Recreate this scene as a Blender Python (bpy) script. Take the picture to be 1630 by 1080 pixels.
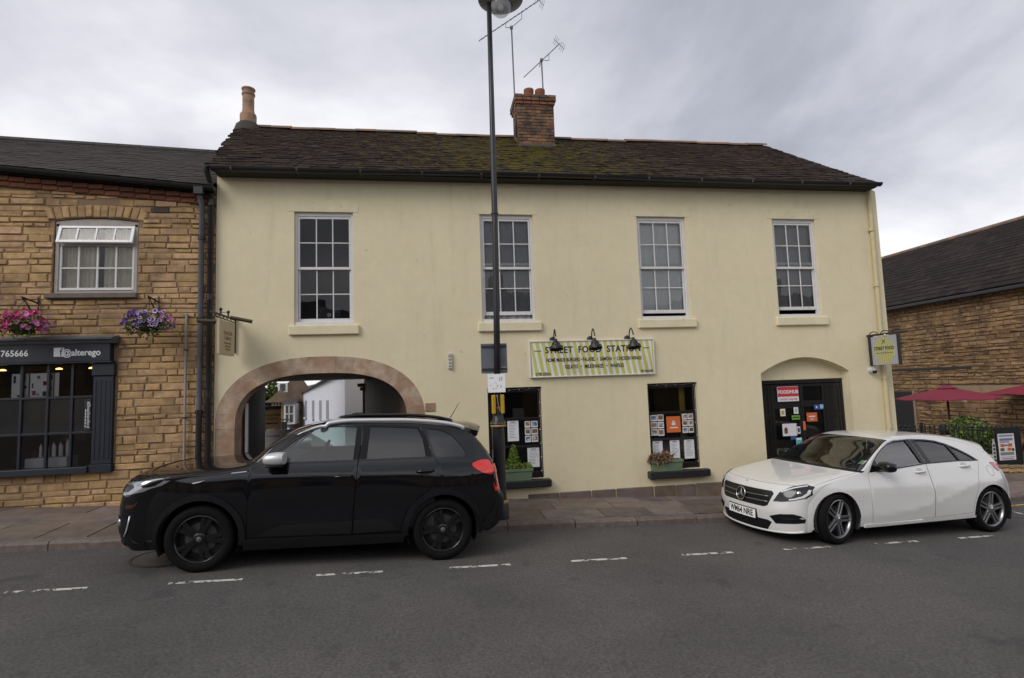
import bpy, bmesh, math, random
import numpy as np
from mathutils import Vector, Matrix, geometry
from mathutils.bvhtree import BVHTree
random.seed(7)
for o in list(bpy.data.objects): bpy.data.objects.remove(o)
scene = bpy.context.scene
COL = scene.collection
rad = math.radians

# ---------------------------------------------------------------- camera
cd = bpy.data.cameras.new('camera'); cam = bpy.data.objects.new('camera', cd); COL.objects.link(cam)
cd.sensor_width = 36; cd.lens = 870 / 1630 * 36; cd.clip_end = 2000; cd.clip_start = .05
def cam_matrix(yaw, pitch, roll):
    f = Vector((math.sin(yaw)*math.cos(pitch), math.cos(yaw)*math.cos(pitch), math.sin(pitch)))
    r = Vector((math.cos(yaw), -math.sin(yaw), 0)); u = r.cross(f)
    c, s = math.cos(roll), math.sin(roll)
    r2 = c*r + s*u; u2 = -s*r + c*u
    m = Matrix((r2, u2, -f)).transposed().to_4x4()
    return m
cam.matrix_world = Matrix.Translation((0, 0, 1.9)) @ cam_matrix(rad(8.736), rad(4.969), rad(-1.961))
scene.camera = cam

# ---------------------------------------------------------------- world: overcast sky
SUN_EL, SUN_AZ = rad(38), rad(234)          # azimuth clockwise from +Y
w = bpy.data.worlds.new('World'); scene.world = w; w.use_nodes = True
nt = w.node_tree; nt.nodes.clear()
def N(t, **k):
    n = nt.nodes.new(t)
    for a, b in k.items(): setattr(n, a, b)
    return n
out = N('ShaderNodeOutputWorld'); bg = N('ShaderNodeBackground'); nt.links.new(bg.outputs[0], out.inputs[0])
sky = N('ShaderNodeTexSky', sky_type='NISHITA'); sky.sun_disc = False
sky.sun_elevation = SUN_EL; sky.sun_rotation = SUN_AZ; sky.air_density = 1.2; sky.dust_density = 2.0
tc = N('ShaderNodeTexCoord'); sep = N('ShaderNodeSeparateXYZ'); nt.links.new(tc.outputs['Generated'], sep.inputs[0])
def wmath(op, a, b=None):
    m = N('ShaderNodeMath', operation=op)
    for i, v in enumerate((a, b)):
        if v is None: continue
        if isinstance(v, (int, float)): m.inputs[i].default_value = v
        else: nt.links.new(v, m.inputs[i])
    return m.outputs[0]
zz = wmath('ADD', wmath('MAXIMUM', sep.outputs[2], 0.0), 0.32)
comb = N('ShaderNodeCombineXYZ')
nt.links.new(wmath('DIVIDE', sep.outputs[0], zz), comb.inputs[0]); nt.links.new(wmath('DIVIDE', sep.outputs[1], zz), comb.inputs[1])
comb.inputs[2].default_value = 29.59
n1 = N('ShaderNodeTexNoise'); n1.inputs['Scale'].default_value = 1.15; n1.inputs['Detail'].default_value = 9; n1.inputs['Roughness'].default_value = .54; n1.inputs['Distortion'].default_value = .25
nt.links.new(comb.outputs[0], n1.inputs['Vector'])
n2 = N('ShaderNodeTexNoise'); n2.inputs['Scale'].default_value = .55; n2.inputs['Detail'].default_value = 4
nt.links.new(comb.outputs[0], n2.inputs['Vector'])
mixv = wmath('ADD', wmath('MULTIPLY', n1.outputs[0], .62), wmath('MULTIPLY', n2.outputs[0], .38))
# cloud thins to a paler band all round the horizon
hz = N('ShaderNodeMapRange'); hz.inputs[1].default_value = .10; hz.inputs[2].default_value = .42; hz.inputs[3].default_value = .085; hz.inputs[4].default_value = .0; nt.links.new(sep.outputs[2], hz.inputs[0])
mixv = wmath('ADD', mixv, hz.outputs[0])
rp = N('ShaderNodeValToRGB'); nt.links.new(mixv, rp.inputs[0])
e = rp.color_ramp.elements
e[0].position = .34; e[0].color = (.30, .322, .375, 1)
e[1].position = .60; e[1].color = (.97, .965, .985, 1)
m_ = e.new(.43); m_.color = (.47, .485, .55, 1)
m2_ = e.new(.515); m2_.color = (.70, .70, .765, 1)
sc = N('ShaderNodeVectorMath', operation='SCALE'); sc.inputs['Scale'].default_value = 10.0
nt.links.new(rp.outputs[0], sc.inputs[0])
mx = N('ShaderNodeMix', data_type='RGBA'); mx.inputs[0].default_value = .93
nt.links.new(sky.outputs[0], mx.inputs[6]); nt.links.new(sc.outputs[0], mx.inputs[7])
nt.links.new(mx.outputs[2], bg.inputs[0]); bg.inputs[1].default_value = .1

sl = bpy.data.lights.new('sun', 'SUN'); sun = bpy.data.objects.new('sun', sl); COL.objects.link(sun)
sl.energy = 1.3; sl.angle = rad(30); sl.color = (1, .965, .91)
sd = Vector((math.sin(SUN_AZ)*math.cos(SUN_EL), math.cos(SUN_AZ)*math.cos(SUN_EL), math.sin(SUN_EL)))
sun.rotation_euler = (-sd).to_track_quat('-Z', 'Y').to_euler()
vs = scene.view_settings
vs.view_transform = 'Standard'; vs.look = 'None'; vs.exposure = 0.12; vs.gamma = 1; vs.use_curve_mapping = False

# ---------------------------------------------------------------- helpers
def gz(x): return -.046 * max(-30, min(30, x))        # the street falls to the right

def tag(o, label=None, cat=None, group=None, kind=None):
    if label: o['label'] = label
    if cat: o['category'] = cat
    if group: o['group'] = group
    if kind: o['kind'] = kind
    return o
WM = {}
def thing(name, label, cat, loc=(0, 0, 0), group=None, mat=None):
    o = bpy.data.objects.new(name, None); COL.objects.link(o); o.empty_display_size = .1
    m = mat if mat is not None else Matrix.Translation(loc)
    o.matrix_world = m; WM[o.name] = m.copy()
    return tag(o, label, cat, group)
LOCAL = set()                                          # things whose parts are built in the thing's own frame
def put(o, parent):
    """parent o, keeping coordinates as world unless the root is in LOCAL"""
    COL.objects.link(o)
    if parent is not None:
        o.parent = parent
        if parent.name in WM and parent.name not in LOCAL:
            o.matrix_parent_inverse = WM[parent.name].inverted()
    return o

class MB:
    def __init__(s): s.v = []; s.f = []; s.m = []; s.n = None
    def add(s, vs, fs, mi=0):
        b = len(s.v); s.v += [tuple(v) for v in vs]
        for f in fs: s.f.append(tuple(i + b for i in f)); s.m.append(mi)
        return s
    def box(s, x0, x1, y0, y1, z0, z1, mi=0, bev=0, T=None):
        if bev <= 0:
            vs = [(x, y, z) for z in (z0, z1) for y in (y0, y1) for x in (x0, x1)]
            fs = [(0, 2, 3, 1), (4, 5, 7, 6), (0, 1, 5, 4), (2, 6, 7, 3), (0, 4, 6, 2), (1, 3, 7, 5)]
        else:
            b = min(bev, (x1-x0)*.45, (y1-y0)*.45, (z1-z0)*.45)
            bm = bmesh.new(); bmesh.ops.create_cube(bm, size=1)
            for v in bm.verts: v.co = Vector(((x0+x1)/2 + v.co.x*(x1-x0), (y0+y1)/2 + v.co.y*(y1-y0), (z0+z1)/2 + v.co.z*(z1-z0)))
            bmesh.ops.bevel(bm, geom=list(bm.edges), offset=b, segments=1, affect='EDGES')
            bm.verts.index_update()
            vs = [tuple(v.co) for v in bm.verts]; fs = [tuple(v.index for v in f.verts) for f in bm.faces]; bm.free()
        if T is not None: vs = [tuple(T @ Vector(v)) for v in vs]
        return s.add(vs, fs, mi)
    def tube(s, pts, r, n=8, mi=0, caps=True):
        pts = [Vector(p) for p in pts]; rs = r if isinstance(r, (list, tuple)) else [r]*len(pts)
        up = None; rings = []
        for i, p in enumerate(pts):
            d = (pts[min(i+1, len(pts)-1)] - pts[max(i-1, 0)]).normalized()
            if up is None: up = Vector((0, 0, 1)) if abs(d.z) < .9 else Vector((0, 1, 0))
            a = d.cross(up).normalized(); up = a.cross(d).normalized(); b = up
            rings.append([p + rs[i]*(math.cos(t)*a + math.sin(t)*b) for t in (2*math.pi*k/n for k in range(n))])
        vs = [v for R in rings for v in R]; fs = []
        for i in range(len(pts)-1):
            for k in range(n):
                k2 = (k+1) % n; fs.append((i*n+k, i*n+k2, (i+1)*n+k2, (i+1)*n+k))
        if caps: fs.append(tuple(range(n))[::-1]); fs.append(tuple((len(pts)-1)*n+k for k in range(n)))
        return s.add(vs, fs, mi)
    def lathe(s, prof, c=(0, 0, 0), n=24, axis='z', mi=0, T=None):
        vs = []; fs = []
        for r, h in prof:
            for k in range(n):
                t = 2*math.pi*k/n; a, b = r*math.cos(t), r*math.sin(t)
                p = {'z': (a, b, h), 'y': (a, h, b), 'x': (h, a, b)}[axis]
                p = Vector(p) + Vector(c)
                if T is not None: p = T @ p
                vs.append(p)
        for i in range(len(prof)-1):
            for k in range(n):
                k2 = (k+1) % n
                q = (i*n+k, i*n+k2, (i+1)*n+k2, (i+1)*n+k)
                fs.append(q if axis != 'y' else q[::-1])
        return s.add(vs, fs, mi)
    def prism(s, poly, d0, d1, axis='y', mi=0, T=None):
        """poly in (a,b); axis y: (x,z) at y=d0..d1; axis x: (y,z); axis z: (x,y)"""
        def P(a, b, d): return {'y': (a, d, b), 'x': (d, a, b), 'z': (a, b, d)}[axis]
        n = len(poly); vs = [P(a, b, d0) for a, b in poly] + [P(a, b, d1) for a, b in poly]
        if T is not None: vs = [T @ Vector(v) for v in vs]
        fs = [tuple(range(n)), tuple(range(2*n-1, n-1, -1))] + [(i, i+n, (i+1) % n + n, (i+1) % n) for i in range(n)]
        return s.add(vs, fs, mi)
    def obj(s, name, mats, parent=None, smooth=False, sharp=None, fix=True):
        me = bpy.data.meshes.new(name); me.from_pydata([tuple(v) for v in s.v], [], s.f)
        if not isinstance(mats, (list, tuple)): mats = [mats]
        for m in mats: me.materials.append(m)
        if len(mats) > 1: me.polygons.foreach_set('material_index', s.m)
        if fix:
            bm = bmesh.new(); bm.from_mesh(me); bmesh.ops.recalc_face_normals(bm, faces=bm.faces); bm.to_mesh(me); bm.free()
        if smooth:
            me.polygons.foreach_set('use_smooth', [True]*len(me.polygons))
            if sharp: me.set_sharp_from_angle(angle=rad(sharp))
        me.update()
        o = bpy.data.objects.new(name, me)
        return put(o, parent)
def raw(name, me, parent=None):
    return put(bpy.data.objects.new(name, me), parent)

# ---- 2D helpers
def in_poly(p, poly):
    x, y = p; c = False; j = len(poly)-1
    for i in range(len(poly)):
        xi, yi = poly[i]; xj, yj = poly[j]
        if (yi > y) != (yj > y) and x < (xj-xi)*(y-yi)/(yj-yi)+xi: c = not c
        j = i
    return c
def area(poly): return .5*sum(poly[i][0]*poly[(i+1) % len(poly)][1]-poly[(i+1) % len(poly)][0]*poly[i][1] for i in range(len(poly)))
def inset(poly, d):
    """move every edge inwards by d (outwards if negative)"""
    if area(poly) < 0: poly = poly[::-1]
    n = len(poly); out = []
    for i in range(n):
        a, b, c = (Vector(poly[(i+k) % n]) for k in (-1, 0, 1))
        e1 = (b-a); e2 = (c-b)
        if e1.length < 1e-7 or e2.length < 1e-7: out.append(tuple(b)); continue
        n1 = Vector((-e1.y, e1.x)).normalized(); n2 = Vector((-e2.y, e2.x)).normalized()
        m = n1+n2; l = max(.35, 1+n1.dot(n2)); out.append(tuple(b + m*(d/l)))
    return out
def smooth_poly(poly, it=1):
    for _ in range(it):
        q = []
        for i in range(len(poly)):
            a, b = poly[i], poly[(i+1) % len(poly)]
            q += [(a[0]*.75+b[0]*.25, a[1]*.75+b[1]*.25), (a[0]*.25+b[0]*.75, a[1]*.25+b[1]*.75)]
        poly = q
    return poly
def cdt(loops, grid=None):
    """constrained triangulation: returns verts2d, tris"""
    vs = []; es = []
    for L in loops:
        b = len(vs); vs += [Vector((p[0], p[1])) for p in L]
        es += [(b+i, b+(i+1) % len(L)) for i in range(len(L))]
    if grid: vs += [Vector(p) for p in grid]
    r = geometry.delaunay_2d_cdt(vs, es, [], 0, 1e-5)
    return [tuple(v) for v in r[0]], [tuple(f) for f in r[2]]
def gridpts(poly, step, loops=(), margin=.4):
    xs = [p[0] for p in poly]; ys = [p[1] for p in poly]; g = []
    y = min(ys)+step*.5; k = 0
    segs = [(L[i], L[(i+1) % len(L)]) for L in ([poly]+list(loops)) for i in range(len(L))]
    A = np.array([s[0] for s in segs], float); B = np.array([s[1] for s in segs], float); E_ = B-A; LL = (E_**2).sum(1)+1e-12
    while y < max(ys):
        x = min(xs)+step*(.5 if k % 2 else .25)
        while x < max(xs):
            if in_poly((x, y), poly):
                p = np.array((x, y)); t = np.clip(((p-A)*E_).sum(1)/LL, 0, 1)
                if ((A+E_*t[:, None]-p)**2).sum(1).min() > (step*margin)**2: g.append((x, y))
            x += step
        y += step*.9; k += 1
    return g
def arc(cx, cy, rx, ry, a0, a1, n):
    return [(cx+rx*math.cos(rad(a0+(a1-a0)*i/n)), cy+ry*math.sin(rad(a0+(a1-a0)*i/n))) for i in range(n+1)]
def rect(x0, z0, x1, z1): return [(x0, z0), (x1, z0), (x1, z1), (x0, z1)]

# ---------------------------------------------------------------- materials
MATS = {}
def mat(name, col, rough=.8, metal=0., var=.12, vs=6., bump=0., bs=60., rnd=0., hue=0., spec=.5, col2=None, c2s=1.5, c2t=(.5, .65), emit=None, coat=0., detail=6):
    """procedural principled: colour varied by world-space noise, per piece, and by a second colour in patches"""
    if name in MATS: return MATS[name]
    m = bpy.data.materials.new(name); m.use_nodes = True; t = m.node_tree; b = t.nodes['Principled BSDF']
    def A(k, **kw):
        n = t.nodes.new(k)
        for a, c in kw.items(): setattr(n, a, c)
        return n
    Lk = t.links.new
    g = A('ShaderNodeNewGeometry')
    rgb = A('ShaderNodeRGB'); rgb.outputs[0].default_value = (*col, 1); cur = rgb.outputs[0]
    if col2 is not None:
        n = A('ShaderNodeTexNoise'); n.inputs['Scale'].default_value = c2s; n.inputs['Detail'].default_value = 7; n.inputs['Roughness'].default_value = .62
        Lk(g.outputs['Position'], n.inputs['Vector'])
        r = A('ShaderNodeMapRange'); r.inputs[1].default_value, r.inputs[2].default_value = c2t; Lk(n.outputs[0], r.inputs[0])
        mx = A('ShaderNodeMix', data_type='RGBA'); Lk(r.outputs[0], mx.inputs[0]); Lk(cur, mx.inputs[6]); mx.inputs[7].default_value = (*col2, 1); cur = mx.outputs[2]
    val = None
    if var > 0:
        n = A('ShaderNodeTexNoise'); n.inputs['Scale'].default_value = vs; n.inputs['Detail'].default_value = detail; n.inputs['Roughness'].default_value = .6
        Lk(g.outputs['Position'], n.inputs['Vector'])
        r = A('ShaderNodeMapRange'); r.inputs[1].default_value = .25; r.inputs[2].default_value = .75; r.inputs[3].default_value = 1-var; r.inputs[4].default_value = 1+var
        Lk(n.outputs[0], r.inputs[0]); val = r.outputs[0]
    if rnd > 0 or hue > 0:
        oi = A('ShaderNodeObjectInfo'); ad = A('ShaderNodeMath', operation='ADD'); Lk(oi.outputs['Random'], ad.inputs[0]); Lk(g.outputs['Random Per Island'], ad.inputs[1])
        fr = A('ShaderNodeMath', operation='FRACT'); Lk(ad.outputs[0], fr.inputs[0])
        r = A('ShaderNodeMapRange'); r.inputs[3].default_value = 1-rnd; r.inputs[4].default_value = 1+rnd; Lk(fr.outputs[0], r.inputs[0])
        if val is not None:
            mm = A('ShaderNodeMath', operation='MULTIPLY'); Lk(val, mm.inputs[0]); Lk(r.outputs[0], mm.inputs[1]); val = mm.outputs[0]
        else: val = r.outputs[0]
    if val is not None or hue > 0:
        hs = A('ShaderNodeHueSaturation'); Lk(cur, hs.inputs['Color'])
        if val is not None: Lk(val, hs.inputs['Value'])
        if hue > 0:
            m7 = A('ShaderNodeMath', operation='MULTIPLY'); Lk(fr.outputs[0], m7.inputs[0]); m7.inputs[1].default_value = 7.31
            f7 = A('ShaderNodeMath', operation='FRACT'); Lk(m7.outputs[0], f7.inputs[0])
            rh = A('ShaderNodeMapRange'); rh.inputs[3].default_value = .5-hue; rh.inputs[4].default_value = .5+hue; Lk(f7.outputs[0], rh.inputs[0]); Lk(rh.outputs[0], hs.inputs['Hue'])
            rs = A('ShaderNodeMapRange'); rs.inputs[3].default_value = 1-hue*11; rs.inputs[4].default_value = 1+hue*7; Lk(f7.outputs[0], rs.inputs[0]); Lk(rs.outputs[0], hs.inputs['Saturation'])
        cur = hs.outputs[0]
    Lk(cur, b.inputs['Base Color'])
    b.inputs['Roughness'].default_value = rough; b.inputs['Metallic'].default_value = metal; b.inputs['Specular IOR Level'].default_value = spec
    if coat: b.inputs['Coat Weight'].default_value = coat; b.inputs['Coat Roughness'].default_value = .03
    if bump > 0:
        n = A('ShaderNodeTexNoise'); n.inputs['Scale'].default_value = bs; n.inputs['Detail'].default_value = 5
        Lk(g.outputs['Position'], n.inputs['Vector'])
        bp = A('ShaderNodeBump'); bp.inputs['Strength'].default_value = min(1, bump*20); bp.inputs['Distance'].default_value = bump; Lk(n.outputs[0], bp.inputs['Height'])
        Lk(bp.outputs[0], b.inputs['Normal'])
    if emit:
        b.inputs['Emission Color'].default_value = (*emit[:3], 1); b.inputs['Emission Strength'].default_value = emit[3]
    MATS[name] = m; return m
def glass(name, tint=(1, 1, 1), ior=1.5, rough=0., boost=1., wav=0.):
    if name in MATS: return MATS[name]
    m = bpy.data.materials.new(name); m.use_nodes = True; t = m.node_tree; t.nodes.clear(); L = t.links.new
    o = t.nodes.new('ShaderNodeOutputMaterial'); tr = t.nodes.new('ShaderNodeBsdfTransparent'); gl = t.nodes.new('ShaderNodeBsdfGlossy')
    fr = t.nodes.new('ShaderNodeFresnel'); mx = t.nodes.new('ShaderNodeMixShader')
    tr.inputs[0].default_value = (*tint, 1); gl.inputs['Roughness'].default_value = rough; fr.inputs[0].default_value = ior
    if wav:
        g = t.nodes.new('ShaderNodeNewGeometry'); n = t.nodes.new('ShaderNodeTexNoise'); n.inputs['Scale'].default_value = 2.2; L(g.outputs['Position'], n.inputs['Vector'])
        bp = t.nodes.new('ShaderNodeBump'); bp.inputs['Strength'].default_value = 1; bp.inputs['Distance'].default_value = wav; L(n.outputs[0], bp.inputs['Height'])
        L(bp.outputs[0], gl.inputs['Normal'])
    ml = t.nodes.new('ShaderNodeMath'); ml.operation = 'MULTIPLY'; ml.inputs[1].default_value = boost; ml.use_clamp = True
    L(fr.outputs[0], ml.inputs[0]); L(ml.outputs[0], mx.inputs[0]); L(tr.outputs[0], mx.inputs[1]); L(gl.outputs[0], mx.inputs[2]); L(mx.outputs[0], o.inputs[0])
    MATS[name] = m; return m

# ---- lettering
def text_mesh(body, size, ext=.0008, align='CENTER', sx=1., space=1., fat=0.):
    cu = bpy.data.curves.new('lettering', 'FONT'); cu.body = body; cu.size = size; cu.align_x = align; cu.align_y = 'CENTER'; cu.extrude = ext; cu.space_character = space; cu.resolution_u = 3; cu.offset = fat
    o = bpy.data.objects.new('lettering', cu); COL.objects.link(o)
    dg = bpy.context.evaluated_depsgraph_get(); me = bpy.data.meshes.new_from_object(o.evaluated_get(dg))
    bpy.data.objects.remove(o); bpy.data.curves.remove(cu)
    if sx != 1:
        for v in me.vertices: v.co.x *= sx
    return me
def text(body, size, m, parent, T, name='lettering', bold=0., **k):
    """T maps (x right, y up, z towards viewer) to the parent's frame"""
    me = text_mesh(body, size, **k); me.materials.clear(); me.materials.append(m)
    me.transform(T); me.update()
    return raw(name, me, parent)
def face_front(x, y, z): return Matrix.Translation((x, y, z)) @ Matrix.Rotation(rad(90), 4, 'X')      # reads from -Y
# ================================================================ setting: ground, road, pavement
asphalt = mat('asphalt', (.102, .094, .089), rough=.88, var=.46, vs=42, bump=.005, bs=90, col2=(.080, .074, .071), c2s=.55, c2t=(.42, .62), spec=.35, detail=10)
earth = mat('earth', (.10, .09, .08), rough=.95, var=.2)
slab_m = mat('paving_stone', (.172, .130, .108), rough=.85, var=.22, vs=5, bump=.002, bs=70, rnd=.24, hue=.02, col2=(.115, .102, .094), c2s=1.6, c2t=(.5, .66), spec=.35)
kerb_m = mat('kerb_stone', (.155, .122, .106), rough=.8, var=.3, vs=14, bump=.004, bs=50, rnd=.18, spec=.4)
joint_m = mat('joint_sand', (.05, .045, .038), rough=.95, var=.25, vs=20)
def worn_paint(name, col, thr=.5, scale=9.):
    m = mat(name, col, rough=.7, var=.12, vs=25)
    t = m.node_tree; b = t.nodes['Principled BSDF']; g = t.nodes.new('ShaderNodeNewGeometry')
    n = t.nodes.new('ShaderNodeTexNoise'); n.inputs['Scale'].default_value = scale; n.inputs['Detail'].default_value = 8; n.inputs['Roughness'].default_value = .7
    t.links.new(g.outputs['Position'], n.inputs['Vector'])
    r = t.nodes.new('ShaderNodeMapRange'); r.inputs[1].default_value = thr; r.inputs[2].default_value = thr+.03; t.links.new(n.outputs[0], r.inputs[0]); t.links.new(r.outputs[0], b.inputs['Alpha'])
    return m
white_paint = worn_paint('worn_white_paint', (.62, .6, .54), .47, 8.)
yellow_paint = worn_paint('worn_yellow_paint', (.55, .36, .06), .45, 8.)

def specks(m, col, scale, lo, hi, amt):
    t = m.node_tree; b = t.nodes['Principled BSDF']; L = t.links.new; src = b.inputs['Base Color'].links[0].from_socket
    g = t.nodes.new('ShaderNodeNewGeometry'); n = t.nodes.new('ShaderNodeTexNoise'); n.inputs['Scale'].default_value = scale; n.inputs['Detail'].default_value = 4; L(g.outputs['Position'], n.inputs['Vector'])
    k = t.nodes.new('ShaderNodeMapRange'); k.inputs[1].default_value = lo; k.inputs[2].default_value = hi; k.inputs[4].default_value = amt; L(n.outputs[0], k.inputs[0])
    mx = t.nodes.new('ShaderNodeMix'); mx.data_type = 'RGBA'; L(k.outputs[0], mx.inputs[0]); L(src, mx.inputs[6]); mx.inputs[7].default_value = (*col, 1); L(mx.outputs[2], b.inputs['Base Color'])
specks(asphalt, (.30, .28, .26), 24., .735, .76, .8); specks(asphalt, (.045, .043, .042), 2.3, .62, .70, .5); specks(slab_m, (.30, .27, .24), 22., .74, .765, .6)
XB = [-160, -60, -30, -20, -12, -8, -4, 0, 4, 8, 12, 16, 20, 30, 60, 160]
def sheet(name, ylo, yhi, dz, m, xs=XB, kind='structure'):
    b = MB(); vs = []
    for x in xs: vs += [(x, ylo(x), gz(x)+dz), (x, yhi(x), gz(x)+dz)]
    b.add(vs, [(2*i, 2*i+2, 2*i+3, 2*i+1) for i in range(len(xs)-1)])
    return tag(b.obj(name, m), kind=kind)
sheet('ground', lambda x: -160, lambda x: 260, -.08, earth)
KERB = [(-160, -.5), (-30, 5.5), (-12, 6.78), (-4, 7.22), (1.2, 7.54), (4.2, 7.70), (8, 8.12), (10.7, 8.72), (14, 9.7), (20, 11.4), (60, 24), (160, 60)]
def ky(x):
    for (a, b), (c, d) in zip(KERB, KERB[1:]):
        if x <= c: return b + (d-b)*(x-a)/(c-a)
    return KERB[-1][1]
RX = sorted(set([x for x, _ in KERB] + XB))
road = sheet('road', lambda x: ky(x)-30, lambda x: ky(x)+.02, 0., asphalt, xs=RX)
# the lane through the archway, the yard at the right
tag(MB().add([(-2.9, 8.8, gz(-2.9)+.15), (-.36, 8.8, gz(-.36)+.15), (-1.65, 15, .1), (-4.4, 15, .2), (-2.6, 18.5, -.4), (-7, 18.5, -.3), (-6, 40, -2.2), (-14, 40, -2)],
    [(0, 1, 2, 3), (3, 2, 4, 5), (5, 4, 6, 7)]).obj('lane', asphalt), kind='structure')
def zp(x, y): return gz(x)+.10+.055*max(0, min(1, (y-ky(x))/1.5))

pav = MB(); vs = []
PX = [-30, -20, -12, -9, -6, -4, -2, 0, 2, 4, 6, 8, 9, 10.7, 12, 14, 16, 20, 30]
def pback(x): return 8.98 if x < 8.47 else 10.95
PX2 = sorted(PX+[8.46, 8.475])
for x in PX2:
    for y in (ky(x)+.1, min(pback(x), ky(x)+1.5) if x < 12 else ky(x)+.6, max(pback(x), ky(x)+.7)): vs.append((x, y, zp(x, y)-.022))
fs = []
for i in range(len(PX2)-1):
    for k in range(2): fs.append((3*i+k, 3*i+3+k, 3*i+4+k, 3*i+1+k))
pavement = tag(pav.add(vs, fs).obj('pavement', joint_m), kind='structure')
rs = random.Random(3)
def slab(x0, x1, ya0, ya1, yb0, yb1):
    """corner y given at x0 (a) and x1 (b)"""
    g = .005; j = rs.uniform(-.003, .003); t = rs.uniform(-.003, .003)
    P = [(x0+g, ya0+g), (x1-g, yb0+g), (x1-g, yb1-g), (x0+g, ya1-g)]
    top = [(x, y, zp(x, y)+j+(t if i in (0, 3) else -t)) for i, (x, y) in enumerate(P)]
    c = Vector((sum(p[0] for p in P)/4, sum(p[1] for p in P)/4, 0))
    b = MB(); inn = [tuple(Vector(p)*.0 + Vector((p[0]+(c.x-p[0])*.012, p[1]+(c.y-p[1])*.012, p[2]))) for p in top]
    low = [(p[0], p[1], p[2]-.006) for p in top]; bot = [(p[0], p[1], p[2]-.05) for p in top]
    b.add(inn+low+bot, [(0, 1, 2, 3)]+[(4+i, 4+(i+1) % 4, (i+1) % 4, i) for i in range(4)]+[(8+i, 8+(i+1) % 4, 4+(i+1) % 4, 4+i) for i in range(4)])
    return b.obj('paving_slab', slab_m, pavement, fix=False)
KW = .15
ROWS = [(0, .42), (.42, .74), (.74, 1.0)]
for a, c in ROWS:
    x = -10.5 + rs.uniform(0, .5)
    while x < 17:
        wd = rs.choice([.55, .62, .75, .9, .95]); x1 = x+wd
        if x < 8.3 < x1: x1 = 8.46
        def yy(xx, t):
            lo = ky(xx)+KW; hi = 8.945 if x < 8.4 else min(10.85, ky(xx)+2.4) if x < 11 else max(10.85, ky(xx)+.7)
            return lo+(hi-lo)*t
        slab(x, x1, yy(x, a), yy(x, c), yy(x1, a), yy(x1, c)); x = x1
kerb = tag(MB().box(-10.8, -10.7, ky(-10.75)+.02, ky(-10.75)+.1, gz(-10.7)-.1, gz(-10.7)+.07).obj('kerb', kerb_m), kind='structure')
x = -10.7
while x < 17:
    x1 = x+rs.uniform(.84, .96); g = .006; b = MB()
    y0, y1 = ky(x), ky(x1); h0 = gz(x)+.098+rs.uniform(-.006, .006); h1 = gz(x1)+.098+rs.uniform(-.006, .006)
    sec = lambda xx, y, h: [(xx, y, h-.25), (xx, y, h-.028), (xx, y+.022, h), (xx, y+KW-.006, h+.002), (xx, y+KW-.006, h-.25)]
    n = 5; stn = []
    for k in range(n):
        t = k/(n-1); jj = rs.uniform(-.005, .005) if 0 < k < n-1 else 0
        stn += sec(x+g+(x1-x-2*g)*t, y0+(y1-y0)*t+jj, h0+(h1-h0)*t+jj*.5)
    fs = [(0, 1, 2, 3, 4)[::-1], tuple((n-1)*5+i for i in range(5))]
    for k in range(n-1): fs += [(k*5+i, k*5+i+1, k*5+5+i+1, k*5+5+i) for i in range(4)]
    b.add(stn, fs).obj('kerb_stone', kerb_m, kerb); x = x1
# bay markings, yellow line, the iron cover by the black car
def strip(name, x0, y0, x1, y1, wd, m, dz=.004):
    d = Vector((x1-x0, y1-y0, 0)).normalized(); n_ = Vector((-d.y, d.x, 0))*wd/2; k = 8; vs = []; fs = []
    for i in range(k+1):
        p = Vector((x0+(x1-x0)*i/k, y0+(y1-y0)*i/k, 0))
        for s in (-1, 1):
            q = p+n_*s; vs.append((q.x, q.y, gz(q.x)+dz))
    for i in range(k): fs.append((2*i, 2*i+2, 2*i+3, 2*i+1))
    return MB().add(vs, fs).obj(name, m, road)
for i in range(-3, 9):
    x0 = -3.8813+.6761*2*i; c = lambda q: 6.0577+.0592*q + (.012*(q-4)**2 if q > 4 else 0)*.6
    strip('bay_marking', x0, c(x0), x0+.66, c(x0+.66), .058, white_paint)
strip('bay_marking', 9.42, 7.72, 9.5, 8.0, .06, white_paint)
strip('yellow_line', 9.1, 8.12, 10.9, 8.52, .055, yellow_paint); strip('yellow_line', 10.9, 8.52, 13, 9.1, .055, yellow_paint)
iron = mat('rusty_iron', (.088, .076, .068), rough=.75, var=.3, vs=30, bump=.002, bs=80)
b = MB(); cx, cy = -2.92, 6.80
for k in range(28):
    t = 2*math.pi*k/28; b.v.append((cx+.33*math.cos(t), cy+.33*math.sin(t), gz(cx+.33*math.cos(t))+.006))
b.f.append(tuple(range(28))); b.m.append(0)
b.obj('iron_cover', iron, road)
b = MB()
for k in range(28):
    t = 2*math.pi*k/28
    for r in (.345, .375): b.v.append((cx+r*math.cos(t), cy+r*math.sin(t), gz(cx+r*math.cos(t))+.005))
for k in range(28): b.f.append((2*k, 2*k+1, (2*k+3) % 56, (2*k+2) % 56)); b.m.append(0)
b.obj('cover_frame', mat('tar', (.05, .048, .046), rough=.7), road)

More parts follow.
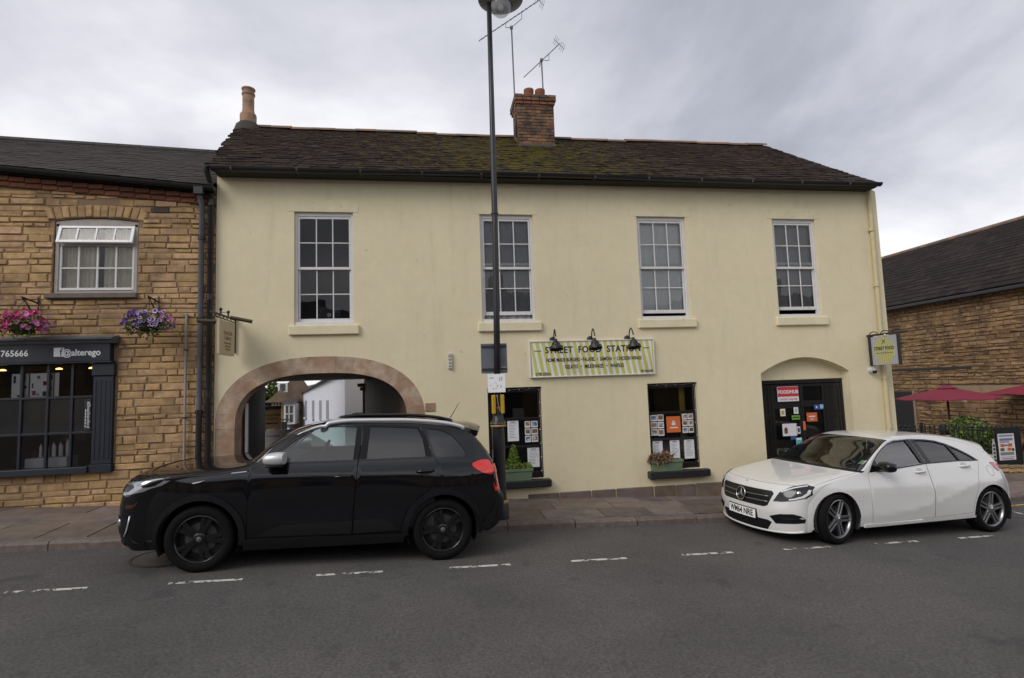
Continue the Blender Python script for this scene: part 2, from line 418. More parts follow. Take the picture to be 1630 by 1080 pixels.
# ================================================================ cream rendered building
cream = mat('cream_render', (.765, .68, .465), rough=.9, var=.035, vs=7, bump=.0035, bs=38, col2=(.725, .64, .43), c2s=1.1, c2t=(.47, .72), spec=.25)
cream_trim = mat('cream_paint_trim', (.755, .67, .455), rough=.75, var=.08, vs=5, bump=.001, bs=50, col2=(.50, .41, .27), c2s=6., c2t=(.64, .72))
white_wood = mat('white_painted_wood', (.68, .67, .66), rough=.5, var=.07, vs=8, col2=(.45, .38, .33), c2s=7., c2t=(.66, .73))
black_wood = mat('black_gloss_paint', (.012, .012, .013), rough=.28, var=.2, vs=5)
black_metal = mat('black_painted_metal', (.018, .018, .019), rough=.42, var=.2, vs=12)
gutter_m = mat('black_gutter_plastic', (.016, .016, .018), rough=.38, var=.25, vs=4)
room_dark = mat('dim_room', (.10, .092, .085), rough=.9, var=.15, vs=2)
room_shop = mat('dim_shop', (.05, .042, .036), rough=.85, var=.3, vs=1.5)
pane_g = glass('window_glass', (.93, .95, .95), 1.52, 0., 1.15, wav=.0009)
pane_old = glass('old_window_glass', (.9, .92, .92), 1.52, 0.0, 1.3, wav=.0016)
arch_stone = mat('pink_arch_stone', (.36, .235, .158), rough=.85, var=.28, vs=6, bump=.004, bs=30, rnd=.09, col2=(.46, .355, .26), c2s=3.4, c2t=(.44, .60), spec=.3)
plinth_m = mat('red_brown_plinth', (.165, .115, .09), rough=.85, var=.35, vs=6, bump=.006, bs=22, rnd=.12, hue=.02, col2=(.12, .115, .10), c2s=3, c2t=(.5, .65))
def streaks(m, col, amt):
    # rain streaks and patches of their own shape down the painted wall
    t = m.node_tree; b = t.nodes['Principled BSDF']; L = t.links.new; src = b.inputs['Base Color'].links[0].from_socket
    g = t.nodes.new('ShaderNodeNewGeometry'); mp = t.nodes.new('ShaderNodeMapping'); mp.inputs['Scale'].default_value = (4.2, 1, .55); L(g.outputs['Position'], mp.inputs['Vector'])
    n = t.nodes.new('ShaderNodeTexNoise'); n.inputs['Scale'].default_value = 1.0; n.inputs['Detail'].default_value = 8; n.inputs['Roughness'].default_value = .65; L(mp.outputs[0], n.inputs['Vector'])
    k = t.nodes.new('ShaderNodeMapRange'); k.inputs[1].default_value = .53; k.inputs[2].default_value = .74; k.inputs[4].default_value = amt; L(n.outputs[0], k.inputs[0])
    mx = t.nodes.new('ShaderNodeMix'); mx.data_type = 'RGBA'; L(k.outputs[0], mx.inputs[0]); L(src, mx.inputs[6]); mx.inputs[7].default_value = (*col, 1)
    # small chips and specks
    n2 = t.nodes.new('ShaderNodeTexNoise'); n2.inputs['Scale'].default_value = 9.; n2.inputs['Detail'].default_value = 3; L(g.outputs['Position'], n2.inputs['Vector'])
    k2 = t.nodes.new('ShaderNodeMapRange'); k2.inputs[1].default_value = .745; k2.inputs[2].default_value = .775; k2.inputs[4].default_value = .45; L(n2.outputs[0], k2.inputs[0])
    m2 = t.nodes.new('ShaderNodeMix'); m2.data_type = 'RGBA'; L(k2.outputs[0], m2.inputs[0]); L(mx.outputs[2], m2.inputs[6]); m2.inputs[7].default_value = (.36, .30, .2, 1); L(m2.outputs[2], b.inputs['Base Color'])
streaks(cream, (.56, .50, .37), .36)
FY = 8.95
cb = thing('cream_building', 'long cream rendered two-storey building with four sash windows and stone archway', 'building', (2.6, FY, gz(2.6)+.15))
XL, XR, ZE = -3.24, 8.45, 5.36
WIN = [(-2.08, -1.17, 2.97, 4.81), (.89, 1.80, 2.97, 4.81), (3.66, 4.57, 2.98, 4.81), (6.26, 7.13, 2.98, 4.80)]
GW = [(.94, 1.84, .39, 1.885), (3.69, 4.60, .40, 1.87)]
AC, AO, AI, ASP = -1.65, (1.575, 1.075), (1.29, .81), 1.40
def sp_(v, p): return math.copysign(abs(v)**p, v)
arch_hole = [(AC-AO[0], -.3)]+[(AC+AO[0]*sp_(math.cos(rad(a)), .83), ASP+AO[1]*sp_(math.sin(rad(a)), .83)) for a in range(180, -1, -3)]+[(AC+AO[0], -.3)]
DX0, DX1, DSP, DCR = 5.82, 7.57, 1.98, 2.25
door_hole = [(DX0, -.6), (DX1, -.6), (DX1, DSP)]+[(DX0+(DX1-DX0)*(1-t/12), DSP+(DCR-DSP)*(1-(2*t/12-1)**2)) for t in range(1, 12)]+[(DX0, DSP)]
outer = [(XL, -.7), (XR, -.7), (XR, ZE), (XL, ZE)]
holes = [rect(a, c, b_, d) for a, b_, c, d in WIN+GW]+[arch_hole, door_hole]
depths = [.14]*4+[.16]*2+[.30, .24]
v2, tr = cdt([outer]+holes, gridpts(outer, .45, holes))
b = MB(); wob = lambda x, z: .010*math.sin(x*1.7+z*.9)+.006*math.sin(z*3.1-x*2.3)
keep = [t for t in tr if not any(in_poly((sum(v2[i][0] for i in t)/3, sum(v2[i][1] for i in t)/3), h) for h in holes)]
b.add([(x, FY, z) for x, z in v2], keep)
for h, dp in zip(holes, depths):
    n = len(h); b.add([(x, FY, z) for x, z in h]+[(x, FY+dp, z) for x, z in h], [(i, (i+1) % n, n+(i+1) % n, n+i) for i in range(n)])
# gables and rear wall (closed volume; the passage runs through at the left)
b.add([(XR, FY, -.7), (XR, 15.3, -.7), (XR, 15.3, ZE), (XR, 12.2, 7.62), (XR, FY, ZE)], [(0, 1, 2, 3, 4)])
b.add([(XL, FY, -.7), (-4.6, 15.3, -.7), (-4.6, 15.3, ZE), (-3.95, 12.2, 7.62), (XL, FY, ZE)], [(4, 3, 2, 1, 0)])
b.add([(-1.6, 15.3, -.7), (XR, 15.3, -.7), (XR, 15.3, ZE), (-1.6, 15.3, ZE)], [(0, 1, 2, 3)])
b.add([(-4.6, 15.3, 2.24), (-1.6, 15.3, 2.24), (-1.6, 15.3, ZE), (-4.6, 15.3, ZE)], [(0, 1, 2, 3)])
wall = b.obj('wall', cream, cb, fix=False)
# plinth stones along the falling ground
rp_ = random.Random(11); x = 1.55
while x < XR:
    x1 = min(XR, x+rp_.uniform(.35, .75))
    if not (x1 > DX0 and x < DX1):
        pb = MB().box(x+.006, x1-.006, FY-.012-rp_.uniform(0, .012), FY+.05, gz(x1)-.1, .148-rp_.uniform(0, .008), bev=.012)
        pb.obj('plinth_stone', plinth_m, cb)
    x = x1
# archway stones
def ell(a, ab, cx=AC):
    q = .83 if ab is AO else .76; a = max(0., min(180., a)); return (cx+ab[0]*sp_(math.cos(rad(a)), q), ASP+ab[1]*sp_(math.sin(rad(a))+1e-9, q))
NV = 19; ang = [180-180*i/NV for i in range(NV+1)]
for i in range(NV):
    a0, a1 = ang[i], ang[i+1]; pj = rp_.uniform(.004, .006)
    K = 5; o_ = [ell(a0+(a1-a0)*k/K, AO) for k in range(K+1)]; n_ = [ell(a0+(a1-a0)*k/K, AI) for k in range(K+1)]
    ring = o_+n_[::-1]; ri = inset(ring, .0025)
    if area(ring) < 0: ring = ring[::-1]
    n = len(ring); vb = MB()
    vb.add([(x, FY-pj, z) for x, z in ri]+[(x, FY-pj+.003, z) for x, z in ring]+[(x, FY+.30, z) for x, z in ring],
           [tuple(range(n))]+[(i_+n, (i_+1) % n+n, (i_+1) % n, i_) for i_ in range(n)]+[(i_+2*n, (i_+1) % n+2*n, (i_+1) % n+n, i_+n) for i_ in range(n)])
    vb.obj('arch_stone', arch_stone, cb)
for sx in (-1, 1):
    z = ASP
    while z > .1:
        z0 = z-rp_.uniform(.3, .42); xo, xi = AC+sx*AO[0], AC+sx*AI[0]
        MB().box(min(xo, xi)+.002, max(xo, xi), FY-rp_.uniform(.002, .012), FY+.30, z0+.004, z-.003, bev=.006).obj('jamb_stone', arch_stone, cb); z = z0
MB().box(AC+AO[0]+.003, .09, FY-.014, FY+.05, 1.545, 1.685, bev=.008).obj('arch_stone', arch_stone, cb)
# passage through the archway
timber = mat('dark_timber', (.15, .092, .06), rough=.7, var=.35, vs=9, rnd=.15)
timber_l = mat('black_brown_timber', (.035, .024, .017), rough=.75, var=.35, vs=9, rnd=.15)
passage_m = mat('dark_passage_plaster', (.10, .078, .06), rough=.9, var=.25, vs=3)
soffit = mat('grey_soffit_board', (.50, .44, .40), rough=.85, var=.15, vs=3)
pl = lambda y: -2.92-.228*(y-9.25); pr = lambda y: -.36-.228*(y-9.25)
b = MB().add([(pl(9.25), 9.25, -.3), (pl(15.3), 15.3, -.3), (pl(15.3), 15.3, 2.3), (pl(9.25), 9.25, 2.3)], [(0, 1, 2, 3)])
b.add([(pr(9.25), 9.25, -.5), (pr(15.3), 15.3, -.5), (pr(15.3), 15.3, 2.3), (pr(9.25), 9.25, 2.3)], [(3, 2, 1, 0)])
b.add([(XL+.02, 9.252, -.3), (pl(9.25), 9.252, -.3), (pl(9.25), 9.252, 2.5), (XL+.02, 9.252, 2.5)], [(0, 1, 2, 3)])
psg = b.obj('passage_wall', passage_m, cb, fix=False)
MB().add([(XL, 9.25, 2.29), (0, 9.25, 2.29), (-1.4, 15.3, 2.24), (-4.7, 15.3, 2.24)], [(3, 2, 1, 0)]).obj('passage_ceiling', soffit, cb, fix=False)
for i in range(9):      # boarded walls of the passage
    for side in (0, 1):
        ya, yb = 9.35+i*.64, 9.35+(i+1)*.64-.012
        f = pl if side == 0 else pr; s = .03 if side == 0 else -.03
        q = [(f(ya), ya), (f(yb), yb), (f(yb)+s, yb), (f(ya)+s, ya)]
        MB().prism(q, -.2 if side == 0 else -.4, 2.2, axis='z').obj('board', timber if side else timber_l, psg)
MB().box(pr(15.3)-.02, pr(15.3)+.5, 15.0, 15.45, -.4, 2.06, bev=.02).obj('pier', mat('pale_pier_stone', (.55, .46, .34), rough=.9, var=.2, vs=6, bump=.004, bs=30), cb)
for z_, d_ in ((1.93, .06), (2.03, .12)): MB().box(pr(15.3)-.02-d_, pr(15.3)+.5, 14.98-d_*.3, 15.47, z_, z_+.09, bev=.01).obj('pier_cap', MATS['pale_pier_stone'], cb)
MB().box(-2.90, -2.86, 9.27, 9.33, 1.0, 1.78, bev=.006).obj('post_strip', white_wood, cb)

# sash windows
curtain_m = mat('net_curtain', (.46, .45, .43), rough=.9, var=.15, vs=14)
blind_m = mat('pale_blind', (.82, .83, .83), rough=.85, var=.06, vs=3)
def sash(i, x0, x1, z0, z1, opn, blind):
    f = .044; b = MB(); y0, y1 = FY+.045, FY+.13
    b.box(x0, x0+f, y0, y1, z0, z1, bev=.005); b.box(x1-f, x1, y0, y1, z0, z1, bev=.005)
    b.box(x0+f, x1-f, y0, y1, z1-.062, z1, bev=.005); b.box(x0-.0, x1, y0-.03, y1, z0-.0, z0+.055, bev=.006)
    wnd = b.obj('window', white_wood, cb)
    xa, xb = x0+f, x1-f; zt, zb = z1-.062, z0+.055; zm = (zt+zb)/2+.01
    for up, ya, lo, hi in ((1, y0+.012, zm-.022, zt), (0, y0+.045, zb+opn, zm+.022+opn)):
        s = MB(); st = .030; g = .018; bot = .06 if not up else .044; top = .04 if up else .044
        s.box(xa+.002, xa+st, ya, ya+.032, lo, hi, bev=.004); s.box(xb-st, xb-.002, ya, ya+.032, lo, hi, bev=.004)
        s.box(xa+st, xb-st, ya+.001, ya+.033, lo, lo+bot, bev=.004); s.box(xa+st, xb-st, ya+.001, ya+.033, hi-top, hi, bev=.004)
        w_ = (xb-xa-2*st)/3; hm = (lo+bot+hi-top)/2
        for k in (1, 2): s.box(xa+st+w_*k-g/2, xa+st+w_*k+g/2, ya+.003, ya+.028, lo+bot, hi-top, bev=.004)
        s.box(xa+st, xb-st, ya+.004, ya+.027, hm-g/2, hm+g/2, bev=.004)
        s.obj('sash', white_wood, wnd)
        for k in range(3):
            for za, zc in ((lo+bot, hm-g/2), (hm+g/2, hi-top)):
                yj = random.uniform(-.0008, .0008)
                px0, px1 = xa+st+w_*k+(g/2 if k else 0), xa+st+w_*(k+1)-(g/2 if k < 2 else 0)
                t1, t2 = random.uniform(-.0012, .0012), random.uniform(-.0012, .0012)
                q = [(px0, ya+.014+yj, za), (px1, ya+.014+yj+t1, za), (px1, ya+.014+yj+t1+t2, zc), (px0, ya+.014+yj+t2, zc)]
                MB().add(q, [(0, 1, 2, 3)]).obj('pane', pane_old, wnd, fix=False)
    if blind:
        yb_ = y1+.012; zlo = {1: z0+.02, 2: z0+.14, 3: z0+.02, 4: z0+.16}[blind]; n = 40; bb = MB(); amp = .004 if blind in (2, 4) else .014
        xs = [xa-.03+(xb-xa+.06)*k/n for k in range(n+1)]; fr = 30 if blind == 1 else 18
        bb.add([(q, yb_+amp*math.sin(k*fr/ n*2.2+math.sin(k*.7)), zz_) for zz_ in (zlo, z1) for k, q in enumerate(xs)], [(k, k+1, n+2+k, n+1+k) for k in range(n)])
        bb.obj('blind', {1: curtain_m, 2: blind_m, 3: mat('grey_curtain', (.30, .30, .315), rough=.9, var=.15, vs=9), 4: mat('dark_blind', (.30, .30, .31), rough=.85, var=.1)}[blind], wnd, smooth=True, fix=False)
    r = MB(); X0, X1, Y0, Y1, Z0, Z1 = x0-.6, x1+.6, y1+.03, y1+2.4, z0-.5, z1+.1
    r.add([(X0, Y0, Z0), (X1, Y0, Z0), (X1, Y0, Z1), (X0, Y0, Z1), (X0, Y1, Z0), (X1, Y1, Z0), (X1, Y1, Z1), (X0, Y1, Z1)], [(4, 5, 6, 7), (0, 4, 7, 3), (5, 1, 2, 6), (3, 7, 6, 2), (0, 1, 5, 4)])
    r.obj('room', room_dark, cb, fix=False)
    MB().box(x0-.075, x1+.085, FY-.055, FY+.06, z0-.155, z0-.004, bev=.012).obj('sill', cream_trim, cb)
    MB().box(x0-.10, x1+.09, FY-.005, FY+.03, z1-.002, z1+.19, bev=.004).obj('lintel', cream_trim, cb)
    return wnd
for i, (x0, x1, z0, z1) in enumerate(WIN): sash(i, x0, x1, z0, z1, (0, .075, .06, .085)[i], (0, 3, 2, 4)[i])
# things standing on the sill inside the first window
orn = thing('ornament', 'small round ornament standing inside the upstairs window above the archway', 'ornament', (-1.87, 9.2, 3.03))
MB().lathe([(.0, 3.03), (.06, 3.03), (.075, 3.07), (.05, 3.11), (.0, 3.115)], (-1.87, 9.2, 0), 14).obj('bowl', mat('tan_ceramic', (.35, .24, .15), rough=.4), orn, smooth=True)
pic = thing('picture', 'dark picture with a white disc leaning inside the upstairs window above the archway', 'picture', (-1.62, 9.25, 3.03))
MB().box(-1.78, -1.42, 9.24, 9.27, 3.03, 3.30).obj('board', mat('slate_blue', (.03, .035, .05), rough=.6), pic)
MB().lathe([(0, 9.238), (.035, 9.238)], (-1.6, 0, 3.17), 16, axis='y').obj('disc', mat('chalk', (.6, .6, .58), rough=.8), pic)

# ground-floor shop windows
bulb_m = mat('tiny_clear_bulb', (.6, .6, .55), rough=.15)
def shopwin(x0, x1, z0, z1):
    y0, y1 = FY+.075, FY+.14; f = .055; b = MB()
    for q in ((x0, x0+f, z0, z1), (x1-f, x1, z0, z1)): b.box(q[0], q[1], y0, y1, q[2], q[3], bev=.006)
    b.box(x0+f, x1-f, y0, y1, z1-.085, z1, bev=.006); b.box(x0+f, x1-f, y0, y1, z0, z0+.1, bev=.006)
    for zc in (1.36, .905): b.box(x0+f, x1-f, y0+.01, y1-.012, zc-.02, zc+.02, bev=.005)
    wnd = b.obj('window', black_wood, cb)
    zs = [z0+.1, .885, .925, 1.34, 1.38, z1-.085]; xm = x0+f+(x1-x0-2*f)*.5
    for k in range(3):
        MB().add([(x0+f, y0+.03, zs[2*k]), (x1-f, y0+.03, zs[2*k]), (x1-f, y0+.03, zs[2*k+1]), (x0+f, y0+.03, zs[2*k+1])], [(0, 1, 2, 3)]).obj('pane', pane_g, wnd, fix=False)
    r = MB(); X0, X1, Y0, Y1, Z0, Z1 = x0-.5, x1+.5, y1, y1+2.2, z0-.3, z1+.05
    r.add([(X0, Y0, Z0), (X1, Y0, Z0), (X1, Y0, Z1), (X0, Y0, Z1), (X0, Y1, Z0), (X1, Y1, Z0), (X1, Y1, Z1), (X0, Y1, Z1)], [(4, 5, 6, 7), (0, 4, 7, 3), (5, 1, 2, 6), (3, 7, 6, 2), (0, 1, 5, 4)])
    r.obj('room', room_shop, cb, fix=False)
    # string of little bulbs round the frame
    bl = MB()
    for k in range(6): bl.lathe([(0, -.011), (.009, -.006), (.011, .002), (.006, .009), (0, .011)], (x0+.03+(x1-x0-.06)*k/5, y0-.014, z1-.04+.012*math.sin(k*2.1)), 6)
    for k in range(1, 7): bl.lathe([(0, -.011), (.009, -.006), (.011, .002), (.006, .009), (0, .011)], (x1-.03+.006*math.sin(k*1.7), y0-.014, z1-.04-(z1-z0-.15)*k/6), 6)
    bl.tube([(x0+.02+(x1-x0-.04)*k/12, y0-.006, z1-.03+.01*math.sin(k*1.9)) for k in range(13)]+[(x1-.02, y0-.006, z1-.03-(z1-z0-.1)*k/8) for k in range(1, 9)], .0025, 4)
    bl.obj('bulb_string', bulb_m, wnd, smooth=True)
    MB().box(x0-.08, x1+.09, FY-.13, FY+.08, z0-.125, z0-.004, bev=.014).obj('sill', mat('black_stone_sill', (.017, .018, .021), rough=.45, var=.3, vs=9, bump=.002, bs=40), cb)
    return wnd
gwin = [shopwin(*(x0, x1, z0, z1)) for x0, x1, z0, z1 in GW]
mustard = mat('mustard_wall', (.42, .27, .03), rough=.8, var=.1)
for xx in (4.40,): MB().box(xx, xx+.1, FY+.3, FY+.34, .5, 1.8).obj('yellow_post', mustard, gwin[1])
for xx in (1.60,): MB().box(xx, xx+.06, FY+.3, FY+.34, .5, 1.3).obj('yellow_post', mat('dark_post', (.03, .03, .03)), gwin[0])
MB().box(1.42, 1.62, FY+.5, FY+.54, 1.36, 1.52).obj('appliance', mat('grey_appliance', (.09, .09, .09), rough=.5), gwin[0])
# ---------------------------------------------------------------- cream building: roof
slate_m = mat('stone_slate', (.031, .021, .0155), rough=.92, var=.6, vs=16, bump=.005, bs=40, rnd=.5, hue=.02, col2=(.022, .012, .009), c2s=2.6, c2t=(.48, .62), spec=.12)
def add_moss(m, amt=.6, region=(1.0, 3.2)):
    t = m.node_tree; b = t.nodes['Principled BSDF']; L = t.links.new
    src = b.inputs['Base Color'].links[0].from_socket
    g = t.nodes.new('ShaderNodeNewGeometry'); n = t.nodes.new('ShaderNodeTexNoise'); n.inputs['Scale'].default_value = 5.5; n.inputs['Detail'].default_value = 9; n.inputs['Roughness'].default_value = .72
    L(g.outputs['Position'], n.inputs['Vector'])
    sp = t.nodes.new('ShaderNodeSeparateXYZ'); L(g.outputs['Position'], sp.inputs[0])
    d = t.nodes.new('ShaderNodeMath'); d.operation = 'SUBTRACT'; L(sp.outputs[0], d.inputs[0]); d.inputs[1].default_value = region[0]
    a = t.nodes.new('ShaderNodeMath'); a.operation = 'ABSOLUTE'; L(d.outputs[0], a.inputs[0])
    r = t.nodes.new('ShaderNodeMapRange'); r.inputs[1].default_value = .3; r.inputs[2].default_value = region[1]; r.inputs[3].default_value = .10; r.inputs[4].default_value = -.02; L(a.outputs[0], r.inputs[0])
    s = t.nodes.new('ShaderNodeMath'); s.operation = 'ADD'; L(n.outputs[0], s.inputs[0]); L(r.outputs[0], s.inputs[1])
    k = t.nodes.new('ShaderNodeMapRange'); k.inputs[1].default_value = .545; k.inputs[2].default_value = .63; k.inputs[4].default_value = amt; L(s.outputs[0], k.inputs[0])
    mx = t.nodes.new('ShaderNodeMix'); mx.data_type = 'RGBA'; L(k.outputs[0], mx.inputs[0]); L(src, mx.inputs[6]); mx.inputs[7].default_value = (.085, .068, .007, 1); L(mx.outputs[2], b.inputs['Base Color'])
add_moss(slate_m, .9, (1.9, 3.4))
clay_ridge = mat('clay_ridge_tile', (.25, .135, .085), rough=.85, var=.3, vs=6, bump=.003, bs=40, rnd=.2, col2=(.12, .10, .08), c2s=3, c2t=(.45, .6))
E0 = Vector((0, 8.70, 5.40)); R0 = Vector((0, 12.2, 7.72)); RU = (R0-E0)
def roofx(t): return (-3.24-.70*t, 8.27+.20*t)          # left/right verge at height fraction t
sl_n = Vector((0, -RU.z, RU.y)).normalized()
def sag(x, t): return -.035*math.sin(math.pi*min(1, max(0, (x+3.3)/11.8)))*(.3+.7*t) + .012*math.sin(x*1.9+t*3)
roof_b = MB()
NX = 24; rows_ = 6
for j in range(rows_+1):
    t = j/rows_; xa, xb = roofx(t)
    for i in range(NX+1):
        x = xa+(xb-xa)*i/NX; p = E0+RU*t; roof_b.v.append((x, p.y, p.z+sag(x, t)-.03))
for j in range(rows_):
    for i in range(NX): roof_b.f.append((j*(NX+1)+i, j*(NX+1)+i+1, (j+1)*(NX+1)+i+1, (j+1)*(NX+1)+i)); roof_b.m.append(0)
roof_b.add([(-3.96, 12.2, 7.69), (8.5, 12.2, 7.69), (8.55, 15.6, 5.4), (-4.6, 15.6, 5.4)], [(0, 1, 2, 3)])
roof = roof_b.obj('roof', slate_m, cb, fix=False)
# slates: unit variants, scaled per slate
rq = random.Random(5); VAR = []
for k in range(10):
    b = MB(); j = lambda a: rq.uniform(-a, a)
    top = [(-.5+j(.02), -.5+abs(j(.06)), .5), (0+j(.1), -.5+j(.05), .5), (.5+j(.02), -.5+abs(j(.06)), .5), (.5, .5, .5), (-.5, .5, .5)]
    b.add(top+[(x, y, -.5) for x, y, _ in top], [(0, 1, 2, 3, 4), (5, 6, 1, 0), (6, 7, 2, 1), (7, 8, 3, 2), (9, 5, 0, 4)])
    me = bpy.data.meshes.new('slate'); me.from_pydata(b.v, [], b.f); me.materials.append(slate_m); me.update(); VAR.append(me)
courses = []; t = -.015; ex = .20
SLEN = RU.length
while t < .985: courses.append((t, ex)); t += ex/SLEN; ex = max(.115, ex*.965)
stuff = MB(); cnt = 0
ax_u = Vector((1, 0, 0)); ax_v = RU.normalized()
for ci, (t, ex) in enumerate(courses):
    xa, xb = roofx(t); x = xa-.02+rq.uniform(-.1, 0)
    while x < xb+.01:
        wd = ex*rq.uniform(.8, 1.9); x1 = min(x+wd, xb+.03)
        if x1-x < .05: break
        xm = (x+x1)/2; ln = ex*1.55; th = .014+.03*ex+rq.uniform(0, .008)
        p = E0+RU*(t+ln/2/SLEN); p = Vector((xm, p.y, p.z+sag(xm, t)))+sl_n*(.012+rq.uniform(0, .008))
        tilt = Matrix.Rotation(-.055+rq.uniform(-.012, .012), 3, 'X') @ Matrix.Rotation(rq.uniform(-.012, .012), 3, 'Y')
        rot = Matrix((ax_u, ax_v, sl_n)).transposed() @ tilt @ Matrix.Rotation(rq.uniform(-.015, .015), 3, 'Z')
        M4 = Matrix.Translation(p) @ rot.to_4x4() @ Matrix.Diagonal((x1-x-.006, ln, th, 1))
        me = VAR[rq.randrange(10)]
        if cnt < 300:
            o = raw('slate', me, roof); o.matrix_local = M4; cnt += 1
        else: stuff.add([M4 @ v.co for v in me.vertices], [tuple(q.vertices) for q in me.polygons])
        x = x1
so = stuff.obj('slates', slate_m, roof, fix=False); so['kind'] = 'stuff'
# ridge tiles
x = -3.75; i = 0
while x < 8.46:
    x1 = min(x+.45+rq.uniform(-.02, .02), 8.48); z = 7.735+sag((x+x1)/2, 1)+rq.uniform(-.008, .008); b = MB(); n = 8
    ring = lambda xx, r: [(xx, 12.2+r*math.cos(math.pi*k/n)*1.1, z-.03+r*math.sin(math.pi*k/n)*.75) for k in range(n+1)]
    A_, B_ = ring(x-.01, .113), ring(x1+.002, .117)
    A2, B2 = ring(x-.01, .10), ring(x1+.002, .10)
    b.add(A_+B_+A2+B2, [(k, k+1, n+1+k+1, n+1+k) for k in range(n)]+[(k, 2*n+2+k, 2*n+3+k, k+1) for k in range(n)]+[(n+1+k, n+2+k, 3*n+4+k, 3*n+3+k) for k in range(n)])
    if not (1.98 < (x+x1)/2 < 2.85): b.obj('ridge_tile', clay_ridge, roof, smooth=True, sharp=40)
    x = x1
# mortar fillet at the left verge top, where the pot stands
MB().lathe([(.30, 7.55), (.24, 7.74), (.15, 7.83), (.0, 7.84)], (-3.78, 12.15, 0), 12).obj('flaunching', mat('old_mortar', (.055, .048, .042), rough=.95, var=.3, vs=9, bump=.006, bs=25), roof, smooth=True)
# gutter, fascia
b = MB(); yg, n = 8.655, 8
def gutter_prof(x, z, r=.058, sh=0): return [(x, yg+sh-r*math.cos(math.pi*k/n), z-r*math.sin(math.pi*k/n)) for k in range(n+1)]+[(x, yg+sh+r-.006, z+.002), (x, yg+sh-r+.006, z+.002)]
gx = [XL+.02+(8.28-XL)*k/30 for k in range(31)]; P_ = []
for x in gx: P_ += gutter_prof(x, 5.405+.010*math.sin(x*.8)-.006*abs(x-2.6)/6, .060)
m_ = n+3
b.add(P_, [(k*m_+i, k*m_+(i+1) % m_, (k+1)*m_+(i+1) % m_, (k+1)*m_+i) for k in range(30) for i in range(m_)]+[tuple(range(m_)), tuple(30*m_+i for i in range(m_))])
gut = b.obj('gutter', gutter_m, cb, smooth=True, sharp=50)
for k in range(12):
    x = XL+.3+k*.96
    MB().box(x, x+.03, yg-.0635, yg+.07, 5.335, 5.395, bev=.008).obj('bracket', gutter_m, gut)
MB().box(XL+.04, 8.27, FY-.24, FY-.005, 5.345, 5.375).obj('soffit', mat('dark_soffit', (.03, .027, .024), rough=.8), cb)
MB().box(XL+.04, 8.26, FY-.235, FY-.21, 5.376, 5.44).obj('fascia', gutter_m, cb)
# downpipes
def downpipe(name, x, y, z1, z0, r, m, parent, brk=3):
    b = MB().tube([(x, y-.20, z1+.06), (x, y-.19, z1-.02), (x, y, z1-.22), (x, y, z0)], r, 10)
    o = b.obj(name, m, parent, smooth=True, sharp=60)
    for k in range(brk):
        z = z1-.45-(z1-z0-.8)*k/max(1, brk-1)
        MB().lathe([(r, z-.045), (r+.012, z-.045), (r+.012, z+.045), (r, z+.045)], (x, y, 0), 10).obj('collar', m, o, smooth=True, sharp=40)
    return o
downpipe('downpipe', -3.30, FY-.055, 5.36, .1, .042, gutter_m, cb, 4)
cp = mat('cream_painted_pipe', (.58, .50, .30), rough=.6, var=.12, vs=6)
b = MB().tube([(8.27, FY-.05, 5.36), (8.25, FY-.05, 2.6), (8.23, FY-.05, -.2)], .038, 10); dpr = b.obj('downpipe', cp, cb, smooth=True, sharp=60)
for z in (4.6, 3.55, 1.83, .95): MB().lathe([(.038, z-.03), (.05, z-.03), (.05, z+.03), (.038, z+.03)], (8.25, FY-.05, 0), 10).obj('collar', cp, dpr, smooth=True, sharp=40)
# ---- brick chimney stack
brick_m = mat('old_chimney_brick', (.20, .105, .060), rough=.9, var=.35, vs=16, bump=.004, bs=60, rnd=.34, hue=.014, col2=(.065, .048, .036), c2s=2.8, c2t=(.44, .60))
mort = mat('chimney_mortar', (.15, .10, .07), rough=.95, var=.2, vs=12)
CX0, CX1, CY0, CY1, CZ0, CZ1 = 2.04, 2.88, 11.42, 12.05, 6.85, 8.13
chim = MB().box(CX0+.012, CX1-.012, CY0+.012, CY1-.012, CZ0, CZ1).obj('chimney', mort, cb)
z = CZ0; r_ = 0; BL = .215
while z < CZ1-.03:
    for fx, horizontal in (('front', 1), ('back', 1), ('left', 0), ('right', 0)):
        a0, a1 = (CX0, CX1) if horizontal else (CY0+.1, CY1-.1)
        a = a0 - (BL/2 if r_ % 2 else 0)
        while a < a1-.01:
            s0, s1 = max(a, a0), min(a+BL, a1); a += BL+.0
            if s1-s0 < .04: continue
            jj = rq.uniform(-.004, .006)
            if fx == 'front': bx = (s0+.005, s1-.005, CY0-jj, CY0+.1)
            elif fx == 'back': bx = (s0+.005, s1-.005, CY1-.1, CY1+jj)
            elif fx == 'left': bx = (CX0-jj, CX0+.1, s0+.005, s1-.005)
            else: bx = (CX1-.1, CX1+jj, s0+.005, s1-.005)
            if fx == 'back' and 1: continue
            MB().box(*bx, z+.005, z+.067, bev=.006).obj('brick', brick_m, chim)
    z += .072; r_ += 1
for k, (d_, zc) in enumerate(((.025, 8.13), (.05, 8.20), (.05, 8.275))):
    nb = 5
    for i in range(nb):
        xa, xb = CX0-d_+(CX1-CX0+2*d_)*i/nb, CX0-d_+(CX1-CX0+2*d_)*(i+1)/nb
        MB().box(xa+.004, xb-.004, CY0-d_, CY1+d_, zc+.002, zc+.07, bev=.008).obj('cap_brick', brick_m if k else mat('cap_red_brick', (.21, .075, .04), rough=.9, var=.3, vs=12, rnd=.25), chim)
MB().box(CX0-.03, CX1+.03, CY0-.16, CY1+.1, 6.9, 7.17, bev=.05).obj('flashing', mat('lead_flashing', (.055, .05, .047), rough=.6, var=.25, vs=8, bump=.004, bs=20), chim)
pot_red = mat('red_clay_pot', (.26, .095, .05), rough=.85, var=.2, vs=9)
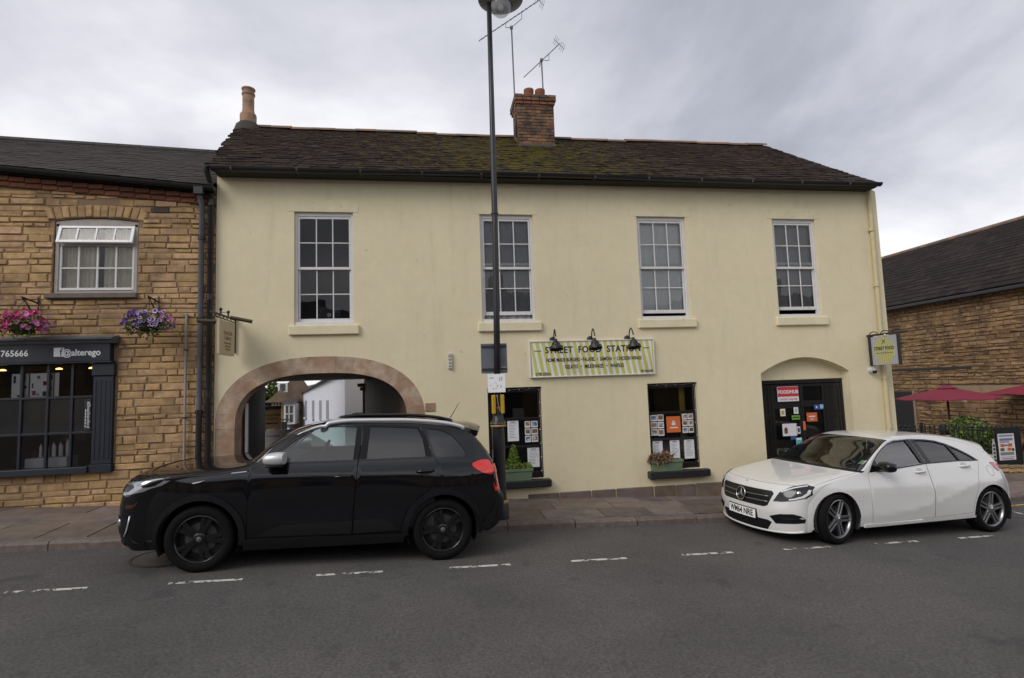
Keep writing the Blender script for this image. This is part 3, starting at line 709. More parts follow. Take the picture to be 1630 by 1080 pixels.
for px in (2.36, 2.62): MB().lathe([(.10, 8.3), (.105, 8.48), (.115, 8.50), (.115, 8.57), (.095, 8.57), (.09, 8.3)], (px, 11.62, 0), 16).obj('chimney_pot', pot_red, chim, smooth=True, sharp=40)
pot_tan = mat('tan_clay_pot', (.34, .21, .135), rough=.85, var=.2, vs=7, col2=(.22, .14, .10), c2s=5)
MB().lathe([(.165, 7.78), (.168, 7.96), (.16, 7.985), (.13, 8.02), (.118, 8.1), (.118, 8.40), (.135, 8.42), (.135, 8.455), (.12, 8.46), (.122, 8.52), (.14, 8.54), (.14, 8.565), (.1, 8.57), (.09, 8.3)], (-3.77, 12.12, 0), 20).obj('chimney_pot', pot_tan, cb, smooth=True, sharp=40)
# ---- aerials on the stack
alu = mat('dull_aluminium', (.16, .16, .165), rough=.5, metal=.6, var=.15, vs=9)
def aerial(label, mast, boom0, boom1, n, el, x_el, bend):
    t = thing('television_aerial', label, 'aerial', mast[0], group='aerials on the brick chimney')
    MB().tube(mast, .017, 8).obj('mast', alu, t, smooth=True)
    B0, B1 = Vector(boom0), Vector(boom1); MB().tube([B0, B1], .010, 6).obj('boom', alu, t)
    mt = Vector(mast[-1]); c = MB(); off = Vector((0, 0, -.16))
    c.tube([B0.lerp(B1, .42), B0.lerp(B1, .42)+off*.7, mt+Vector((0, 0, -.03)), B0.lerp(B1, .68)+off*1.0, B0.lerp(B1, .68)], .008, 6); c.box(mt.x-.03, mt.x+.03, mt.y-.03, mt.y+.03, mt.z-.06, mt.z)
    c.obj('bracket', alu, t)
    d = (B1-B0).normalized(); side = d.cross(Vector((0, 1, 0))).normalized(); el_d = (Vector((0, 1, 0))*.8+side*.25).normalized()
    for k in range(n):
        p = B0.lerp(B1, .02+.9*k/(n-1)); MB().tube([p-el_d*el, p+el_d*el], .0045, 4).obj('element', alu, t)
    p = B0.lerp(B1, .97); r = MB()
    for s in (-1, 1):
        for q in range(3): 
            v = side*(.05+.05*q)*s; r.tube([p+v-Vector((0, .16, 0)), p+v+Vector((0, .16, 0))], .004, 4)
    r.tube([p-side*.16, p+side*.16], .006, 4); r.obj('reflector', alu, t)
    return t
aerial('taller television aerial on the long mast, long boom partly behind the lamp post', [(2.02, 11.5, 7.4), (2.03, 11.6, 8.4), (2.05, 11.8, 10.2)], (1.29, 11.8, 9.8), (2.78, 11.8, 10.93), 15, .12, 0, 0)
aerial('shorter television aerial on the short mast above the right chimney pot', [(2.74, 11.8, 8.3), (2.74, 11.85, 9.48)], (2.32, 11.9, 9.04), (3.22, 11.9, 9.93), 12, .09, 0, 0)

# ---------------------------------------------------------------- door of the takeaway
dy = FY+.20
b = MB().add([(DX0, dy, 1.85), (DX1, dy, 1.85)]+[(DX0+(DX1-DX0)*(1-t/12), dy, DSP+(DCR-DSP)*(1-(2*t/12-1)**2)) for t in range(0, 13)], [tuple(range(15))])
b.obj('tympanum', cream, cb, fix=False)
dr = MB(); f = .045
dr.box(DX0, DX1, dy-.01, dy+.06, 1.78, 1.852, bev=.006); dr.box(DX0, DX0+f, dy-.01, dy+.06, -.4, 1.78, bev=.006); dr.box(DX1-f, DX1, dy-.01, dy+.06, -.4, 1.78, bev=.006)
doors = dr.obj('door_frame', black_wood, cb)
MB().box(DX0, DX1, dy+.062, dy+.07, -.4, 1.84).obj('door_backing', mat('black_matt', (.01, .01, .01), rough=.8), doors)
def leaf(x0, x1, panels, glz=()):
    st = .05; b = MB(); y0, y1 = dy+.005, dy+.05
    b.box(x0, x0+st, y0, y1, -.35, 1.77, bev=.005); b.box(x1-st, x1, y0, y1, -.35, 1.77, bev=.005)
    zs = [-.35]+[z for p in panels for z in p]+[1.77]
    for k in range(0, len(zs), 2): b.box(x0+st, x1-st, y0, y1, zs[k], zs[k+1], bev=.005)
    o = b.obj('door_leaf', black_wood, cb)
    for k, (za, zc) in enumerate(panels):
        if k in glz:
            MB().add([(x0+st, y0+.02, za), (x1-st, y0+.02, za), (x1-st, y0+.02, zc), (x0+st, y0+.02, zc)], [(0, 1, 2, 3)]).obj('pane', pane_g, o, fix=False)
            MB().box(x0+st-.0, x1-st, y0+.1, y0+.12, za, zc).obj('screen', mat('dim_grey_screen', (.15, .15, .152), rough=.5, var=.2, vs=3), o)
        else: MB().box(x0+st-.004, x1-st+.004, y0+.014, y0+.03, za-.004, zc+.004, bev=.004).obj('panel', black_wood, o)
    return o
leaf(DX0+f, 6.11, [(-.2, .42), (.5, 1.15), (1.23, 1.70)])
leaf(6.12, 6.70, [(-.2, .42), (.5, 1.33), (1.41, 1.70)], (1,))
leaf(6.71, 7.20, [(-.2, .42), (.5, 1.35), (1.46, 1.72)], (1, 2))
leaf(7.21, DX1-f, [(-.2, .42), (.5, 1.15), (1.23, 1.70)])
paper = mat('white_paper', (.72, .72, .74), rough=.7, var=.05, vs=20)
def flat(parent, name, x0, x1, z0, z1, y, m, th=.003): return MB().box(x0, x1, y-th, y, z0, z1).obj(name, m, parent)
cm = lambda n, c, **k: mat(n, c, rough=k.pop('rough', .6), var=.06, vs=15, **k)
red, dkred, orange, green, cyan, blue, black_ink, brown_ink, gold = cm('red_print', (.52, .03, .04)), cm('dark_red_print', (.33, .03, .045)), cm('orange_print', (.62, .14, .03)), cm('green_print', (.12, .34, .03)), cm('cyan_print', (.10, .45, .47)), cm('blue_print', (.03, .08, .30)), cm('black_ink', (.014, .014, .016)), cm('brown_ink', (.17, .085, .04)), cm('gold_print', (.5, .34, .05))
yd = dy-.006
# door dy surfaces at px of the photo, set on the plane of the door
s1 = thing('takeaway_sign', 'red and white ordering sign reading FOODHUB on the black door', 'sign', (6.4, yd, 1.5))
flat(s1, 'board', 6.24, 6.66, 1.46, 1.73, yd-.001, paper); flat(s1, 'red_field', 6.245, 6.655, 1.55, 1.725, yd-.005, red)
text('FOODHUB', .085, paper, s1, face_front(6.45, yd-.0095, 1.63), sx=.98, fat=.003); text('ORDER ONLINE', .05, red, s1, face_front(6.45, yd-.0055, 1.497), sx=1.0)
def notice(label, x0, x1, z0, z1, m, extra=(), y=yd, cat='notice', name='notice', group=None):
    t = thing(name, label, cat, ((x0+x1)/2, y, z0), group=group); flat(t, 'sheet', x0, x1, z0, z1, y, m)
    for k, (a, c, d, e_, mm) in enumerate(extra): flat(t, 'print', x0+(x1-x0)*a, x0+(x1-x0)*c, z0+(z1-z0)*d, z0+(z1-z0)*e_, y-.0032, mm, .001)
    return t
notice('small white sticker with yellow emblem on the left door leaf', 6.27, 6.37, 1.20, 1.33, paper, [(.2, .8, .2, .75, gold)])
notice('small white shield sticker at upper right of the left door leaf', 6.54, 6.63, 1.23, 1.35, paper, [(.25, .75, .25, .8, cm('pale_grey', (.4, .42, .45)))])
notice('green rectangular hygiene sticker on the left door leaf', 6.49, 6.65, 1.125, 1.205, green, [(.1, .9, .4, .6, black_ink)])
notice('white landscape sheet with round brown picture on the left door leaf', 6.29, 6.57, .84, 1.06, paper, [(.12, .36, .2, .62, brown_ink), (.18, .3, .5, .72, red)])
notice('blue card sticker low on the left door leaf', 6.44, 6.54, .77, .84, blue)
notice('small black and white sticker beside the landscape sheet on the door', 6.58, 6.64, .87, 1.0, paper, [(.2, .8, .2, .8, black_ink)])
notice('turquoise sticker under a white strip on the left door leaf', 6.54, 6.66, .67, .80, cyan, [(.1, .9, .7, .98, paper)])
notice('orange square sticker on the right door leaf', 6.79, 7.0, 1.08, 1.24, orange, [(.2, .8, .5, .64, paper), (.35, .65, .2, .3, paper)])
notice('narrow upright orange sticker on the meeting stile of the doors', 6.705, 6.755, .93, 1.09, orange)
notice('blue and white card-logo sticker on the right door leaf', 6.95, 7.14, 1.29, 1.38, blue, [(.65, 1, .2, 1, cm('pale_blue', (.3, .5, .7))), (.2, .35, .3, .7, paper)])
notice('dark red sticker low on the right door leaf', 6.80, 7.09, .70, .80, dkred, [(.15, .8, .45, .75, paper), (0, 1, 0, .22, paper)])

# ---------------------------------------------------------------- fascia sign and lamps
sb = thing('shop_sign', 'yellow and white striped shop sign reading STREET FOOD STATION', 'sign', (2.74, FY-.05, 2.03))
SX0, SX1, SZ0, SZ1 = 1.65, 3.83, 2.03, 2.64
fr = MB(); t_ = .018
wf = mat('white_sign_frame', (.72, .71, .72), rough=.5, var=.05)
fr.box(SX0, SX1, FY-.06, FY, SZ0, SZ0+t_, bev=.003); fr.box(SX0, SX1, FY-.06, FY, SZ1-t_, SZ1, bev=.003); fr.box(SX0, SX0+t_, FY-.06, FY, SZ0+t_, SZ1-t_, bev=.003); fr.box(SX1-t_, SX1, FY-.06, FY, SZ0+t_, SZ1-t_, bev=.003)
fr.obj('frame', wf, sb)
board = MB().box(SX0+t_, SX1-t_, FY-.045, FY-.01, SZ0+t_, SZ1-t_).obj('board', mat('white_sign_face', (.82, .82, .82), rough=.45, var=.04), sb)
st = MB(); cx = (SX0+SX1)/2; n = 21
ysign = mat('yellow_sign_stripe', (.62, .59, .15), rough=.5, var=.05)
def clipx(x): return max(SX0+t_+.002, min(SX1-t_-.002, x))
for k in range(n+2):
    x = SX0-.06+(SX1-SX0+.06)*k/n; sw = .060; sl_ = .05
    q = [(clipx(x+sl_), SZ0+t_+.002), (clipx(x+sl_+sw), SZ0+t_+.002), (clipx(x-sl_+sw), SZ1-t_-.002), (clipx(x-sl_), SZ1-t_-.002)]
    if q[1][0]-q[0][0] > .01 or q[2][0]-q[3][0] > .01: st.add([(a, FY-.0465, c) for a, c in q], [(0, 1, 2, 3)])
st.obj('stripes', ysign, board, fix=False)
ink = black_ink; yt = FY-.0475
text('STREET  FOOD  STATION', .152, ink, sb, face_front(2.755, yt, 2.478), sx=.90, space=1.08, fat=.0035)
flat(sb, 'dash', 1.735, 1.855, 2.466, 2.478, yt, ink, .001); flat(sb, 'dash', 3.63, 3.75, 2.478, 2.49, yt, ink, .001)
text('HOME MADE BURGERS \u2022 FALAFEL  \u2022  SAMOSA  \u2022  CHICKEN WINGS', .086, ink, sb, face_front(2.765, yt, 2.313), sx=.655, fat=.0022)
text('GELATO   \u2022   MILKSHAKES   \u2022   WAFFLES', .086, ink, sb, face_front(2.76, yt, 2.195), sx=.68, fat=.0022)
text('01780 238264', .072, ink, sb, face_front(1.87, yt, 2.085), sx=.62, fat=.0015); text('WE DELIVER!', .062, ink, sb, face_front(3.68, yt, 2.085), sx=.62, fat=.0015)
def swan(label, x):
    t = thing('swan_neck_lamp', label, 'lamp', (x, FY, 2.69), group='swan neck lamps over the shop sign')
    MB().lathe([(0, FY-.035), (.035, FY-.035), (.052, FY-.02), (.055, FY), (0, FY)], (x+.035, 0, 2.655), 18, axis='y').obj('wall_plate', black_metal, t, smooth=True, sharp=50)
    pts = [Vector((x+.035, FY-.03, 2.655)), Vector((x+.035, FY-.09, 2.645))]+[Vector((x+.035-.035*k/8, FY-.11-.26*k/8, 2.685+.125*math.sin(math.pi*(.12+.80*k/8)))) for k in range(9)]+[Vector((x, FY-.385, 2.68))]
    MB().tube(pts, .0105, 8).obj('arm', black_metal, t, smooth=True)
    T = Matrix.Translation((x, FY-.385, 2.535)) @ Matrix.Rotation(rad(-14), 4, 'X') @ Matrix.Scale(.9, 4)
    MB().lathe([(.022, .12), (.03, .115), (.034, .085), (.055, .07), (.07, .05), (.078, .022), (.082, .0), (.115, -.02), (.124, -.06), (.126, -.075), (.118, -.075), (.108, -.03), (.07, 0), (.0, .03)], n=24, T=T).obj('shade', black_metal, t, smooth=True, sharp=40)
    MB().lathe([(0, -.055), (.03, -.045), (.035, -.01), (.02, .03)], n=12, T=T).obj('bulb', mat('frosted_bulb', (.6, .6, .58), rough=.3), t, smooth=True)
swan('left black swan neck lamp over the letters STREET', 2.03); swan('middle black swan neck lamp over the word FOOD', 2.68); swan('right black swan neck lamp over the word STATION', 3.34)
# ---- posters in the two shop windows
yw = FY+.075+.029
photo_ms = [mat('food_photo_%d' % k, c, rough=.5, var=.55, vs=38, col2=c2, c2s=26, c2t=(.42, .6)) for k, (c, c2) in enumerate([((.22, .12, .06), (.5, .45, .38)), ((.16, .08, .05), (.42, .25, .15)), ((.06, .12, .25), (.5, .5, .5)), ((.25, .15, .06), (.1, .05, .04))])]
def strip3(label, x0, x1, z0, z1, k0):
    t = thing('photo_strip', label, 'photo strip', ((x0+x1)/2, yw, z0), group='strips of food photos in the shop windows'); h = (z1-z0)/3
    for k in range(3):
        za = z0+h*k; flat(t, 'card', x0, x1, za+.012, za+h-.004, yw-.002, paper, .002); flat(t, 'photo', x0+.012, x1-.012, za+.035, za+h-.018, yw-.0045, photo_ms[(k+k0) % 4], .001)
    return t
strip3('strip of food photos at far left of the window beside the box of dry grass', 3.755, 3.875, .965, 1.33, 0)
strip3('strip of food photos just left of the orange window poster', 3.885, 3.995, .955, 1.335, 1)
strip3('strip of food photos just right of the orange window poster', 4.335, 4.435, .985, 1.33, 2)
strip3('strip of food photos at far right of the window with the orange poster', 4.445, 4.54, .985, 1.33, 3)
strip3('strip of food photos left of the white notice, half behind the lamp post', 1.005, 1.10, .94, 1.32, 1)
strip3('strip of food photos right of the white notice, inner of two', 1.555, 1.65, .96, 1.32, 2)
strip3('strip of food photos nearest the right frame of the window beside the lamp post', 1.665, 1.775, .96, 1.32, 0)
op = notice('orange square poster with white emblem in the shop window', 4.045, 4.30, 1.015, 1.29, orange, [(.38, .64, .45, .62, paper), (.44, .58, .60, .72, paper), (.22, .8, .26, .33, paper)], y=yw, cat='poster', name='poster')
def menu(label, x0, x1, z0, z1):
    lines = []; z = .86
    while z > .12: lines.append((.14, random.uniform(.55, .88), z-.022, z, cm('grey_ink', (.3, .3, .33)))); z -= .075
    lines.append((.3, .7, .9, .94, cm('blue_ink', (.12, .12, .3))))
    return notice(label, x0, x1, z0, z1, paper, lines, y=yw, cat='menu', name='menu_sheet', group='white menu sheets in the shop windows')
menu('white menu sheet behind the box of dry grass, left of three', 3.77, 3.95, .56, .885); menu('white menu sheet under the orange poster, middle of three', 4.085, 4.26, .56, .885); menu('white menu sheet at lower right of the window with the orange poster', 4.345, 4.53, .555, .88)
menu('white notice taped in the middle of the window beside the lamp post', 1.265, 1.45, 1.0, 1.335); menu('white menu sheet at lower right of the window behind the conifer', 1.585, 1.79, .56, .88); menu('white menu sheet at lower left, half hidden by the lamp post', 1.0, 1.10, .60, .88)
# ---- window boxes
box_green = mat('sage_green_planter', (.135, .19, .115), rough=.6, var=.15, vs=6, bump=.001, bs=20)
soil = mat('potting_soil', (.03, .022, .016), rough=1, var=.3, vs=30)
def planter(label, x0, x1, z0, z1, y0):
    t = thing('window_box', label, 'planter', ((x0+x1)/2, y0, z0)); d = .17; e_ = .018; b = MB()
    def tp(s): return [(x0+s, y0+s*.3, z0), (x1-s, y0+s*.3, z0)]
    w_ = .02
    vs = [(x0+w_, y0+w_*.6, z0), (x1-w_, y0+w_*.6, z0), (x1-w_, y0+d-w_*.6, z0), (x0+w_, y0+d-w_*.6, z0), (x0, y0, z1-.03), (x1, y0, z1-.03), (x1, y0+d, z1-.03), (x0, y0+d, z1-.03)]
    b.add(vs, [(3, 2, 1, 0), (0, 1, 5, 4), (1, 2, 6, 5), (2, 3, 7, 6), (3, 0, 4, 7)]); b.obj('box', box_green, t)
    r = MB(); q = .012
    r.box(x0-q, x1+q, y0-q, y0+q, z1-.045, z1, bev=.005); r.box(x0-q, x1+q, y0+d-q, y0+d+q, z1-.045, z1, bev=.005); r.box(x0-q, x0+q, y0+q, y0+d-q, z1-.045, z1, bev=.005); r.box(x1-q, x1+q, y0+q, y0+d-q, z1-.045, z1, bev=.005)
    r.obj('rim', box_green, t); MB().box(x0+.01, x1-.01, y0+.012, y0+d-.012, z1-.05, z1-.025).obj('soil', soil, t)
    return t
PY = FY-.12
planter('sage green window box with a small conifer, behind the lamp post', 1.06, 1.62, .388, .575, PY); planter('sage green window box filled with dry brown grass', 3.66, 4.20, .398, .585, PY)
def leafy(name, label, cat, base, blobs, n, size, mats, stems=(), parent=None, seed=1, elong=1.6, group=None):
    """foliage of many single leaves spread through ellipsoid volumes"""
    r = random.Random(seed); t = parent or thing(name, label, cat, base, group=group); bm_ = MB(); k = 0
    for (c, rx, ry, rz, frac) in blobs:
        for _ in range(int(n*frac)):
            while True:
                p = Vector((r.uniform(-1, 1), r.uniform(-1, 1), r.uniform(-1, 1)))
                if .25 < p.length <= 1: break
            q = Vector(c)+Vector((p.x*rx, p.y*ry, p.z*rz)); out_ = (Vector((p.x, p.y, p.z+.35))+Vector((r.gauss(0, .5), r.gauss(0, .5), r.gauss(0, .5)))).normalized()
            a = out_.cross(Vector((r.gauss(0, 1), r.gauss(0, 1), r.gauss(0, 1)))).normalized(); s = size*r.uniform(.6, 1.3)
            up = (out_*.4+a.cross(out_)*1).normalized(); dn = a*s*.42
            tip = q+up*s*elong; mid = q+up*s*elong*.5+out_*s*.18
            bm_.add([q, mid+dn, tip, mid-dn], [(0, 1, 2), (0, 2, 3)], r.randrange(len(mats)))
    o = bm_.obj('foliage', mats, t, fix=False); o['kind'] = 'stuff'
    if stems: 
        s_ = MB()
        for pts, rr in stems: s_.tube(pts, rr, 6)
        s_.obj('stem', mat('plant_stem', (.10, .075, .03), rough=.8), t, smooth=True)
    return t
lf = lambda n, c: mat(n, c, rough=.55, var=.25, vs=30, rnd=.3, spec=.4)
bright, mid_g, dark_g = lf('bright_leaf', (.12, .20, .015)), lf('mid_leaf', (.07, .13, .02)), lf('dark_leaf', (.03, .065, .015))
lime = lf('lime_leaf', (.19, .26, .05))
zc = .56
leafy('dwarf_conifer', 'small bright green cone-shaped conifer in the window box', 'plant', (1.33, PY+.08, zc), [((1.33, PY+.08, zc+.07+.05*k), .125-.017*k, .10-.013*k, .07, .22-.02*k) for k in range(6)], 1500, .022, [bright, lime, bright, mid_g], [([(1.33, PY+.08, zc-.02), (1.33, PY+.08, zc+.22)], .008)], seed=4)
leafy('trailing_plant', 'low pale green leafy plants filling the window box below the conifer', 'plant', (1.3, PY+.08, zc), [((1.10+.09*k, PY+.07, zc+.035), .07, .08, .055, .18) for k in range(6)], 900, .03, [lime, mid_g, lime, bright], seed=6, elong=1.3)
straw = [mat('dry_straw', (.27, .17, .10), rough=.9, var=.2, rnd=.3), mat('dry_straw_dark', (.17, .105, .06), rough=.9, var=.2, rnd=.3)]
leafy('dry_grass', 'mound of dead brown grass in the window box', 'plant', (3.85, PY+.08, .57), [((3.77, PY+.07, .585), .13, .075, .065, .5), ((3.92, PY+.07, .60), .11, .075, .075, .5)], 1800, .032, straw, seed=8, elong=2.4)

# ---- bits on the wall
bxw = thing('alarm_box', 'small narrow white box on the cream wall right of the archway', 'box', (.345, FY, 2.22))
MB().box(.31, .375, FY-.045, FY, 2.22, 2.475, bev=.008).obj('case', mat('yellowed_white_plastic', (.55, .53, .48), rough=.5, var=.1, vs=20), bxw)
for k in range(4): MB().box(.32, .365, FY-.048, FY-.04, 2.25+.055*k, 2.27+.055*k).obj('slot', mat('grey_plastic', (.25, .24, .23), rough=.5), bxw)
cc = thing('security_camera', 'white dome security camera under the hanging sign at the corner', 'camera', (8.02, FY, 1.97))
MB().lathe([(0, FY), (.05, FY), (.055, FY-.06), (.05, FY-.08), (0, FY-.08)], (8.0, 0, 1.975), 18, axis='y').obj('base', mat('white_plastic', (.6, .6, .62), rough=.4), cc, smooth=True, sharp=40)
MB().lathe([(.048, 0), (.045, -.03), (.03, -.052), (0, -.058)], (8.02, FY-.07, 1.965), 18).obj('dome', mat('black_dome', (.01, .01, .012), rough=.1), cc, smooth=True)
# ---- hanging signs
hs = thing('hanging_sign', 'cream gallery sign hanging from a black iron bracket left of the archway', 'sign', (-2.95, 8.6, 2.48), group=None)
xs_ = -2.94
signcream = mat('cream_sign_board', (.50, .42, .27), rough=.6, var=.06, vs=8)
MB().box(xs_-.018, xs_+.018, 8.24, 8.84, 2.50, 3.0, bev=.004).obj('board', signcream, hs)
ir = MB(); ir.tube([(xs_, 8.95, 3.07), (xs_, 7.95, 3.07)], .016, 8); ir.tube([(xs_, 8.94, 3.02), (xs_, 8.1, 3.03)], .010, 6)
ir.tube([(xs_, 8.93, 2.55), (xs_, 8.93, 3.1)], .012, 6)
for yk in (8.32, 8.62): ir.tube([(xs_, yk, 3.06), (xs_, yk, 3.13)], .014, 8); ir.lathe([(0, -.03), (.024, -.01), (.024, .01), (0, .03)], (xs_, yk, 3.15), 10)
for k in range(5):
    yk = 8.2+.15*k; ir.tube([(xs_, yk+.06*math.cos(a), 3.045+.03*math.sin(a)) for a in [2*math.pi*q/10 for q in range(9)]], .006, 5)
ir.tube([(xs_, 8.6, 3.14), (xs_, 8.3, 3.10)], .004, 5)
ir.obj('bracket', black_metal, hs, smooth=True, sharp=50)
bronze = mat('bronze_lamp', (.10, .08, .05), rough=.4, metal=.5)
for q0, q1, rr_ in (((-3.22, 8.25, 2.98), (xs_-.05, 8.3, 2.97), .03), ((xs_+.05, 8.55, 3.06), (-2.60, 8.62, 3.0), .028)): MB().tube([q0, q1], rr_, 10).obj('spot_lamp', bronze, hs, smooth=True, sharp=50)
def face_right(x, y, z): return Matrix.Translation((x, y, z)) @ Matrix.Rotation(rad(90), 4, 'Z') @ Matrix.Rotation(rad(90), 4, 'X')   # reads from +X
def face_left(x, y, z): return Matrix.Translation((x, y, z)) @ Matrix.Rotation(rad(-90), 4, 'Z') @ Matrix.Rotation(rad(90), 4, 'X')
for s_, zt_, sz in (('riverside', 2.83, .10), ('Gallery', 2.755, .10)): text(s_, sz, brown_ink, hs, face_right(xs_+.019, 8.56, zt_))
for zt_, hw_ in ((2.675, .15), (2.63, .12), (2.585, .10)):      # small lines too faint to read
    for k in range(5): MB().box(xs_+.0185, xs_+.0195, 8.56-hw_+.4*hw_*k+.006, 8.56-hw_+.4*hw_*(k+1)-.006, zt_-.012, zt_+.012).obj('faint_print', brown_ink, hs)
hr = thing('hanging_sign', 'square hanging sign with striped yellow disc reading STREET FOOD at the corner', 'sign', (8.15, 8.6, 2.05))
xr = 8.0
greyb = mat('pale_grey_sign_face', (.36, .37, .41), rough=.5, var=.05)
MB().box(xr-.012, xr+.03, 8.30, 8.86, 2.06, 2.57, bev=.003).obj('board', greyb, hr)
b = MB().box(xr-.03, xr+.05, 8.86, 8.91, 2.05, 2.60, bev=.004); b.box(xr-.02, xr+.04, 8.28, 8.30, 2.05, 2.58, bev=.003); b.obj('frame', black_metal, hr)
b = MB().tube([(xr, 8.95, 2.605), (xr, 8.08, 2.605)], .018, 8)
for k in range(3): b.tube([(xr, 8.8-.25*k+.09*math.cos(a), 2.62+.045*math.sin(a)) for a in [math.pi*q/8 for q in range(9)]], .008, 6)
b.obj('bracket', black_metal, hr, smooth=True, sharp=50)
cy_, cz_, R_ = 8.58, 2.315, .235
ysd = mat('yellow_disc', (.42, .40, .11), rough=.5, var=.05); ypl = mat('pale_yellow_disc', (.46, .46, .32), rough=.5, var=.05)
MB().lathe([(0, xr-.0135), (R_, xr-.0135)], (0, cy_, cz_), 40, axis='x').obj('disc', ypl, hr, fix=False)
b = MB()
for k in range(-5, 5):
    y0_ = k*.047; y1_ = y0_+.028; q = []
    for yy_ in (y0_, y1_):
        h = math.sqrt(max(0, R_**2-min(R_, abs(yy_+.0))**2)); q.append((yy_, h))
    if min(q[0][1], q[1][1]) > .02: b.add([(xr-.0145, cy_+q[0][0]-.0, cz_-q[0][1]*.97), (xr-.0145, cy_+q[1][0], cz_-q[1][1]*.97), (xr-.0145, cy_+q[1][0], cz_+q[1][1]*.97), (xr-.0145, cy_+q[0][0], cz_+q[0][1]*.97)], [(0, 1, 2, 3)])
b.obj('stripes', ysd, hr, fix=False)
text('STREET FOOD', .085, black_ink, hr, face_left(xr-.0155, cy_, cz_+.035), sx=.80, fat=.002); text('STATION', .04, brown_ink, hr, face_left(xr-.0155, cy_, cz_-.045))
for s in (-1, 1): MB().tube([(xr-.016, cy_-.035*s, cz_+.12), (xr-.016, cy_+.035*s, cz_+.195)], .005, 4).obj('cutlery', black_ink, hr); MB().box(xr-.017, xr-.0155, cy_+s*.14-.045, cy_+s*.14+.045, cz_-.048, cz_-.042).obj('dash', black_ink, hr)
MB().lathe([(0, -.02), (.016, -.01), (.016, .01), (0, .02)], (xr-.03, 8.52, 2.585), 10).obj('lamp', mat('white_lamp', (.7, .7, .7), rough=.3), hr, smooth=True)
# ================================================================ rubble stone walls
stone_m = mat('honey_limestone', (.47, .305, .155), rough=.92, var=.28, vs=12, bump=.014, bs=18, rnd=.17, hue=.006, col2=(.31, .20, .108), c2s=1.3, c2t=(.46, .62), spec=.2)
stone2_m = mat('brown_limestone', (.265, .165, .088), rough=.92, var=.3, vs=8, bump=.010, bs=20, rnd=.28, hue=.008, col2=(.13, .085, .05), c2s=1.3, c2t=(.5, .64), spec=.2)
mortar_m = mat('lime_mortar', (.25, .17, .10), rough=.95, var=.2, vs=15, bump=.004, bs=40)
mortar2_m = mat('dark_mortar', (.13, .09, .055), rough=.95, var=.2, vs=12, bump=.004, bs=40)
def stone_mesh(r, w, h, d, rough=.012, ch=.016):
    """irregular quarry-faced block, front towards -y, origin at the centre of its face at mortar level"""
    j = lambda a: r.uniform(-a, a)
    hw, hh = w/2, h/2; c = min(ch, w*.2, h*.25)
    o_ = [(-hw+abs(j(.006)), -hh+abs(j(.005))), (0, -hh+abs(j(.008))), (hw-abs(j(.006)), -hh+abs(j(.005))), (hw-abs(j(.008)), 0), (hw-abs(j(.006)), hh-abs(j(.005))), (0, hh-abs(j(.008))), (-hw+abs(j(.006)), hh-abs(j(.005))), (-hw+abs(j(.008)), 0)]
    vs = [(x, .03, z) for x, z in o_]
    vs += [(x, -d*.45+j(.004), z) for x, z in o_]
    vs += [(x-math.copysign(min(c, abs(x)), x) if abs(x) > .001 else j(w*.1), -d+j(rough), z-math.copysign(min(c, abs(z)), z) if abs(z) > .001 else j(h*.1)) for x, z in o_]
    vs.append((j(w*.25), -d+j(rough*1.5), j(h*.25)))
    fs = []
    for L in (0, 8):
        for k in range(8): fs.append((L+k, L+(k+1) % 8, L+8+(k+1) % 8, L+8+k))
    for k in range(8): fs.append((16+k, 16+(k+1) % 8, 24))
    return vs, fs
def rubble(parent, x0, x1, z0, z1, holes, m, frame, r, hmin, hmax, wmin, wmax, visible, limit=300, depth=.012, rough=.0035, name='stone', clip=None):
    """coursed rubble; frame maps (x, y, z) of the wall to the world. Stones past the limit or out of view are joined as stuff"""
    rects = []; z = z0
    while z < z1-.02:
        h = r.uniform(hmin, hmax); zt = min(z+h, z1); x = x0-r.uniform(0, wmax)
        while x < x1:
            w_ = r.uniform(wmin, wmax)*(1.0 if r.random() < .85 else 1.4); a, c = max(x, x0), min(x+w_, x1); x += w_
            spans = [(a, c)]
            for hx0, hz0, hx1, hz1 in holes:
                if zt-.02 > hz0 and z+.02 < hz1:
                    ns = []
                    for s, e_ in spans:
                        if e_ <= hx0 or s >= hx1: ns.append((s, e_)); continue
                        if s < hx0: ns.append((s, hx0))
                        if e_ > hx1: ns.append((hx1, e_))
                    spans = ns
            for s, e_ in spans:
                if e_-s > .045 and (clip is None or clip((s+e_)/2, (z+zt)/2)): rects.append((s, z, e_, zt))
        z = zt
    vis = [q for q in rects if visible((q[0]+q[2])/2, (q[1]+q[3])/2)]; vis.sort(key=lambda q: -(q[2]-q[0])*(q[3]-q[1]))
    own = set(vis[:limit]); st = MB()
    for q in rects:
        vs, fs = stone_mesh(r, q[2]-q[0]-r.uniform(.006, .018), q[3]-q[1]-r.uniform(.002, .018), depth+r.uniform(-.008, .010), rough, r.uniform(.004, .011))
        cx_, cz_ = (q[0]+q[2])/2, (q[1]+q[3])/2+r.uniform(-.007, .007)
        if q in own:
            b = MB(); b.add([frame @ Vector((v[0]+cx_, v[1], v[2]+cz_)) for v in vs], fs); b.obj(name, m, parent, smooth=True, sharp=26, fix=False)
        else: st.add([frame @ Vector((v[0]+cx_, v[1], v[2]+cz_)) for v in vs], fs)
    if st.v:
        o = st.obj(name+'s', m, parent, smooth=True, sharp=26, fix=False); o['kind'] = 'stuff'
    return len(own)

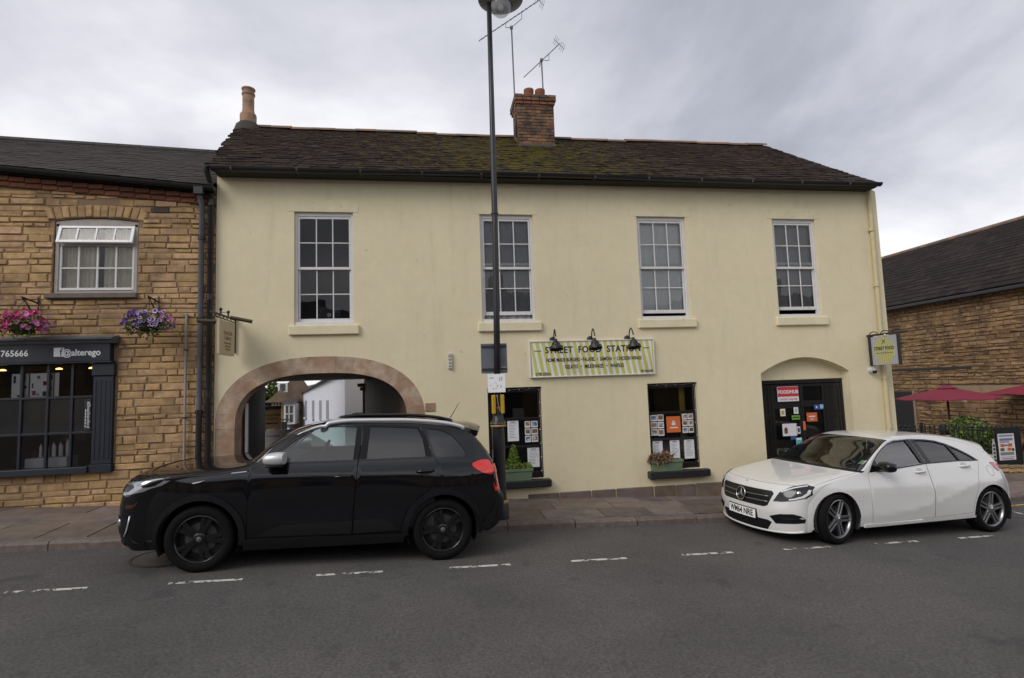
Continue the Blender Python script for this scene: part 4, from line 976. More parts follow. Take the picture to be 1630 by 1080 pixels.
# ---------------------------------------------------------------- left stone house with the salon
lb = thing('stone_house', 'honey stone terraced house with a dark salon shopfront at the left', 'building', (-6.4, FY, gz(-6)+.15))
LX0, LX1 = -10.2, -3.245
HW = (-5.52, 3.50, -4.36, 4.70)                      # upstairs window with its curved head
SH = (-10.3, .86, -4.60, 2.82)
b = MB()
hw_poly = [(HW[0], HW[1]), (HW[2], HW[1]), (HW[2], 4.62)]+[(HW[2]+(HW[0]-HW[2])*t/8, 4.62+.05*(1-(2*t/8-1)**2)) for t in range(1, 8)]+[(HW[0], 4.62)]
sh_poly = rect(LX0+.3, .95, -4.66, 2.75)
lo = [(LX0, -.2), (LX1+.06, -.2), (LX1+.06, 4.98), (LX0, 5.42)]
v2, tr = cdt([lo, hw_poly, sh_poly])
b.add([(x, FY+.016, z) for x, z in v2], [t for t in tr if not any(in_poly((sum(v2[i][0] for i in t)/3, sum(v2[i][1] for i in t)/3), h) for h in (hw_poly, sh_poly))])
for h in (hw_poly, sh_poly):
    n = len(h); b.add([(x, FY+.016, z) for x, z in h]+[(x, FY+.22, z) for x, z in h], [(i, (i+1) % n, n+(i+1) % n, n+i) for i in range(n)])
lwall = b.obj('wall', mortar_m, lb, fix=False)
rl = random.Random(21)
F0 = Matrix.Translation((0, FY+.016, 0))
holes_l = [(HW[0]-.0, HW[1]-.075, HW[2]+.0, 4.60), SH, (-5.58, 4.56, -4.30, 4.80), (-5.2, 4.7, -4.65, 4.88), (-4.17, 4.76, -3.93, 4.85)]
eave_l = lambda x: 4.90-.082*(x+3.38)
n1_ = rubble(lwall, LX0, LX1, .05, 5.25, holes_l, stone_m, F0, rl,  .062, .135, .13, .42, lambda x, z: x > -6.2 and z > .3, 300, clip=lambda x, z: z < eave_l(x)-.01)
# arch of thin stones over the window
for k in range(13):
    t0, t1 = k/13, (k+1)/13
    def pt(t, up):
        x = -5.60+1.32*t; a = (t-.5)*.55
        return (x+(.22*math.sin(a) if up else 0), 4.625+.05*(1-(2*t-1)**2)+(.19*math.cos(a) if up else 0))
    q = inset([pt(t0, 0), pt(t1, 0), pt(t1, 1), pt(t0, 1)], .005); b = MB(); qi = inset(q, .012); d_ = rl.uniform(.012, .03)
    b.add([(x, FY+.03, z) for x, z in q]+[(x, FY+.005-d_*.3, z) for x, z in q]+[(x, FY+.01-d_, z) for x, z in qi], [(i, (i+1) % 4, 4+(i+1) % 4, 4+i) for i in range(4)]+[(4+i, 4+(i+1) % 4, 8+(i+1) % 4, 8+i) for i in range(4)]+[(8, 9, 10, 11)])
    b.obj('arch_stone', stone_m, lwall)
MB().box(-4.165, -3.935, FY-.002, FY+.02, 4.765, 4.845).obj('air_brick', mat('dark_air_brick', (.05, .035, .028), rough=.8, var=.3, vs=40), lwall)
# brick eaves course, gutter, roof
brk = mat('red_eaves_brick', (.16, .060, .030), rough=.85, var=.3, vs=14, rnd=.3)
for row in range(2):
    x = LX0
    while x < LX1-.02:
        x1 = min(x+.215, LX1); z = eave_l((x+x1)/2)+row*.075
        if x > -6.6: MB().box(x+.004, x1-.004, FY-.03-.035*row, FY+.1, z+.004, z+.07, bev=.006).obj('eaves_brick', brk, lwall)
        x = x1
MB().prism([(LX0, eave_l(LX0)-.0), (LX1-.002, eave_l(LX1)), (LX1-.002, eave_l(LX1)+.16), (LX0, eave_l(LX0)+.16)], FY-.02, FY+.12, axis='y').obj('eaves_course', brk, lb)
b = MB(); yg = FY-.17; P_ = []; n = 8
gx = [LX0-.3, -8, -6, -4.5, LX1+.03]
for x in gx: P_ += gutter_prof(x, eave_l(x)+.235, .062, sh=0)
m_ = n+3
b.add(P_, [(k*m_+i, k*m_+(i+1) % m_, (k+1)*m_+(i+1) % m_, (k+1)*m_+i) for k in range(4) for i in range(m_)]+[tuple(range(m_)), tuple(4*m_+i for i in range(m_))])
b.obj('gutter', gutter_m, lb, smooth=True, sharp=50)
MB().prism([(LX0, eave_l(LX0)+.16), (LX1, eave_l(LX1)+.16), (LX1, eave_l(LX1)+.235), (LX0, eave_l(LX0)+.235)], FY-.105, FY-.02, axis='y').obj('fascia', gutter_m, lb)
lslate = mat('grey_slate', (.036, .028, .022), rough=.8, var=.3, vs=9, bump=.004, bs=50, rnd=.24, col2=(.055, .030, .014), c2s=5.5, c2t=(.60, .66), spec=.3)
lroof = MB()
REy, RRy = FY-.2, 12.4
def lz(x, t): return (eave_l(x)+.24)*(1-t)+(7.20-.040*(x+4.4))*t
def lpt(x, t): return Vector((x-.55*t, REy+(RRy-REy)*t, lz(x-.55*t, t)))
dn_ = Vector((0, 0, -.07)); lroof.add([lpt(-11.5, 0)+dn_, lpt(LX1+.02, 0)+dn_, lpt(LX1+.02, 1)+dn_, lpt(-11.5, 1)+dn_, Vector((-12, 15.5, 5)), Vector((-3.9, 15.5, 5))], [(0, 1, 2, 3), (3, 2, 5, 4)])
lro = lroof.obj('roof', lslate, lb, fix=False)
rr = random.Random(9); cnt = 0; st = MB(); NC = 26
LV = []
for k in range(6):
    j = lambda a: rr.uniform(-a, a); me = bpy.data.meshes.new('slate')
    top = [(-.5, -.5+j(.03), .5), (.5, -.5+j(.03), .5), (.5, .5, .5), (-.5, .5, .5)]
    me.from_pydata(top+[(x, y, -.5) for x, y, _ in top], [], [(0, 1, 2, 3), (4, 5, 1, 0), (5, 6, 2, 1), (7, 4, 0, 3)]); me.materials.append(lslate); me.update(); LV.append(me)
for c in range(NC):
    t = c/NC; x = -9.5+(.12 if c % 2 else 0); 
    while x < LX1-.02:
        w_ = .25*rr.uniform(.9, 1.1); x1 = min(x+w_, LX1+.02)
        if x1-x < .04: break
        xm = (x+x1)/2; a = lpt(xm, t); bq = lpt(xm, t+1.6/NC); u = (lpt(xm+.1, t)-a).normalized(); v = (bq-a).normalized(); nn = u.cross(v).normalized(); u = v.cross(nn)
        M4 = Matrix.Translation((a+bq)/2+nn*(.014+rr.uniform(0, .005))) @ (Matrix((u, v, nn)).transposed() @ Matrix.Rotation(-.035+rr.uniform(-.01, .01), 3, 'X')).to_4x4() @ Matrix.Diagonal((x1-x-.006, (bq-a).length, .009, 1))
        me = LV[rr.randrange(6)]
        if cnt < 150 and x > -6.8 : o = raw('slate', me, lro); o.matrix_local = M4; cnt += 1
        else: st.add([M4 @ q.co for q in me.vertices], [tuple(q.vertices) for q in me.polygons])
        x = x1
st.obj('slates', lslate, lro, fix=False)['kind'] = 'stuff'
x = -9.6
while x < -3.95:
    p, q = lpt(x+.55, 1), lpt(x+.55+.44, 1); MB().tube([p+Vector((0, 0, .0)), q+Vector((0, 0, .0))], .085, 8).obj('ridge_tile', mat('dark_ridge_tile', (.05, .045, .042), rough=.85, var=.2, rnd=.2), lro, smooth=True, sharp=40); x += .45
# upstairs casement window
b = MB(); y0, y1 = FY+.03, FY+.12; f = .055
x0, x1, z0, z1 = HW[0]+.01, HW[2]-.01, HW[1]+.01, 4.60
b.box(x0, x0+f, y0, y1, z0, z1-.02, bev=.006); b.box(x1-f, x1, y0, y1, z0, z1-.02, bev=.006); b.box(x0+f, x1-f, y0, y1, z0, z0+.035, bev=.006)
b.prism([(x0, z1-.06), (x1, z1-.06)]+[(x1+(x0-x1)*t/8, 4.61+.045*(1-(2*t/8-1)**2)) for t in range(0, 9)], y0, y1, axis='y')
b.box(x0+f, x1-f, y0+.01, y1, 4.235, 4.285, bev=.005)
lw = b.obj('window', mat('grey_brown_frame_paint', (.36, .32, .29), rough=.6, var=.12, vs=9), lb)
xa, xb = x0+f, x1-f; wq = (xb-xa)/4; gb = MB()
for k in (1, 2, 3): gb.box(xa+wq*k-.014, xa+wq*k+.014, y0+.02, y0+.055, z0+.06, 4.235, bev=.004)
gb.box(xa, xa+.03, y0+.015, y0+.06, z0+.06, 4.235, bev=.004); gb.box(xb-.03, xb, y0+.015, y0+.06, z0+.06, 4.235, bev=.004); gb.box(xa, xb, y0+.014, y0+.061, z0+.05, z0+.09, bev=.004); zmid = (z0+.06+4.235)/2; gb.box(xa, xb, y0+.022, y0+.053, zmid-.012, zmid+.012, bev=.004); gb.obj('glazing_bars', white_wood, lw)
for k in range(4):
    for za, zb_ in ((z0+.06, zmid-.012), (zmid+.012, 4.235)):
        MB().add([(xa+wq*k+.014, y0+.04, za), (xa+wq*(k+1)-.014, y0+.04, za), (xa+wq*(k+1)-.014, y0+.04, zb_), (xa+wq*k+.014, y0+.04, zb_)], [(0, 1, 2, 3)]).obj('pane', pane_g, lw, fix=False)
# the top light, hung at its head and propped open
T = Matrix.Translation((0, y0+.015, 4.545)) @ Matrix.Rotation(rad(-16), 4, 'X'); b = MB(); H_ = .285
b.box(xa-.01, xa+.035, -.02, .015, -H_, 0, bev=.004, T=T); b.box(xb-.035, xb+.01, -.02, .015, -H_, 0, bev=.004, T=T); b.box(xa+.035, xb-.035, -.02, .015, -.04, 0, bev=.004, T=T); b.box(xa+.035, xb-.035, -.02, .015, -H_, -H_+.045, bev=.004, T=T)
for k in (1, 2, 3): b.box(xa+wq*k-.013, xa+wq*k+.013, -.016, .01, -H_+.045, -.04, bev=.003, T=T)
tl = b.obj('top_light', mat('bright_white_paint', (.85, .85, .86), rough=.4, var=.04), lw)
for k in range(4):
    q = [(xa+wq*k+.013, -.004, -H_+.045), (xa+wq*(k+1)-.013, -.004, -H_+.045), (xa+wq*(k+1)-.013, -.004, -.04), (xa+wq*k+.013, -.004, -.04)]
    MB().add([T @ Vector(p) for p in q], [(0, 1, 2, 3)]).obj('pane', pane_g, lw, fix=False)
cur = mat('beige_curtain', (.80, .74, .62), rough=.9, var=.1, vs=20)
for xa_, xb_ in ((x0+.0, -5.0), (-4.9, x1)):
    n = 60; cb_ = MB().add([(xa_+(xb_-xa_)*k/n, FY+.16+.028*math.sin(k*.9+math.sin(k*.31)*1.4), zz_) for zz_ in (z0-.2, 4.62) for k in range(n+1)], [(k, k+1, n+2+k, n+1+k) for k in range(n)])
    cb_.obj('curtain', cur, lw, smooth=True, fix=False)
def room(parent, X0, X1, Y0, Y1, Z0, Z1, m):
    return MB().add([(X0, Y0, Z0), (X1, Y0, Z0), (X1, Y0, Z1), (X0, Y0, Z1), (X0, Y1, Z0), (X1, Y1, Z0), (X1, Y1, Z1), (X0, Y1, Z1)], [(4, 5, 6, 7), (0, 4, 7, 3), (5, 1, 2, 6), (3, 7, 6, 2), (0, 1, 5, 4)]).obj('room', m, parent, fix=False)
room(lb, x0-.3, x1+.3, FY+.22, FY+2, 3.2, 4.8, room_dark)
MB().box(HW[0]-.07, HW[2]+.02, FY-.06, FY+.1, HW[1]-.07, HW[1]+.006, bev=.008).obj('sill', mat('grey_stone_sill', (.15, .12, .10), rough=.85, var=.2, vs=12), lb)
# salon shopfront
navy = mat('navy_shop_paint', (.020, .024, .034), rough=.42, var=.15, vs=6)
lead = mat('grey_lead', (.12, .125, .14), rough=.5, var=.25, vs=6)
sf = MB()
sf.box(LX0, -4.655, FY-.09, FY+.12, 2.48, 2.745, bev=.006)
shopf = sf.obj('shop_fascia', navy, lb)
b = MB(); prof = [(FY+.02, 2.745), (FY-.10, 2.745), (FY-.12, 2.765), (FY-.13, 2.79), (FY-.19, 2.80), (FY-.195, 2.825), (FY+.02, 2.875)]
b.add([(x, y, z) for x in (LX0, -4.585) for y, z in prof], [(i, (i+1) % 7, 7+(i+1) % 7, 7+i) for i in range(7)]+[tuple(range(7)), tuple(range(7, 14))]); b.obj('cornice', lead, shopf)
MB().box(LX0, -4.62, FY-.11, FY+.02, 2.455, 2.478, bev=.006).obj('moulding', navy, shopf)
pb = MB(); pb.box(-4.895, -4.625, FY-.045, FY+.12, .98, 2.26, bev=.005); pb.box(-4.91, -4.61, FY-.065, FY+.12, 2.265, 2.452, bev=.01); pb.box(-4.91, -4.61, FY-.07, FY+.12, .86, .975, bev=.006)
for k in range(4): pb.box(-4.875+.064*k, -4.845+.064*k, FY-.054, FY-.04, 1.05, 2.2, bev=.006)
pb.obj('pilaster', navy, lb)
MB().box(LX0, -4.915, FY-.10, FY+.12, .86, .955, bev=.01).obj('shop_sill', navy, lb)
cols = [-6.58, -6.27, -5.80, -5.42, -5.12, -4.91]
cols = [-7.6, -7.2, -6.82, -6.42, -6.03, -5.69, -5.395, -5.13, -4.905]
cols = [-7.55, -7.22, -6.89, -6.54, -6.19, -5.845, -5.50, -5.18, -4.905]
rowsz = [.955, 1.445, 1.965, 2.455]; ys = FY-.01; g = .017
b = MB()
for cxx in cols[:-1]: b.box(cxx-g, cxx+g, ys-.025, ys+.03, .955, 2.455, bev=.005)
for rz in rowsz[1:3]: b.box(cols[0], -4.9, ys-.022, ys+.027, rz-g, rz+g, bev=.005)
sw = b.obj('shop_window', navy, lb)
frost = mat('grey_frosted_film', (.115, .112, .108), rough=.35, var=.1, vs=5)
for a, c in zip(cols, cols[1:]):
    for k in range(3):
        q = [(a+g, ys, rowsz[k]+(g if k else 0)), (c-g, ys, rowsz[k]+(g if k else 0)), (c-g, ys, rowsz[k+1]-g), (a+g, ys, rowsz[k+1]-g)]
        MB().add(q, [(0, 1, 2, 3)]).obj('pane', pane_g, sw, fix=False)
        if k == 1: MB().add([(p[0], ys+.012, p[2]) for p in q], [(0, 1, 2, 3)]).obj('frosted_film', frost, sw, fix=False)
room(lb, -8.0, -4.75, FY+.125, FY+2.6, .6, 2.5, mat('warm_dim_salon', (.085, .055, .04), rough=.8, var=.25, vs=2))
white_l = mat('white_lettering', (.78, .78, .78), rough=.5, var=.02)
text('765666', .125, white_l, shopf, face_front(-5.91, FY-.0915, 2.615), sx=.95, fat=.002)
text('@alterego', .13, white_l, shopf, face_front(-5.035, FY-.0915, 2.61), sx=.91, fat=.003)
fb = MB().box(-5.40, -5.265, FY-.094, FY-.09, 2.56, 2.69).obj('logo_square', white_l, shopf); text('f', .15, navy, fb, face_front(-5.305, FY-.0955, 2.618))
vs_ = thing('shop_banner', 'black vertical banner reading #ShopStamford in the salon window', 'banner', (-4.93, FY-.03, 1.47))
flat(vs_, 'panel', -5.005, -4.915, 1.475, 1.935, FY-.037, black_ink)
Tv = Matrix.Translation((-4.945, FY-.0415, 1.70)) @ Matrix.Rotation(rad(90), 4, 'X') @ Matrix.Rotation(rad(-90), 4, 'Z')
text('#ShopStamford', .062, paper, vs_, Tv, sx=.98)
for k in range(6): flat(vs_, 'faint_print', -4.989, -4.979, 1.52+.045*k, 1.556+.045*k, FY-.0405, paper, .0008)
yp = FY+.05
def poster(label, x0, x1, z0, z1, pr):
    return notice(label, x0, x1, z0, z1, paper, pr, y=yp, cat='poster', name='poster')
poster('white poster with red-haired figure, left one in the salon window', -6.02, -5.80, 1.97, 2.33, [(.1, .24, .62, .92, black_ink), (.62, .8, .7, .92, brown_ink), (.5, .9, .4, .5, red), (.55, .75, .5, .72, cm('skin_print', (.5, .3, .2))), (.35, .6, .06, .14, black_ink)])
poster('white poster scattered with red and black drawings in the salon window', -5.78, -5.475, 1.97, 2.33, [(.55, .75, .5, .68, red), (.6, .7, .54, .64, paper), (.3, .42, .78, .9, brown_ink), (.85, .97, .74, .92, black_ink), (.1, .26, .12, .3, dkred), (.55, .72, .06, .26, black_ink), (.75, .95, .32, .42, dkred), (.08, .14, .4, .6, black_ink), (.3, .4, .08, .2, cm('grey_ink', (.3, .3, .33)))])
notice('plain narrow white sheet at the right of the salon posters', -5.46, -5.40, 1.97, 2.33, paper, y=yp)
def spot(label, x):
    t = thing('spot_lamp', label, 'lamp', (x, FY+.5, 2.42), group='lit spot lamps in the salon ceiling')
    MB().lathe([(0, 2.40), (.042, 2.40), (.045, 2.412), (.015, 2.425), (0, 2.425)], (x, FY+.42, 0), 14).obj('lamp', mat('lit_spot', (1, .8, .5), emit=(1, .55, .2, 3)), t, smooth=True)
for x, l in ((-6.40, 'lit warm ceiling spot at the left end of the salon window'), (-5.63, 'lit warm ceiling spot above the salon posters'), (-5.17, 'lit warm ceiling spot nearest the salon pilaster')): spot(l, x)
wp = mat('white_bottle_plastic', (.62, .62, .64), rough=.35, var=.05)
tray = thing('display_stand', 'white stepped stand carrying bottles in the salon window', 'stand', (-5.5, FY+.25, .96)); MB().box(-5.86, -5.30, FY+.12, FY+.38, .93, 1.09, bev=.01).obj('stand', wp, tray)
for k in range(9):
    x = -5.70+.046*k; h = .19+.05*(k > 6)+.02*(k % 2)
    bt = MB().lathe([(0, 1.095), (.019, 1.095), (.02, 1.095+h*.8), (.009, 1.095+h*.88), (.009, 1.095+h), (0, 1.095+h)], (x, FY+.2+.05*(k % 2), 0), 10).obj('bottle', wp, None, smooth=True, sharp=40)
    tag(bt, 'white salon bottle on the window stand, %s from the left' % ('first second third fourth fifth sixth seventh eighth ninth'.split()[k]), 'bottle', 'white bottles on the salon stand')
bt = MB().lathe([(0, 1.095), (.026, 1.095), (.026, 1.15), (.012, 1.16), (.02, 1.2), (0, 1.215)], (-5.775, FY+.2, 0), 10).obj('bottle', mat('dark_red_bottle', (.10, .02, .015), rough=.3), None, smooth=True); tag(bt, 'small dark red bottle at the left of the white salon bottles', 'bottle')
for k in range(2):
    n_ = notice(('tan price card hanging left, behind the salon bottles', 'tan price card hanging right, behind the salon bottles')[k], -5.60+.19*k, -5.47+.19*k, 1.29, 1.46, cm('tan_card', (.28, .2, .11)), y=FY+.5)
# pipes on the stone house
grey_pipe = mat('grey_painted_pipe', (.10, .105, .12), rough=.5, var=.15, vs=8); pale_pipe = mat('pale_pipe', (.30, .28, .26), rough=.55, var=.12, vs=10)
b = MB().tube([(-3.43, FY-.17, 5.08), (-3.43, FY-.15, 4.98), (-3.43, FY-.06, 4.86), (-3.43, FY-.06, 1.66)], .040, 10); gp = b.obj('downpipe', grey_pipe, lb, smooth=True, sharp=60)
MB().tube([(-3.43, FY-.06, 1.70), (-3.43, FY-.06, .1)], .043, 10).obj('lower_pipe', gutter_m, gp, smooth=True, sharp=60)
MB().box(-3.50, -3.36, FY-.23, FY-.11, 4.99, 5.12, bev=.01).obj('hopper', gutter_m, gp)
for z in (4.35, 3.08, 1.68): MB().lathe([(.04, z-.03), (.053, z-.03), (.053, z+.03), (.04, z+.03)], (-3.43, FY-.06, 0), 10).obj('collar', gutter_m, gp, smooth=True, sharp=40)
b = MB().tube([(-3.68, FY-.02, 3.17), (-3.635, FY-.04, 3.17), (-3.635, FY-.04, 3.1), (-3.635, FY-.04, .1)], .018, 8); pp = b.obj('service_pipe', pale_pipe, lb, smooth=True, sharp=60)
for z in (2.62, 1.6): MB().box(-3.66, -3.61, FY-.06, FY-.01, z-.01, z+.01).obj('clip', gutter_m, pp)
# hanging baskets
def basket(label, x, cols_, seed, low=None):
    y = 8.62; t = thing('hanging_basket', label, 'hanging basket', (x, y, 2.9), group='hanging baskets on the stone house')
    MB().lathe([(.02, 2.86), (.10, 2.88), (.16, 2.95), (.185, 3.03)], (x, y, 0), 16).obj('basket', mat('coir_liner', (.06, .042, .025), rough=1, var=.3, vs=30), t, smooth=True)
    b = MB().tube([(x-.02, 8.94, 3.36), (x-.02, 8.6, 3.40), (x, y, 3.36)], .012, 6); b.tube([(x-.02, 8.94, 3.0), (x-.02, 8.93, 3.45)], .012, 6); b.tube([(x-.02, 8.92, 3.1), (x-.02, 8.66, 3.38)], .008, 6); b.obj('bracket', black_metal, t, smooth=True)
    c = MB()
    for a in (0, 2.1, 4.2): c.tube([(x, y, 3.36), (x+.17*math.cos(a), y+.17*math.sin(a), 3.03)], .004, 4)
    c.obj('chain', black_metal, t)
    leafy(None, None, None, None, [((x, y, 3.04), .30, .24, .12, .5), ((x+.02, y-.04, 2.96), .26, .2, .1, .2), ((x-.24, y-.05, 2.94), .12, .12, .11, .12), ((x+.25, y-.05, 2.97), .11, .12, .13, .1), ((x+.05, y-.1, 2.86), .14, .1, .08, .08)], 620, .036, [mid_g, dark_g, bright], parent=t, seed=seed, elong=1.3)
    r = random.Random(seed); fl = [MB() for _ in cols_]
    for _ in range(105):
        while True:
            p = Vector((r.uniform(-1, 1), r.uniform(-1, .7), r.uniform(-.8, 1)))
            if .62 < p.length < 1.15: break
        q = Vector((x+p.x*.33, y+p.y*.24, 3.05+p.z*.15-.10*max(0, abs(p.x)-.55)*(1.4 if p.x < 0 else .8)+.03*math.sin(p.x*7))); nrm = (Vector((p.x*.6, p.y-.6, p.z*.5+.2))+Vector((r.gauss(0, .3),)*3)).normalized()
        a = nrm.cross(Vector((0, 0, 1))).normalized(); b_ = nrm.cross(a); s = r.uniform(.028, .045)
        ki = min(len(cols_)-1, int((p.x*.5+.5+r.gauss(0, .16))*len(cols_))) if len(cols_) > 1 else 0; ki = max(0, ki)
        vs = [q-nrm*s*.35]+[q+(a*math.cos(2*math.pi*k/10)+b_*math.sin(2*math.pi*k/10))*s*(1 if k % 2 else .8)+nrm*s*.1 for k in range(10)]
        fl[ki].add(vs, [(0, 1+k, 1+(k+1) % 10) for k in range(10)])
        if cols_[ki][1] is not None:
            vs2 = [q-nrm*s*.12]+[q-nrm*s*.02+(a*math.cos(2*math.pi*k/8)+b_*math.sin(2*math.pi*k/8))*s*.5 for k in range(8)]; fl[cols_[ki][1]].add(vs2, [(0, 1+k, 1+(k+1) % 8) for k in range(8)])
    for f_, (m, _) in zip(fl, cols_):
        if f_.v: o = f_.obj('flowers', m, t, fix=False); o['kind'] = 'stuff'
petal = lambda n, c: mat(n, c, rough=.6, var=.15, vs=25, rnd=.25)
magenta, pink, purple, lilac, salmon = petal('magenta_petal', (.34, .006, .10)), petal('pink_petal', (.55, .16, .38)), petal('deep_purple_petal', (.055, .012, .15)), petal('lilac_petal', (.52, .40, .60)), petal('salmon_petal', (.6, .2, .18))
basket('hanging basket of magenta and pink petunias above the salon', -5.66, [(magenta, None), (magenta, None), (magenta, None), (pink, None)], 31)
basket('hanging basket of purple and white-edged petunias above the salon', -4.02, [(purple, None), (purple, None), (lilac, 0), (lilac, 0), (pink, None)], 32)

# ================================================================ street lamp
lx, ly = .955, 7.80; lz0 = zp(lx, ly)
lp = thing('street_lamp', 'tall black street lamp post with gold bands and a glass bowl lantern', 'street lamp', (lx, ly, lz0))
post_m = mat('black_lamp_post_paint', (.020, .020, .023), rough=.38, var=.25, vs=9); gold_b = mat('gold_paint', (.42, .26, .07), rough=.45, var=.15, vs=20)
MB().lathe([(.115, lz0-.02), (.115, lz0+.235), (.105, lz0+.255), (.088, lz0+.27), (.088, 1.20), (.085, 1.33)], (lx, ly, 0), 24).obj('base', post_m, lp, smooth=True, sharp=35)
MB().lathe([(.116, lz0+.215), (.119, lz0+.22), (.119, lz0+.245), (.106, lz0+.258)], (lx, ly, 0), 24).obj('gold_band', gold_b, lp, smooth=True, sharp=35)
MB().lathe([(.085, 1.33), (.108, 1.345), (.108, 1.40), (.095, 1.42), (.08, 1.44), (.07, 1.53), (.055, 1.60), (.046, 1.62)], (lx+.005, ly, 0), 24).obj('collar', post_m, lp, smooth=True, sharp=35)
for z, r in ((1.352, .111), (1.605, .056)): MB().lathe([(r-.006, z-.014), (r+.002, z-.010), (r+.002, z+.010), (r-.006, z+.014)], (lx+.005, ly, 0), 24).obj('gold_band', gold_b, lp, smooth=True)
tb = MB()
for k in range(16):
    a = 2*math.pi*k/16; tb.lathe([(0, -.008), (.010, 0), (0, .008)], (lx+.005+.109*math.cos(a), ly+.109*math.sin(a), 1.392), 6)
tb.obj('gold_studs', gold_b, lp, smooth=True)
MB().tube([(lx+.005, ly, 1.58), (lx+.03, ly, 3.0), (lx+.05, ly, 4.45), (lx+.058, ly, 6.0), (lx+.065, ly, 7.78)], [.047, .046, .045, .040, .037], 16).obj('pole', post_m, lp, smooth=True)
MB().lathe([(.04, 4.42), (.056, 4.43), (.056, 4.455), (.04, 4.47)], (lx+.049, ly, 0), 16).obj('collar', post_m, lp, smooth=True, sharp=40)
hx, hy = 1.20, ly
bowl_m = mat('lamp_bowl_glass', (.80, .82, .86), rough=.08, var=0); bowl_m.node_tree.nodes['Principled BSDF'].inputs['Alpha'].default_value = .38
MB().tube([(lx+.065, ly, 7.72), (lx+.075, ly, 7.9), (lx+.12, ly, 8.05), (hx, ly, 8.08)], .034, 12).obj('neck', post_m, lp, smooth=True)
MB().lathe([(0, 8.10), (.06, 8.09), (.08, 8.0), (.20, 7.93), (.34, 7.84), (.345, 7.81), (.33, 7.80), (.17, 7.72), (.165, 7.74), (.0, 7.80)], (hx, hy, 0), 36).obj('hood', mat('grey_green_lantern_hood', (.20, .20, .175), rough=.5, var=.15), lp, smooth=True, sharp=40)
MB().lathe([(.155, 7.74), (.16, 7.70), (.145, 7.62), (.10, 7.57), (.04, 7.552), (0, 7.55)], (hx, hy, 0), 32).obj('bowl', bowl_m, lp, smooth=True)
MB().lathe([(0, 7.63), (.035, 7.65), (.04, 7.70), (.02, 7.76)], (hx, hy, 0), 12).obj('bulb', mat('opal_bulb', (.7, .68, .62), rough=.3), lp, smooth=True)
# plates on the post
bk = thing('road_sign', 'grey back of a rectangular road sign strapped to the lamp post', 'sign', (lx, ly+.06, 2.1))
grey_al = mat('grey_sign_back', (.15, .165, .19), rough=.5, metal=.2, var=.12, vs=6)
b = MB().prism(smooth_poly(rect(.745, 2.10, 1.125, 2.53), 1), ly+.055, ly+.062, axis='y'); b.box(.745, 1.125, ly+.048, ly+.056, 2.10, 2.53, bev=.012); b.obj('plate', grey_al, bk)
for z in (2.16, 2.49): MB().box(.75, 1.12, ly+.03, ly+.049, z-.014, z+.014).obj('rail', mat('dark_grey_rail', (.06, .065, .075), rough=.5, metal=.4), bk)
MB().box(1.02, 1.11, ly+.044, ly+.0475, 2.13, 2.19).obj('sticker', cm('pale_sticker', (.38, .4, .42)), bk)
fl_ = thing('flyer', 'bright white laminated flyer tied to the lamp post', 'flyer', (.94, ly-.06, 1.83))
flat(fl_, 'sheet', .82, 1.07, 1.825, 2.085, ly-.062, mat('bright_laminate', (.93, .93, .93), rough=.4, var=.01))
for a, c, d, e_, m in ((.845, .905, 2.025, 2.038, cyan), (.925, .945, 1.955, 1.962, cm('pale_grey', (.4, .42, .45))), (.985, 1.0, 1.985, 2.04, MATS['pale_grey']), (1.015, 1.03, 1.99, 2.045, MATS['pale_grey']), (.855, .87, 1.915, 1.93, MATS['pale_grey']), (.95, .965, 1.905, 1.93, MATS['pale_grey']), (1.0, 1.015, 1.89, 1.925, MATS['pale_grey']), (.885, .91, 1.87, 1.885, MATS['pale_grey']), (.93, .945, 1.875, 1.89, MATS['pale_grey'])): flat(fl_, 'print', a, c, d, e_, ly-.0655, m, .0008)
yb_ = thing('yellow_holder', 'narrow yellow case with open dark middle strapped to the lamp post', 'holder', (.955, ly-.05, 1.52))
yellow_m = mat('amber_plastic', (.50, .30, .012), rough=.45, var=.1, vs=9)
for xa, xb in ((.868, .918), (.992, 1.042)): MB().box(xa, xb, ly-.12, ly-.03, 1.525, 1.79, bev=.008).obj('panel', yellow_m, yb_)
MB().box(.918, .992, ly-.05, ly-.035, 1.525, 1.79).obj('middle', black_metal, yb_)
MB().tube([(.945, ly-.065, 1.79), (.958, ly-.07, 1.66), (.985, ly-.065, 1.56)], .004, 5).obj('cable_tie', paper, yb_)
# ================================================================ beyond the right corner: stone barn, terrace, parasols
RXW = 17.5
rbld = thing('stone_barn', 'brown rubble stone building with long stone slate roof beyond the terrace', 'building', (RXW, 16, -.8))
Fr = Matrix.Translation((RXW, 0, 0)) @ Matrix.Rotation(rad(-90), 4, 'Z')     # wall x -> world -y, outward -y -> world -x
# wall coordinate s = -y
b = MB().box(RXW, RXW+7, 8.0, 24, -1.6, 4.5); b.add([(RXW, 8, 4.5), (RXW+7, 8, 4.5), (RXW+3.5, 8, 7.1)], [(0, 1, 2)])
rw = b.obj('wall', mortar2_m, rbld)
rr2 = random.Random(44)
holes_r = [(-18.6, -1.5, -17.6, 1.22), (-16.6, 1.15, -8, 1.42)]
n2_ = rubble(rw, -21, -11.5, -.5, 4.42, holes_r, stone2_m, Fr, rr2, .08, .165, .18, .58, lambda s, z: -18.4 < s < -13.0 and z > -.1, 300, depth=.03, rough=.018)
band = mat('pale_stone_band', (.30, .215, .135), rough=.9, var=.15, vs=5, bump=.003, bs=20)
for k in range(6): MB().box(RXW-.06, RXW+.02, 16.6-1.45*(k+1)+.006, 16.6-1.45*k, 1.15, 1.42, bev=.012).obj('band_stone', band, rw)
